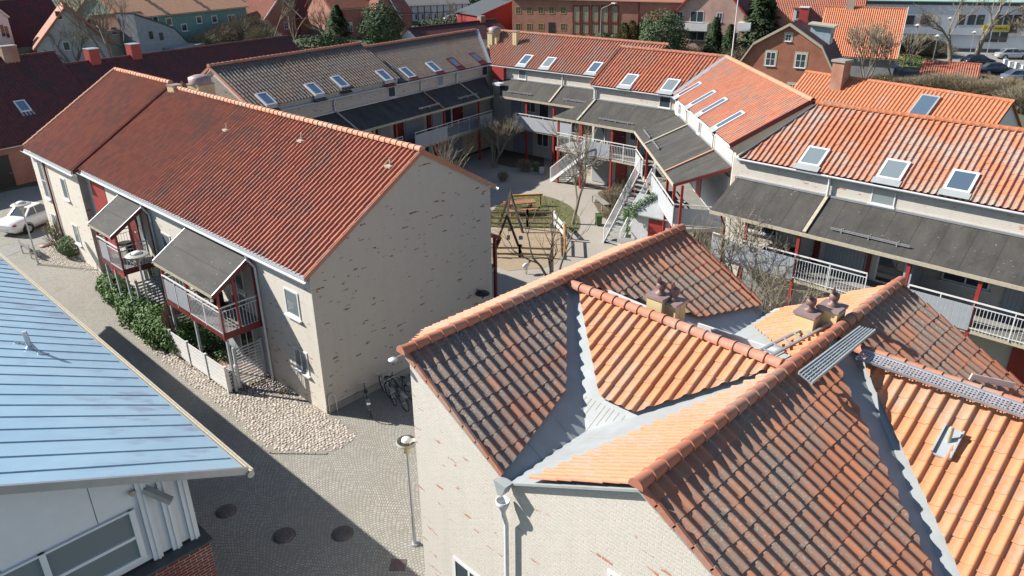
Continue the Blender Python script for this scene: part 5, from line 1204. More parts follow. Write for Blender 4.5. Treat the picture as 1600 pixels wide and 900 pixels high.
# gambrel brick house
GA = P(1165, 140); h = House('gambrel_house', 'red brick house with cream-edged gambrel gable and three white windows', 'house', (GA.x, GA.y), -76)
pa = [h.at(*q) for q in [(1168, 98), (1190, 66), (1235, 40), (1285, 76), (1312, 130)]]
c_x = pa[2].x; hw = max(pa[4].x-c_x, 4.5); print('gambrel', [tuple(round(c, 1) for c in q) for q in pa]); zap = pa[2].z; zk = pa[3].z; xk = pa[3].x-c_x; zl_ = 1.2
prof = [(c_x-hw, zl_), (c_x-xk, zk), (c_x, zap), (c_x+xk, zk), (c_x+hw, zl_)]
uvbox(MB().prism([(c_x-hw, 0, 0), (c_x+hw, 0, 0)]+[(x, 0, z) for x, z in reversed(prof)], (0, 6.5, 0)).build('wall', M['brick_orange'], h.o))
mb = MB(); rb_ = MB()
for (xa, za), (xb, zb2) in zip(prof[:-1], prof[1:]):
    mb.prism([(xa, -.35, za), (xb, -.35, zb2), (xb, -.35, zb2+.30), (xa, -.35, za+.30)], (0, .28, 0))
    rb_.prism([(xa, -.07, za+.12), (xb, -.07, zb2+.12), (xb, -.07, zb2+.26), (xa, -.07, za+.26)], (0, 6.9, 0))
mb.build('verge_board', M['cream'], h.o); rb_.build('roof', M['tile_maroon'], h.o)
for u, v, w_, h_ in [(1204, 92, 1.05, 1.5), (1251, 95, 1.1, 1.5), (1232, 59, .65, .75), (1238, 137, 1.0, .8)]: h.win(u, v, w_, h_, nx=2, ny=2, trim='cream')
dmx = c_x+xk*.45; dm = MB().prism([(dmx, 2.6, zk+.1), (dmx+2.2, 2.6, zk+.1), (dmx+2.2, 2.6, zap-.3), (dmx, 2.6, zap-.1)], (0, 2.0, 0)).build('dormer', M['paleblue'], h.o)
MB().prism([(dmx-.3, 2.3, zap-.05), (dmx+2.5, 2.3, zap-.30), (dmx+2.5, 2.3, zap-.15), (dmx-.3, 2.3, zap+.1)], (0, 2.6, 0)).build('dormer_roof', M['cream'], dm)
wall_window(dm, (dmx+2.21, 3.0, zk+.4), (0, 1, 0), 1.2, 1.0, sill=False)
ch = MB().box(c_x-.2, c_x+.7, 4.6, 5.4, zap-1, zap+1.5).build('chimney', M['redpaint'], h.o); MB().box(c_x-.3, c_x+.8, 4.5, 5.5, zap+1.5, zap+1.6).build('chimney_cap', M['white'], ch)
# orange roof house right of it
a = P(1288, 118); h = House('orange_roof_house', 'house with bright orange roof, white verge and tree-shadowed slope right of the gambrel house', 'house', (a.x+1.5, a.y), -72)
h.body(-2.0, 7.2, 9.5, 2.4, 7.6, 'greywall', 'tile_clean', ov=.2)
MB().beam((7.42, -.25, 2.35), (7.42, 4.75, 7.85), .06, .25).build('verge_board', M['white'], h.o)
MB().box(.3, 1.2, 4.4, 5.2, 7, 9.8).build('chimney', M['brick_pink'], h.o)
# white office
a = P(1315, 76); h = House('office_building', 'long white office building with pale green metal roof', 'office building', (a.x, a.y), -62)
uvbox(MB().box(-3.5, 32, 0, 14, 2.45, 6.6).box(7, 32, .3, 14, 0, 2.45).box(-3.5, -.5, .3, 14, 0, 2.45).build('wall', M['whitewall'], h.o))
MB().box(-3.6, 32.2, -.12, -.02, 6.6, 7.0).build('roof_edge', M['slate'], h.o)
MB().prism([(-3.6, -.15, 7.0), (33, -.15, 7.0), (33, 9, 9.4), (-3.6, 9, 9.4)], (0, 0, .12)).build('metal_roof', M['greenroof'], h.o)
MB().box(-.5, 7, 1.6, 1.8, 0, 2.4).box(7, 32, .2, .29, 0, .5).build('recessed_front', M['slate'], h.o)
for u, v in [(1389, 30), (1420, 31), (1447, 31)]: h.win(u, v, 1.5, 1.3, mats=('slate', 'glass'), sill=False, fr=.06)
for u, v in [(1502, 31), (1518, 31), (1532, 31), (1561, 31), (1575, 31), (1589, 31), (1584, 44), (1540, 58), (1554, 58), (1568, 58)]: h.win(u, v, 1.0, 1.4, mats=('slate', 'glass'), sill=False, fr=.05)
q = h.at(1556, 44); sg = MB().box(q.x-1.7, q.x+1.7, -.22, -.05, q.z-.38, q.z+.38).build('fascia_sign', M['signyellow'], h.o)
mb = MB(); x = q.x-1.35     # a line of small dark lettering, too far away to read
rs = random.Random(11)
while x < q.x+1.3:
    w_ = rs.choice((.10, .13, .16)); 
    mb.box(x, x+.035, -.235, -.225, q.z-.12, q.z+.14)
    if rs.random() < .7: mb.box(x+.035, x+w_, -.235, -.225, q.z+rs.choice((-.12, .0, .10)), q.z+rs.choice((-.08, .04, .14)))
    if rs.random() < .5: mb.box(x+w_-.035, x+w_, -.235, -.225, q.z-.12, q.z+.10)
    x += w_+.06
mb.build('sign_lettering', M['slate'], sg)
# orange-roofed house behind the right wing
p0, p1 = P(1258, 113, 7.4), P(1583, 160, 7.4); az = math.degrees(math.atan2(p1.y-p0.y, p1.x-p0.x)); Lh = (p1-p0).length
d_ = Vector((math.cos(R(az)), math.sin(R(az)), 0)); nb = Vector((-d_.y, d_.x, 0)); a = p0-nb*4.2
h = House('orange_roof_house', 'long low orange-roofed house with brick chimney and white gable behind the right terrace', 'house', (a.x, a.y), az)
h.body(.2, Lh-.1, 8.4, 3.9, 7.35, 'white', 'tile_clean', ov=.15)
q = h.inv @ V(1318, 118, h.Mt @ Vector((0, 4.0, 0)), (d_.x, d_.y)); ch = MB().box(q.x-.42, q.x+.42, 3.2, 4.0, 5.9, 8.5).build('chimney', M['brick_orange'], h.o); MB().box(q.x-.5, q.x+.5, 3.1, 4.1, 8.5, 8.65).build('chimney_cap', M['concrete'], ch)
kk = (7.35-3.9)/4.2; q = h.inv @ PL(1443, 170, h.Mt @ Vector((0, 4.2, 7.45)), h.Mt.to_3x3() @ Vector((0, -kk, 1)))
roof_window(h.o, q, (1, 0, 0), (0, 1, kk), 1.15, 1.9, frame='galv', apron='galv', lift=.15)
for u, v, ww in [(1306, 163, 1.7), (1350, 171, 2.6)]:
    q = h.inv @ PL(u, v, h.Mt @ Vector((0, 4.2, 7.5)), h.Mt.to_3x3() @ Vector((0, -kk, 1))); MB().box(q.x-ww/2, q.x+ww/2, q.y-.7, q.y+.6, q.z-.5, q.z+.12).build('flat_dormer', M['greywood'], h.o)
# small orange roof further right
a = P(1425, 126, 0); h = House('small_orange_roof_shed', 'small shed with weathered orange roof among the brown thickets', 'shed', (a.x-2, a.y-2), -75)
h.body(-.5, 5.2, 4.4, 1.2, 2.3, 'greywall', 'tile_far_red', ov=.2)

# ================================================================ STREETS AND CARS BEHIND
sheet('road', [P(1380, 110), P(1420, 88), P(1340, 76), P(1600, 78), P(1760, 95), P(1700, 135), P(1500, 128)], .004, 'concrete')
sheet('parking', [P(1350, 130), P(1350, 100), P(1420, 112), P(1640, 108), P(1700, 150), P(1560, 150)], .008, 'asphalt')
sheet('far_lawn', [P(375, 26), P(380, 12), P(480, 10), P(490, 24)], .004, 'grass')
sheet('far_path', [P(380, 40), P(385, 25), P(440, 26), P(430, 44)], .006, 'concrete')
sheet('verge_grass', [P(1355, 100), P(1380, 84), P(1420, 82), P(1480, 104), P(1440, 110)], .012, 'grass')
def car(label, mat, loc, az, group, coupe=False, L=4.35):
    o = thing('parked_car', label, 'car', loc, R(az), group)
    W_ = .86; s = L/4.35
    st = [(-2.17, .60, .34, .66), (-2.08, .78, .26, .84), (-1.7, .86, .24, .92), (-.7, .87, .22, .93), (.5, .87, .22, .92), (1.1, .86, .22, .88), (1.7, .83, .24, .78), (2.05, .74, .28, .66), (2.17, .58, .36, .56)]
    v = []; n = 10
    for x, w_, z0, z1_ in st:
        zm = (z0+z1_)/2
        for yy, zz in [(-w_*.9, z0), (-w_, zm-.05), (-w_*.98, z1_-.10), (-w_*.86, z1_), (-w_*.4, z1_+.03), (w_*.4, z1_+.03), (w_*.86, z1_), (w_*.98, z1_-.10), (w_, zm-.05), (w_*.9, z0)]: v.append((x*s, yy, zz))
    fs = []
    for k_ in range(len(st)-1):
        for i in range(n): fs.append((k_*n+i, k_*n+(i+1) % n, (k_+1)*n+(i+1) % n, (k_+1)*n+i))
    mb = MB().add(v, fs, True); mb.add(v[:n], [tuple(range(n-1, -1, -1))]); mb.add(v[-n:], [tuple(range(n))]); mb.build('body', M[mat], o)
    r0 = (-1.15, .62, .90) if coupe else (-1.75, .68, .92)
    g = [(r0[0], -r0[1], r0[2]), (r0[0], r0[1], r0[2]), (1.05, .68, .90), (1.05, -.68, .90)]
    t = [(-.62 if coupe else -1.15, -.50, 1.33), (-.62 if coupe else -1.15, .50, 1.33), (.28, .52, 1.37), (.28, -.52, 1.37)]
    gv = [(x*s, y_, z_) for x, y_, z_ in g+t]
    MB().add(gv, [(0, 4, 5, 1), (1, 5, 6, 2), (2, 6, 7, 3), (3, 7, 4, 0), (4, 7, 6, 5)]).build('windows', M['glass'], o)
    MB().prism([(t[0][0]*s, -.52, 1.335), (t[2][0]*s, -.54, 1.375), (t[2][0]*s, .54, 1.375), (t[0][0]*s, .52, 1.335)], (0, 0, .045)).beam((g[0][0]*s, -.62, .92), (t[0][0]*s, -.51, 1.35), .12, .05).beam((g[0][0]*s, .62, .92), (t[0][0]*s, .51, 1.35), .12, .05).beam((g[2][0]*s, -.67, .92), (t[2][0]*s, -.52, 1.37), .05, .04).beam((g[2][0]*s, .67, .92), (t[2][0]*s, .52, 1.37), .05, .04).beam((-.3*s, -.66, .9), (-.3*s, -.53, 1.36), .06, .03).beam((-.3*s, .66, .9), (-.3*s, .53, 1.36), .06, .03).build('roof', M[mat], o)
    for x in (-1.28*s, 1.32*s):
        for sy in (-1, 1):
            w1 = MB().lathe((x, sy*.80, .32), [(.2, -.11), (.30, -.10), (.32, -.05), (.32, .05), (.30, .10), (.2, .11)], 18, 'y').build('wheel', M['rubber'], o)
            rm = MB().tube((x, sy*.86, .32), (x, sy*.915, .32), .20, .17, 12)
            for i in range(6): c = math.cos(i*math.pi/3); e_ = math.sin(i*math.pi/3); rm.beam((x, sy*.92, .32), (x+c*.19, sy*.92, .32+e_*.19), .035, .02, (0, 1, 0))
            rm.build('rim', M['galv'], w1)
            MB().lathe((x, sy*.845, .34), [(.33, -.03), (.37, -.03), (.37, .035), (.33, .035)], 18, 'y').build('wheel_arch', M['rubber'], o)
    for sy in (-1, 1):
        MB().blob((-2.02*s, sy*.66, .72), .12, .17, .08).build('tail_light', M['taillight'], o); MB().blob((2.0*s, sy*.60, .62), .13, .16, .07).build('headlight', M['glass'], o)
        MB().blob((.85*s, sy*.93, .95), .08, .07, .06).build('wing_mirror', M[mat], o)
    MB().box(-2.195*s, -2.175*s, -.26, .26, .44, .55).build('number_plate', M['white'], o)
    return o
car('white two-door coupe parked in the side street at the left edge', 'carwhite', (10.15, 52.55, 0), 30, None, True)
G = 'cars parked around the far street'
for lab, mt, (u, v), az in [('silver-white hatchback with red tail lights by the bare bushes behind the orange roof', 'carsilver', (1378, 106), 60), ('blue-grey car half hidden behind the tree right of the gambrel house', 'carblue', (1362, 96), 60), ('dark estate car behind the two bare street trees', 'cardark', (1527, 102), -40),
        ('dark saloon nearer to the white posts at the right edge', 'cardark', (1556, 116), -50), ('silver saloon driving on the far road at the right', 'carsilver', (1580, 92), -50), ('white van-like car by the office recess', 'carwhite', (1392, 71), -55), ('pale blue car cut by the right picture edge', 'carblue', (1594, 128), -50),
        ('white car parked above the black cottage roof', 'carwhite', (723, 31), -20), ('grey car beside the white one above the black cottage roof', 'carsilver', (708, 34), -20), ('pink-white car at the far right end of the office', 'carwhite', (1594, 79), -55)]:
    q = P(u, v); car(lab, mt, (q.x, q.y, 0), az, G)

# ================================================================ STREET LAMPS
def lamp(label, base, h, group='mushroom street lamps along the cobbled street', r=.50, dr=.22):
    o = thing('street_lamp', label, 'street lamp', (base[0], base[1], 0), 0, group)
    MB().tube((0, 0, 0), (0, 0, h*.3), .06, .05, 10).tube((0, 0, h*.3), (0, 0, h-.35), .04, .036, 10).tube((0, 0, 0), (0, 0, .06), .13, .12, 12).build('pole', M['galv'], o)
    MB().lathe((0, 0, h-.35), [(.05, 0), (.11, .02), (.12, .16), (.10, .24)], 14).build('lamp_body', M['yellow'], o)
    MB().lathe((0, 0, h-.06), [(.10, -.05), (r*.9, .0), (r, .02), (r*.9, .05), (.26, .09)], 24).build('shade', M['lampshade'], o)
    MB().lathe((0, 0, h+.03), [(dr, 0), (dr*.9, .06), (dr*.45, .10), (0, .11)], 16).build('dome', M['white'], o)
    return o
def zat(base, u, v):
    b_ = Vector(base); dvec = Vector((b_.y, -b_.x)).normalized(); return V(u, v, b_, dvec).z
for lab, bp_, tp in [('lamp post with pale disc shade beside the bench and white coupe', (60, 413), (33, 318)), ('lamp post standing in the laurel hedge before the first balcony', (243, 522), (214, 397)), ('tall lamp post close to the foreground gable wall', (648, 850), (633, 690))]:
    b_ = P(*bp_); lamp(lab, b_, zat(b_, *tp), r=.30 if bp_[0] > 600 else .50, dr=.14 if bp_[0] > 600 else .22)
b_ = V(756, 450, lw(0, -.01), (lw(1, 0)-lw(0, 0)).xy); wl = thing('wall_lamp', 'black disc wall lamp on the shaded gable of the long block', 'wall lamp', tuple(lw(0, 0)+Vector((0, 0, 0))), R(2.5))
q = LR.inverted() @ b_; q.x -= .45; MB().lathe((q.x, -.38, q.z), [(0, -.26), (.05, -.16), (.12, -.05), (.32, .0), (.30, .04), (0, .07)], 18).build('shade', M['black'], wl); MB().tube((q.x, -.38, q.z+.05), (q.x, -.0, q.z+.10), .02).build('arm', M['black'], wl)
for i, (u, v, hp, lab) in enumerate([(1541, 87, 4.5, 'white-headed lamp between the two bare street trees'), (1514, 90, 3.5, 'short lamp with broad white disc by the dark estate car'), (1473, 84, 5, 'lamp in front of the office recess left of the bare trees'), (1420, 108, 5.5, 'lamp in the green verge left of the bare trees'), (1455, 105, 4.0, 'thin lamp at the right tip of the green verge')]):
    q = P(u, v); lamp(lab, q, hp, 'lamps along the far road', .45)
q = P(1090, 98); o_ = thing('flagpole', 'tall white flagpole in front of the pink brick flats', 'flagpole', (q.x-12, q.y-12, 0)); MB().tube((0, 0, 0), (0, 0, 14), .09, .04, 10).build('pole', M['white'], o_); MB().blob((0, 0, 14.05), .09, .09, .09).build('finial', M['yellow'], o_)
q = P(937, 80); o_ = thing('road_lamp', 'curved grey road lamp in front of the brick school', 'street lamp', (q.x, q.y, 0)); MB().tube((0, 0, 0), (0, 0, 6.2), .08, .05).tube((0, 0, 6.2), (1.0, -1.4, 7.0), .05, .04).build('pole', M['galv'], o_); MB().box(.8, 1.3, -1.9, -1.2, 6.95, 7.08).build('lamp_head', M['white'], o_)
# white pillars at the far right
for i, (u, v) in enumerate([(1576, 112), (1586, 113), (1596, 118), (1568, 108)]):
    q = P(u, v); o_ = thing('gate_pillar', 'white pillars beside the parked cars at the right edge', 'pillar', (q.x, q.y, 0), R(-50), 'white pillars at the far parking'); MB().box(-.2, .2, -.2, .2, 0, 1.2).build('shaft', M['white'], o_); MB().box(-.24, .24, -.24, .24, 1.2, 1.27).build('cap', M['white'], o_)
# ================================================================ VEGETATION
def bare_tree(label, base, h, spread, name='bare_tree', bark='bark', twig='twig', stems=1, lev=5, seed=1, r0=None, trunk=.3, group=None, cat='tree', dense=1.0, up=.35, kids=3, rmin=.009):
    rs = random.Random(seed); o = thing(name, label, cat, (base[0], base[1], 0), 0, group)
    tr = MB(); br = MB(); tw = MB(); r0 = r0 or h*.022
    def grow(p, d, L, r, l):
        n = 3 if l < 3 else 2
        pts = [p]; q = p.copy(); dd = d.copy()
        for i in range(n):
            dd = (dd+Vector((rs.uniform(-1, 1), rs.uniform(-1, 1), rs.uniform(-.4, 1)*up))*.22).normalized(); q = q+dd*(L/n); pts.append(q.copy())
        for i in range(n):
            ra, rb = r*(1-.4*i/n), r*(1-.4*(i+1)/n); m_ = (tr if stems == 1 else br) if l == 0 else br if l < 3 else tw
            m_.tube(pts[i], pts[i+1], ra, rb, n=8 if l == 0 else 5 if l < 2 else 3, caps=False)
        if l >= lev: return
        k_ = kids+(1 if rs.random() < dense-.5 else 0)
        for i in range(k_):
            t = 1.0 if i == 0 else rs.uniform(.35, 1.0); j = min(n-1, int(t*n)); pp = pts[j].lerp(pts[j+1], t*n-j if t < 1 else 1)
            a = rs.uniform(0, 6.28); sp = spread*rs.uniform(.55, 1.15)*(.5 if i == 0 else 1)
            side = dd.orthogonal().normalized(); side.rotate(Matrix.Rotation(a, 3, dd)); nd = (dd+side*sp+Vector((0, 0, up*.5))).normalized()
            grow(pp, nd, L*rs.uniform(.58, .85), max(r*.58, rmin), l+1)
    for s_ in range(stems):
        a = 6.28*s_/stems+rs.uniform(0, 1); d = Vector((math.cos(a)*.35, math.sin(a)*.35, 1)).normalized() if stems > 1 else Vector((rs.uniform(-.06, .06), rs.uniform(-.06, .06), 1)).normalized()
        grow(Vector((math.cos(a)*.08*(stems > 1), math.sin(a)*.08*(stems > 1), 0)), d, h*trunk, r0, 0)
    if stems > 1: tr.tube((0, 0, -.05), (0, 0, .25), .09+r0, .06+r0, 8)
    tr.build('trunk', M[bark], o); br.build('branches', M[bark], o); tw.build('crown', M[twig], o)
    return o
def leafcloud(mb, c, rx, ry, rz, n, s, rs, flat=.0, shell=.55, lump=.25):
    ph = [rs.uniform(0, 6.28) for _ in range(6)]
    for i in range(n):
        u = rs.uniform(-1, 1); a = rs.uniform(0, 6.283); q = math.sqrt(1-u*u); rr = (shell+(1-shell)*rs.random()**.6)
        rr *= 1+lump*(math.sin(3*a+ph[0]+4*u)*.5+math.sin(5*a+ph[1]-3*u)*.3+math.sin(9*u+ph[2]+2*a)*.3)
        p = Vector((c[0]+rx*q*math.cos(a)*rr, c[1]+ry*q*math.sin(a)*rr, c[2]+rz*u*rr))
        if p.z < .02: p.z = .02+rs.random()*.1
        nrm = Vector((q*math.cos(a)+rs.uniform(-.8, .8), q*math.sin(a)+rs.uniform(-.8, .8), u+rs.uniform(-.5, 1.0))).normalized()
        t = nrm.orthogonal().normalized(); t.rotate(Matrix.Rotation(rs.uniform(0, 6.28), 3, nrm)); b2 = nrm.cross(t); k_ = s*rs.uniform(.6, 1.3)
        mb.add([p-t*k_, p+b2*k_*.5, p+t*k_, p-b2*k_*.5], [(0, 1, 2, 3)])
def shrub(name, label, base, rx, ry, h, mat='leafyew', n=1500, s=.06, seed=1, cat='shrub', group=None, lump=.2, rz=0, stems=True, shell=.55):
    rs = random.Random(seed); o = thing(name, label, cat, (base[0], base[1], 0), rz, group); mb = MB(); leafcloud(mb, (0, 0, h*.52), rx, ry, h*.5, n, s, rs, lump=lump, shell=shell)
    mb.build('foliage', M[mat], o)
    if stems:
        st = MB()
        for i in range(12): a = rs.uniform(0, 6.28); st.tube((0, 0, 0), (math.cos(a)*rx*.7, math.sin(a)*ry*.7, h*rs.uniform(.5, .9)), .02, .008, 4, False)
        st.build('stems', M['bark'], o)
    return o
def twigbush(name, label, base, rx, ry, h, mat='twig', n=500, seed=1, group=None, cat='shrub', leaf=None, nl=0, ls=.05):
    rs = random.Random(seed); o = thing(name, label, cat, (base[0], base[1], 0), 0, group); mb = MB()
    for i in range(n):
        a = rs.uniform(0, 6.28); r_ = math.sqrt(rs.random()); p = Vector((math.cos(a)*rx*r_*.55, math.sin(a)*ry*r_*.55, rs.uniform(0, h*.4)))
        q = Vector((math.cos(a)*rx*r_*rs.uniform(.8, 1.2), math.sin(a)*ry*r_*rs.uniform(.8, 1.2), h*math.sqrt(max(.05, 1-r_*r_*.8))*rs.uniform(.55, 1.05)))
        m_ = p.lerp(q, .5)+Vector((rs.uniform(-.1, .1)*rx, rs.uniform(-.1, .1)*ry, h*.06)); mb.tube(p, m_, .012*h, .008*h, 3, False).tube(m_, q, .008*h, .003*h, 3, False)
        for _ in range(2):
            e_ = q+Vector((rs.uniform(-.2, .2)*rx, rs.uniform(-.2, .2)*ry, rs.uniform(-.02, .2)*h)); mb.tube(m_, e_, .006*h, .003*h, 3, False)
    mb.build('stems', M[mat], o)
    if leaf:
        lm = MB(); leafcloud(lm, (0, 0, h*.55), rx*.9, ry*.9, h*.5, nl, ls, rs, shell=.3); lm.build('foliage', M[leaf], o)
    return o
def conifer(name, label, base, h, r, mat='leafconifer', n=5000, s=.22, seed=1, column=False, group=None, droop=.3):
    rs = random.Random(seed); o = thing(name, label, 'tree', (base[0], base[1], 0), 0, group); mb = MB(); tr = MB().tube((0, 0, 0), (0, 0, h*.95), h*.018+.05, .03, 6, False)
    for i in range(n):
        t = rs.random()**(.75 if not column else .95); z = h*(.06+.94*t); a = rs.uniform(0, 6.28)
        rr = r*((1-t)**.75 if not column else min(1, (1-t)*3.2)**.6)*(1+.22*math.sin(5*a+z*2.1)+.18*math.sin(z*5+a*2))*(1-.45*rs.random()**2)+.05
        p = Vector((rr*math.cos(a), rr*math.sin(a), z-rr*droop)); out = Vector((math.cos(a), math.sin(a), rs.uniform(-.5, .5))).normalized(); t_ = out.cross(Vector((0, 0, 1))).normalized(); k_ = s*rs.uniform(.6, 1.4)
        up_ = Vector((rs.uniform(-.4, .4), rs.uniform(-.4, .4), 1)); mb.add([p-out*k_*.3, p+t_*k_*.45+up_*.1*k_, p+out*k_+Vector((0, 0, -k_*.25 if not column else k_*.6)), p-t_*k_*.45-up_*.1*k_], [(0, 1, 2, 3)])
    tr.build('trunk', M['bark'], o); mb.build('crown', M[mat], o); return o

# --- street side planting
hx = [(-.95, 17.2, .5, .9), (-1.05, 16.2, .6, 1.05), (-1.15, 15.1, .6, 1.0), (-1.2, 13.6, .75, 1.1), (-1.35, 12.5, .8, 1.15), (-1.25, 11.4, .8, 1.15), (-1.5, 10.5, .8, 1.2), (-1.35, 9.6, .8, 1.25), (-1.15, 8.8, .75, 1.2), (-.7, 9.4, .7, 1.0), (-.6, 8.2, .6, .9)]
o_ = thing('laurel_hedge', 'glossy green laurel hedge in front of the balconies of the long block', 'hedge', tuple(lw(-1.2, 12)), R(2.5)); mb = MB(); rs = random.Random(21); st = MB()
for i, (x, y, r_, h) in enumerate(hx):
    leafcloud(mb, (x+1.1, y-12, h*.52), r_*1.12, r_*1.15, h*.60, 2300, .078, rs, lump=.25); 
    for j in range(5): st.tube((x+1.2, y-12, 0), (x+1.2+rs.uniform(-.5, .5)*r_, y-12+rs.uniform(-.5, .5)*r_, h*.8), .02, .01, 4, False)
mb.build('foliage', M['leafgreen'], o_); st.build('stems', M['bark'], o_)
q = P(116, 402); shrub('ball_bush', 'clipped round dark green yew cushion at the corner of the long block', q+Vector((.25, .3, 0)), .95, .95, 1.15, n=5200, s=.05, lump=.06, seed=4, stems=False, shell=.85)
q = P(100, 388); twigbush('spring_shrub', 'leggy shrub with yellow-green spring leaves against the corner wall', q, .9, .8, 1.9, 'twigpale', 90, 8, leaf='leafyellow', nl=420, ls=.045)
q = P(112, 392); twigbush('spring_shrub', 'bare reddish climber stems beside the yellow-leaved shrub', q+Vector((.5, .3, 0)), .45, .45, 1.7, 'twig', 60, 9)
for i, (x, y, rx, h, mt, lab) in enumerate([(-.9, 7.7, .8, .7, 'leafconifer', 'dark low shrub just inside the white slatted fence'), (-.5, 6.7, .5, .45, 'leafyew', 'low green plant at the edge of the terrace slabs'), (-1.25, 6.9, .3, .3, 'leafdry', 'small dry tuft next to the terrace slabs'),
        (-.9, 10.6, .35, .5, 'leafyellow', 'pale leafy pot plant under the larger balcony'), (-.35, 7.6, .45, .8, 'leafconifer', 'dark shrub under the balcony floor')]):
    shrub('garden_shrub', lab, lw(x, y), rx, rx, h, mt, 420, .055, 30+i)
twigbush('dry_plant', 'reddish brown dead ground plant at the foot of the facade window', P(452, 612), .55, .35, .22, 'leafdry', 160, 12)
twigbush('climber', 'thin bare climber on the wall under the balconies', lw(-1.5, 9.0), .3, .7, 2.4, 'twig', 110, 13)
# --- courtyard trees
bare_tree('slender bare tree with knobbly pruned crown in front of the steel stairs', P(895, 350), 5.4, .62, stems=1, lev=4, seed=14, r0=.11, trunk=.46, bark='bark', twig='twigpale', dense=1.1, up=.25)
bare_tree('many-stemmed bare tree spreading over the play sand behind the foreground ridge', P(864, 445), 5.0, .70, stems=5, lev=4, seed=23, r0=.08, trunk=.36, twig='twigpale', dense=.5, up=.3, kids=2)
o_ = bare_tree('dense round-crowned bare tree standing in the shaded court corner', P(772, 262), 4.9, .75, stems=3, lev=5, seed=5, r0=.08, trunk=.30, bark='barkpale', twig='twigpale', dense=1.1, up=.5)
bare_tree('bare pale-budded tree in front of the white balcony railing', P(925, 262), 4.9, .6, stems=3, lev=4, seed=37, r0=.06, trunk=.34, bark='barkpale', twig='twigpale', dense=1.2)
bare_tree('bare tree showing pale twigs above the gable of the long block', P(700, 320), 5.2, .6, stems=4, lev=3, seed=41, r0=.06, trunk=.36, bark='barkpale', twig='twigpale')
bare_tree('widely spreading bare tree in front of the right terrace', (29.6, 14.9, 0), 6.2, .95, stems=3, lev=5, seed=52, r0=.09, trunk=.30, twig='twigpale', dense=0.7, up=.2, kids=3)
bare_tree('small bare tree between the foreground roof and the white wall corner', (31.0, 18.3, 0), 3.8, .8, stems=3, lev=4, seed=57, r0=.05, trunk=.33, twig='twigpale')
bare_tree('bare tree behind the two right chimneys of the foreground house', (27.5, 12.3, 0), 4.6, .8, stems=4, lev=4, seed=63, r0=.06, trunk=.34, twig='twigpale')
for i, (u, v, rx, h, mt, lab) in enumerate([(957, 318, .9, 1.3, 'leafdry', 'yellow-brown dry bush beside the concrete bench'), (975, 302, .9, 1.2, 'twig', 'grey-brown bare bush below the stairs'), (955, 345, .7, .9, 'leafdry', 'dry bush at the foot of the longer stairs'),
        (820, 268, .7, 1.0, 'leafdry', 'dry tuft bush in the shaded court bed'), (905, 288, .5, .6, 'leafyellow', 'small yellow-green plant under the balcony corner'), (786, 283, .5, .8, 'leafdry', 'pale grass tuft beside the gable edge')]):
    twigbush('court_shrub', lab, P(u, v), rx, rx, h, 'twigpale', 150, 70+i, leaf='leafdry' if mt != 'twig' else None, nl=260, ls=.04) if mt != 'leafyellow' else shrub('court_shrub', lab, P(u, v), rx, rx, h, mt, 300, .05, 70+i)
for i, (u, v, rx, h) in enumerate([(1185, 445, 1.3, 1.0), (1215, 462, 1.1, .9), (1170, 425, .9, .9)]): twigbush('court_shrub', 'scrubby undergrowth between the foreground roof and the right terrace', P(u, v), rx, rx, h, 'twigpale', 220, 90+i, group='scrub by the right terrace', leaf='leafyellow', nl=120, ls=.04)
# ivy on the shed and stairs
o_ = thing('ivy', 'bright green ivy climbing the shed corner and stair side', 'climbing plant', tuple(P(980, 380))); mb = MB(); rs = random.Random(77); c0 = P(980, 380)
for (u, v, z) in [(978, 379, .3), (977, 378, .8), (977, 377, 1.3), (978, 377, 1.8), (978, 333, 2.15), (985, 328, 2.25), (994, 323, 2.4), (1003, 318, 2.5), (1012, 313, 2.65), (1020, 308, 2.8), (990, 335, 2.25)]:
    p = P(u, v, z) if z > 2 else P(u, v)+Vector((0, 0, z)); leafcloud(mb, (p.x-c0.x, p.y-c0.y, p.z), .24, .24, .30, 210, .055, rs)
mb.build('foliage', M['leafgreen'], o_)
# --- background trees
gbt = None
bare_tree('big bare tree with pale crooked limbs behind the two red chimneys', P(178, 118), 14.5, .72, stems=2, lev=7, seed=101, r0=.28, trunk=.30, twig='twig', bark='bark', kids=2, dense=0.95, up=.3, rmin=0.016)
bare_tree('bare olive-brown tree in front of the grey gabled house', P(118, 112), 8.5, .62, stems=3, lev=6, seed=102, r0=.16, trunk=.28, twig='twigpale', kids=2, dense=1.0, rmin=0.016)
bare_tree('bare tree between the big tree and the cream wall', P(205, 95), 9.5, .6, stems=2, lev=6, seed=103, r0=.16, trunk=.3, twig='twigpale', kids=2, rmin=0.016, dense=1.1)
bare_tree('dark straight bare tree left of the brick villa', P(432, 84), 9.5, .55, lev=6, seed=104, r0=.16, trunk=.45, twig='twig', rmin=0.02, kids=2, dense=1.0)
bare_tree('forked bare tree in front of the small brick villa', P(465, 84), 9.0, .5, stems=2, lev=6, seed=105, r0=.16, trunk=.4, twig='twig', rmin=0.02, kids=2, dense=1.0)
bare_tree('fine-twigged pale bare tree before the half-timbered house', P(690, 58), 7.0, .5, stems=3, lev=6, seed=106, r0=.09, trunk=.3, bark='barkpale', twig='twigpale', rmin=0.014, kids=2, dense=1.1)
bare_tree('bare street tree left of the yellow sign', P(1482, 102), 9.0, .8, lev=7, seed=107, r0=.36, trunk=.36, kids=2, dense=1.0, up=.25, rmin=0.016)
bare_tree('big bare street tree in front of the yellow sign', P(1522, 100), 11.5, .75, lev=7, seed=108, r0=.42, trunk=.42, kids=2, dense=1.0, up=.3, rmin=0.016)
bare_tree('bare tree at the right edge beyond the road', P(1612, 85), 8.0, .8, lev=6, seed=109, r0=.2, trunk=.35, rmin=.024)
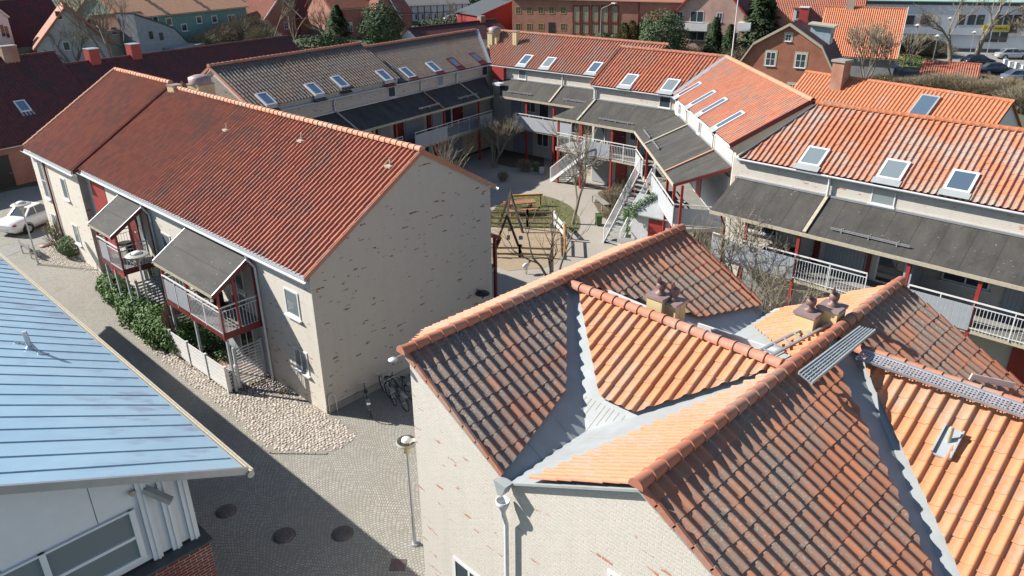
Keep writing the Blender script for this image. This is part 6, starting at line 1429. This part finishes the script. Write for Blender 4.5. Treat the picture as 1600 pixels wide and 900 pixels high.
bare_tree('pale bare tree growing before the grey side of the orange-roofed house', P(1352, 128), 8.5, .5, stems=4, lev=4, seed=110, r0=.10, trunk=.32, bark='barkpale', twig='twigpale', rmin=.024)
bare_tree('thin pale bare tree beside the car right of the gambrel house', P(1395, 128), 7.0, .45, stems=3, lev=4, seed=111, r0=.07, trunk=.35, bark='barkpale', twig='twigpale', rmin=.024)
conifer('spruce', 'broad fresh-green conifer in front of the brick villa', P(531, 74), 6.6, 2.6, 'leafconifer', 4200, .34, 3)
shrub('evergreen_tree', 'large loose green evergreen right of the brick villa', P(600, 84), 3.6, 3.2, 7.4, 'leafconifer', 5200, .20, 4, cat='tree')
shrub('evergreen_bush', 'dark ivy-green bush beside the white gabled house', P(42, 84), 2.4, 2.2, 3.8, 'leafconifer', 2200, .2, 5, cat='shrub')
shrub('evergreen_tree', 'big round dark evergreen behind the court roofs right of the school', P(1034, 102), 3.6, 3.4, 7.0, 'leafconifer', 6500, .19, 6, cat='tree')
for i, u in enumerate((974, 986, 999, 1011)): conifer('column_cypress', 'row of yellow-green column cypresses by the school', P(u, 80), 4.2+.3*(i % 2), 1.0, 'leafthuja', 1500, .2, 20+i, True, 'yellow-green cypresses by the school')
shrub('evergreen_bush', 'low round dark bush under the tall school windows', P(942, 76), 2.0, 1.6, 2.4, 'leafconifer', 1800, .17, 7)
shrub('evergreen_bush', 'dark bush under the right end of the school windows', P(962, 77), 1.7, 1.6, 2.2, 'leafconifer', 1500, .17, 8)
conifer('drooping_cypress', 'drooping dark cypress in front of the left side of the pink flats', P(1113, 100), 6.2, 1.9, 'leafconifer', 3200, .34, 31, droop=.9)
conifer('drooping_cypress', 'shorter drooping dark cypress right beside the taller one', P(1136, 102), 5.4, 1.7, 'leafconifer', 2800, .34, 32, droop=.9)
conifer('spruce', 'tall dark spruce cut by the top edge between the flats and the red roof', P(1182, 98), 11.5, 3.3, 'leafconifer', 7500, .42, 33, droop=.4)
for i, (u, v, rx, h) in enumerate([(1090, 98, 3.5, 2.2), (1060, 96, 2.2, 2.0), (1150, 104, 3.0, 2.4), (1120, 106, 3.0, 1.6)]): twigbush('garden_hedge', 'brown-green thicket behind the tile ridge before the pink flats', P(u, v), rx, rx, h, 'twig', 420, 120+i, group='thicket before the pink flats', leaf='leafconifer', nl=700, ls=.13)
for i, (u, v, rx, h) in enumerate([(322, 78, 3, 2.6), (345, 74, 3.2, 3.2), (370, 70, 3.4, 4.0), (395, 66, 3.6, 4.4), (412, 74, 3.0, 3.2), (640, 74, 3.4, 2.6), (662, 72, 3.0, 2.4), (622, 78, 2.6, 2.2)]): twigbush('bare_hedge', 'reddish-brown leafless bushes beyond the maroon and brown roofs', P(u, v), rx, rx, h, 'twig' if i % 2 else 'twigpale', 700, 130+i, group='leafless bushes beyond the long roofs', leaf='leafdry', nl=500, ls=.10)
for i, (u, v, rx, h, mt) in enumerate([(1438, 84, 3.6, 2.6, 'twigpale'), (1456, 88, 3.0, 2.2, 'twigpale'), (1418, 84, 2.2, 2.2, 'twigpale')]): twigbush('bare_hedge', 'pale brown leafless bushes on the green verge before the office', P(u, v), rx, rx, h, mt, 800, 150+i, group='leafless bushes on the verge', leaf='leafdry', nl=600, ls=.10)
for i, (u, v, rx, h) in enumerate([(1385, 90, 3.0, 1.1), (1405, 96, 3.2, 1.0), (1430, 101, 3.2, .9), (1455, 104, 2.6, .8)]): shrub('low_hedge', 'low yellow-green ground hedge on the verge', P(u, v), rx, rx*.8, h, 'leafyellow' if i < 2 else 'leafyew', 1300, .12, 160+i, group='low hedge on the verge')
for i, (u, v, rx, h) in enumerate([(1462, 142, 2.6, 1.9), (1490, 145, 2.8, 2.1), (1515, 150, 2.6, 1.8), (1540, 150, 2.4, 1.8), (1572, 150, 2.4, 2.0), (1536, 128, 1.6, .9), (1496, 122, 1.4, 1.0), (1420, 138, 2.2, 1.2), (1385, 130, 2.0, 1.0), (1598, 175, 2.6, 2.6), (1440, 142, 2.4, 1.6)]): twigbush('bare_thicket', 'brown leafless thicket beyond the orange roof at the right', P(u, v), rx, rx, h, 'twig' if i % 3 else 'twigpale', 900, 170+i, group='brown thicket behind the long orange roof', leaf='leafdry', nl=450, ls=.08)
shrub('evergreen_bush', 'dark green garden mass below the brick villas', P(500, 86), 6.0, 3, 3.0, 'leafconifer', 2600, .2, 44)
shrub('evergreen_bush', 'dark green bush left of the forked bare tree', P(415, 92), 4.0, 3, 2.4, 'leafconifer', 1600, .2, 45)
shrub('evergreen_bush', 'dark hedge in front of the half-timbered house', P(690, 44), 6.0, 2.4, 1.8, 'leafyew', 1800, .22, 46); shrub('evergreen_bush', 'dark tall hedge right of the half-timbered house', P(732, 24), 4.5, 3, 5.0, 'leafconifer', 1600, .3, 47)
twigbush('bare_hedge', 'olive bushes at the upper left behind the maroon ridge', P(50, 104), 3.6, 3.0, 2.6, 'twigpale', 600, 191, leaf='leafyellow', nl=500, ls=.1)
bare_tree('dark spreading bare tree in front of the brick villa wall', P(505, 70), 8.5, .8, stems=2, lev=5, seed=112, r0=.2, trunk=.28)
for i, (u, v, h) in enumerate([(385, 12, 8), (410, 4, 8), (475, 6, 9), (260, -20, 9), (600, -5, 9), (560, -10, 10)]): bare_tree('dark bare trees along the top edge of the picture', P(u, v), h, .6, stems=2, lev=4, seed=200+i, r0=.2, group='bare trees along the top edge')

# ================================================================ SMALL THINGS IN THE STREET
def slat_fence(name, label, a, b, h, n, mat, th=.03, gap=.5, posts=2, z0=.08, cat='fence'):
    a = Vector(a); b = Vector(b); o = thing(name, label, cat, tuple(a)); b = b-a; a = Vector((0, 0, 0)); s = MB()
    for i in range(n):
        z = z0+(h-z0)*(i+.5)/n; s.beam(a+Vector((0, 0, z)), b+Vector((0, 0, z)), th, (h-z0)/n*gap)
    s.build('slats', M[mat], o)
    for i in range(posts): c = a.lerp(b, i/(posts-1)); MB().beam(c, c+Vector((0, 0, h+.05)), .10, .10).build('post', M[mat], o)
    return o
slat_fence('slatted_fence', 'white slatted fence along the stone bed below the balcony', lw(-1.72, 4.1), lw(-1.75, 8.7), 1.12, 6, 'white', gap=.84, posts=4)
slat_fence('slatted_screen', 'grey horizontal louvre screen between the terrace and the facade window', lw(-1.25, 4.1), lw(-.12, 4.1), 1.75, 13, 'palegrey', gap=.45)
slat_fence('slatted_screen', 'low white slatted return beside the end post of the street fence', lw(-1.66, 4.1), lw(-1.3, 4.1), 1.0, 6, 'white', gap=.5)
slat_fence('slatted_screen', 'pale slatted screen below the smaller balcony', lw(-1.2, 12.9), lw(-.1, 12.9), 1.9, 12, 'palegrey', gap=.5)
slat_fence('slatted_screen', 'weathered slatted screen below the middle of the larger balcony', lw(-1.5, 8.9), lw(-.1, 8.9), 1.6, 10, 'greywood', gap=.5)
def bench(label, loc, rz, mat='greywood', back=True, L=1.7):
    o = thing('bench', label, 'bench', (loc[0], loc[1], 0), rz); s = MB()
    for i in range(3): s.box(-L/2, L/2, -.22+i*.15, -.10+i*.15, .42, .46)
    s.build('seat', M[mat], o)
    if back: MB().box(-L/2, L/2, .24, .27, .55, .64).box(-L/2, L/2, .26, .29, .70, .80).build('backrest', M[mat], o)
    for x in (-L/2+.2, L/2-.2): MB().box(x-.03, x+.03, -.2, -.14, .0, .42).box(x-.03, x+.03, -.2, .27, .36, .42).box(x-.03, x+.03, .21, .27, 0, .82 if back else .42).build('leg', M['galv'], o)
    return o
bench('weathered wooden bench beside the lamp post at the stone bed', P(50, 398), R(95)); bench('pale wooden bench in the court next to the dry bush', P(938, 322), R(60), back=False, L=2.2)
for i, (u, v, r_, lab) in enumerate([(353, 799, .29, 'round iron manhole cover nearest to the brick base of the hall'), (444, 837, .31, 'round iron manhole cover in the middle of the three in the shaded cobbles'), (535, 834, .30, 'round iron manhole cover at the edge of the roof shadow')]):
    q = P(u, v); o_ = thing('manhole_cover', lab, 'manhole cover', (q.x, q.y, 0)); MB().lathe((0, 0, 0), [(0, .012), (r_, .012), (r_, .0)], 28).build('lid', M['darkmetal'], o_)
    mb = MB()
    for j in range(-3, 4): w_ = math.sqrt(max(.01, (r_*.85)**2-(j*r_*.24)**2)); mb.box(-w_, w_, j*r_*.24-.012, j*r_*.24+.012, .012, .018)
    mb.build('ribs', M['darkmetal'], o_); MB().lathe((0, 0, 0), [(r_+.03, .0), (r_+.03, .014), (r_+.005, .014), (r_+.005, 0)], 28).build('frame', M['darkmetal'], o_)
q = P(71, 384); o_ = thing('manhole_cover', 'rust-brown round cover in the stone bed near the bench', 'manhole cover', (q.x, q.y, 0)); MB().lathe((0, 0, 0), [(0, .075), (.33, .075), (.33, .0)], 24).build('lid', M['rust'], o_)
q = P(622, 883); o_ = thing('drain_grate', 'square iron drain grate at the edge of the shadow by the foreground wall', 'drain grate', (q.x, q.y, 0), R(45)); MB().box(-.22, .22, -.22, .22, .0, .014).build('frame', M['darkmetal'], o_)
mb = MB()
for j in range(-4, 5): mb.box(-.19, .19, j*.045-.012, j*.045+.012, .014, .02)
mb.build('bars', M['rust'], o_)
q = P(516, 647); o_ = thing('steel_hoop', 'low galvanised steel hoop at the corner of the long block', 'bollard', (q.x, q.y, 0), R(-20)); MB().path([(0, 0, 0), (0, 0, .72), (.05, 0, .82), (.14, 0, .85), (.23, 0, .82), (.28, 0, .72), (.28, 0, 0)], .024, 8).build('hoop', M['galv'], o_)
def bicycle(label, loc, rz, lean=.12, mat='black', group=None):
    o = thing('bicycle', label, 'bicycle', (loc[0], loc[1], 0), rz); o.rotation_euler = (lean, 0, rz)
    def ring(x, r_): 
        k_ = 22; return [Vector((x+r_*math.cos(6.2832*i/k_), 0, .35+r_*math.sin(6.2832*i/k_))) for i in range(k_+1)]
    for x in (-.52, .52):
        w1 = MB().path(ring(x, .335), .018, 5).build('wheel', M['rubber'], o); mb = MB()
        for i in range(12): a = 6.2832*i/12; mb.beam((x, 0, .35), (x+.32*math.cos(a), 0, .35+.32*math.sin(a)), .004, .004)
        mb.tube((x, -.04, .35), (x, .04, .35), .025).build('spokes', M['galv'], w1)
        MB().path([Vector((x+.37*math.cos(a), 0, .35+.37*math.sin(a))) for a in [0.3+.27*i for i in range(10)]], .02, 4).build('mudguard', M[mat], o)
    f = MB()
    for a, b in [((-.52, 0, .35), (-.05, 0, .30)), ((-.52, 0, .35), (-.17, 0, .80)), ((-.05, 0, .30), (-.19, 0, .90)), ((-.05, 0, .30), (.36, 0, .72)), ((-.17, 0, .78), (.33, 0, .84)), ((.52, 0, .35), (.31, 0, 1.0))]: f.tube(a, b, .017, n=6)
    f.build('frame', M[mat], o)
    MB().path([(.22, -.28, 1.02), (.30, -.22, 1.05), (.31, 0, 1.03), (.30, .22, 1.05), (.22, .28, 1.02)], .013, 6).build('handlebar', M['galv'], o); MB().blob((-.21, 0, .95), .13, .08, .04).build('saddle', M['black'], o)
    MB().beam((-.80, 0, .74), (-.42, 0, .74), .14, .02).build('luggage_rack', M['galv'], o)
    return o
for i, (u, v, az, mt, lab) in enumerate([(578, 640, 62, 'black', 'dark bicycle leaning on the shaded gable, left of the others'), (608, 622, 75, 'carsilver', 'bicycle with pale frame leaning at the gable foot'), (628, 618, 100, 'black', 'black bicycle closest to the foreground wall'), (622, 632, 85, 'cardark', 'dark blue bicycle in front of the pale-framed one')]):
    q = P(u, v); bicycle(lab, (q.x, q.y), R(az), -.10, mt)
# --- balcony and terrace things
def chairx(label, loc, rz, z=0, mat='greywood', par=None):
    o = thing('garden_chair', label, 'chair', (loc[0], loc[1], z), rz)
    MB().box(-.22, .22, -.22, .22, .42, .45).build('seat', M[mat], o); MB().box(-.22, .22, .20, .23, .45, .90).build('backrest', M[mat], o)
    for x in (-.2, .2):
        for y in (-.2, .2): MB().beam((x, y, 0), (x, y, .42), .03, .03).build('leg', M['galv'], o)
    return o
def tablex(label, loc, z=0, r_=.4, mat='greywood', h=.72, name='garden_table'):
    o = thing(name, label, 'table', (loc[0], loc[1], z)); MB().tube((0, 0, h-.03), (0, 0, h), r_, n=20).build('table_top', M[mat], o); MB().tube((0, 0, 0), (0, 0, h-.03), .03, n=8).tube((0, 0, 0), (0, 0, .03), .2, n=12).build('pedestal', M['galv'], o); return o
tablex('round grey table on the larger balcony', lw(-.9, 6.2), 2.62); chairx('dark chair at the table on the larger balcony, nearer to the open side', lw(-.8, 5.3), R(10), 2.62, 'black'); chairx('dark chair at the back of the larger balcony', lw(-.7, 7.2), R(190), 2.62, 'black')
tablex('small dark table on the smaller balcony', lw(-.8, 14.3), 2.62, .35, 'black'); chairx('dark chair on the smaller balcony', lw(-.7, 13.5), R(20), 2.62, 'black')
tablex('round pale table beside the shed door in the court', P(977, 395), 0, .5, 'concrete'); chairx('pale slatted chair on the terrace under the larger balcony', lw(-.9, 10.1), R(60), 0, 'white'); tablex('small round garden table behind the laurel hedge', lw(-.8, 9.7), 0, .35, 'greywood')
q = lw(-1.5, 5.6); o_ = thing('plant_pot', 'black pot standing at the white slatted fence', 'pot', (q.x, q.y, 0)); MB().lathe((0, 0, 0), [(.13, 0), (.19, .32), (.21, .34), (.17, .34), (.15, .28), (0, .28)], 14).build('pot', M['black'], o_); MB().blob((0, 0, .30), .14, .14, .04).build('earth', M['soil'], o_)
for i, (s_, z_, w_, lab) in enumerate([(px[0]+1.0, 2.62, .9, 'black cover over garden furniture on the right terrace balcony'), ]):
    q = RW.Mt @ Vector((s_+.2, -1.0, 0)); o_ = thing('furniture_cover', lab, 'cover', (q.x, q.y, 2.62), RW.ang); MB().prism([(-.9, -.35, 0), (.9, -.35, 0), (.8, -.25, .85), (-.5, -.25, .75)], (0, .7, 0)).build('cover', M['rubber'], o_)
# --- courtyard play things
def rail_fence(label, pts, h=1.05, mat='wood', rails=3):
    a0 = Vector(pts[0]); o = thing('rail_fence', label, 'fence', (a0.x, a0.y, 0)); pts = [Vector(p)-a0 for p in pts]
    for a, b in zip(pts[:-1], pts[1:]):
        n = max(1, round((b-a).length/2.2))
        for i in range(n+1): c = a.lerp(b, i/n); MB().beam(c, c+Vector((0, 0, h+.05)), .10, .10).build('post', M[mat], o)
        rb2 = MB()
        for j in range(rails): z = h*(j+.9)/rails; rb2.beam(a+Vector((0, 0, z-.1)), b+Vector((0, 0, z-.1)), .04, .11)
        rb2.build('rails', M[mat], o)
    return o
rail_fence('brown post-and-rail fence between lawn and play sand', [P(766, 354), P(824, 354), P(863, 354)]); rail_fence('brown post-and-rail fence along the near side of the play sand', [P(770, 402), P(812, 402), P(862, 404)], .7, rails=2)
rail_fence('single post with rails reaching the near court path', [P(882, 400), P(882, 376)], 1.0, 'orangewood', 2)
o_ = slat_fence('play_gate', 'small gate with two white boards in the play fence', P(866, 355), P(881, 373), 1.0, 2, 'white', gap=.5, cat='gate')
o_ = thing('swing_frame', 'dark timber swing frame on the play sand beside the gable', 'swing', tuple(P(795, 378))); s0 = P(795, 378)
fA, fB, fC, fD = [P(*q)-s0 for q in ((779, 352), (770, 396), (817, 364), (816, 400))]; top1 = (fA+fC)/2+Vector((0, 0, 2.3)); top2 = (fB+fD)/2+Vector((0, 0, 2.3))
MB().beam(top1, top2, .12, .12).build('top_beam', M['darkwood'], o_)
for a, b in ((fA, top1), (fC, top1), (fB, top2), (fD, top2)): MB().beam(a, b, .11, .11).build('leg', M['darkwood'], o_)
for t in (.33, .66):
    c = top1.lerp(top2, t); s_ = MB().tube(c+Vector((.12, .12, 0)), c+Vector((.12, .12, -1.8)), .012, n=4).tube(c+Vector((-.12, -.12, 0)), c+Vector((-.12, -.12, -1.8)), .012, n=4).build('chains', M['galv'], o_); MB().beam(c+Vector((.22, .22, -1.8)), c+Vector((-.22, -.22, -1.8)), .18, .04).build('seat', M['rubber'], s_)
q = P(822, 428); o_ = thing('spring_rocker', 'small white and brown spring rocker standing on the play sand', 'spring rocker', (q.x, q.y, 0)); MB().blob((0, 0, .48), .26, .12, .14).build('body', M['white'], o_); MB().blob((.24, 0, .62), .10, .07, .10).build('head', M['wood'], o_)
MB().path([Vector((.07*math.cos(i*.9), .07*math.sin(i*.9), .02+i*.016)) for i in range(22)], .012, 5).build('spring', M['black'], o_); MB().beam((.12, -.16, .62), (.12, .16, .62), .02, .02).build('handle', M['galv'], o_)
q = P(812, 332); o_ = thing('picnic_table', 'pinkish timber picnic table on the lawn', 'table', (q.x, q.y, 0), R(-30)); MB().box(-1.0, 1.0, -.38, .38, .68, .73).build('table_top', M['skin'], o_)
for y in (-.75, .75): MB().box(-1.0, 1.0, y-.14, y+.14, .40, .44).build('bench_plank', M['skin'], o_)
for x in (-.7, .7): MB().beam((x, -.75, .38), (x, .75, .38), .08, .06).beam((x, -.6, 0), (x, -.2, .68), .08, .08).beam((x, .6, 0), (x, .2, .68), .08, .08).build('trestle', M['wood'], o_)
q = P(822, 322); o_ = thing('balance_beam', 'bright orange timber beam frame on the lawn behind the picnic table', 'play beam', (q.x, q.y, 0), R(-38)); MB().beam((-1.1, 0, .75), (1.1, 0, .75), .14, .12).build('beam', M['orangewood'], o_)
for x in (-.95, .95): MB().beam((x, 0, 0), (x, 0, .7), .10, .10).build('post', M['orangewood'], o_)
for i, (u, v, mt, lab) in enumerate([(838, 268, 'leafyew', 'dark green wheeled bin in the shaded court corner'), (846, 272, 'palegrey', 'pale lidded bin beside the dark green bin'), (935, 352, 'leafyew', 'green bin at the foot of the longer stairs')]):
    q = P(u, v); o_ = thing('wheeled_bin', lab, 'bin', (q.x, q.y, 0), R(-40)); o_.scale = (.78, .78, .78); MB().prism([(-.20, -.22, .08), (.20, -.22, .08), (.24, -.26, .80), (-.24, -.26, .80)], (0, .50, 0)).build('body', M[mt], o_); MB().prism([(-.25, -.28, .80), (.25, -.28, .80), (.25, .28, .88), (-.25, .28, .88)], (0, 0, .04)).build('lid', M['rubber' if mt == 'palegrey' else 'leafyew'], o_)
    for x in (-.2, .2): MB().tube((x-.03, .26, .09), (x+.03, .26, .09), .09, n=12).build('wheel', M['rubber'], o_)
print('objects', len(bpy.data.objects), 'faces', sum(len(m_.polygons) for m_ in bpy.data.meshes))
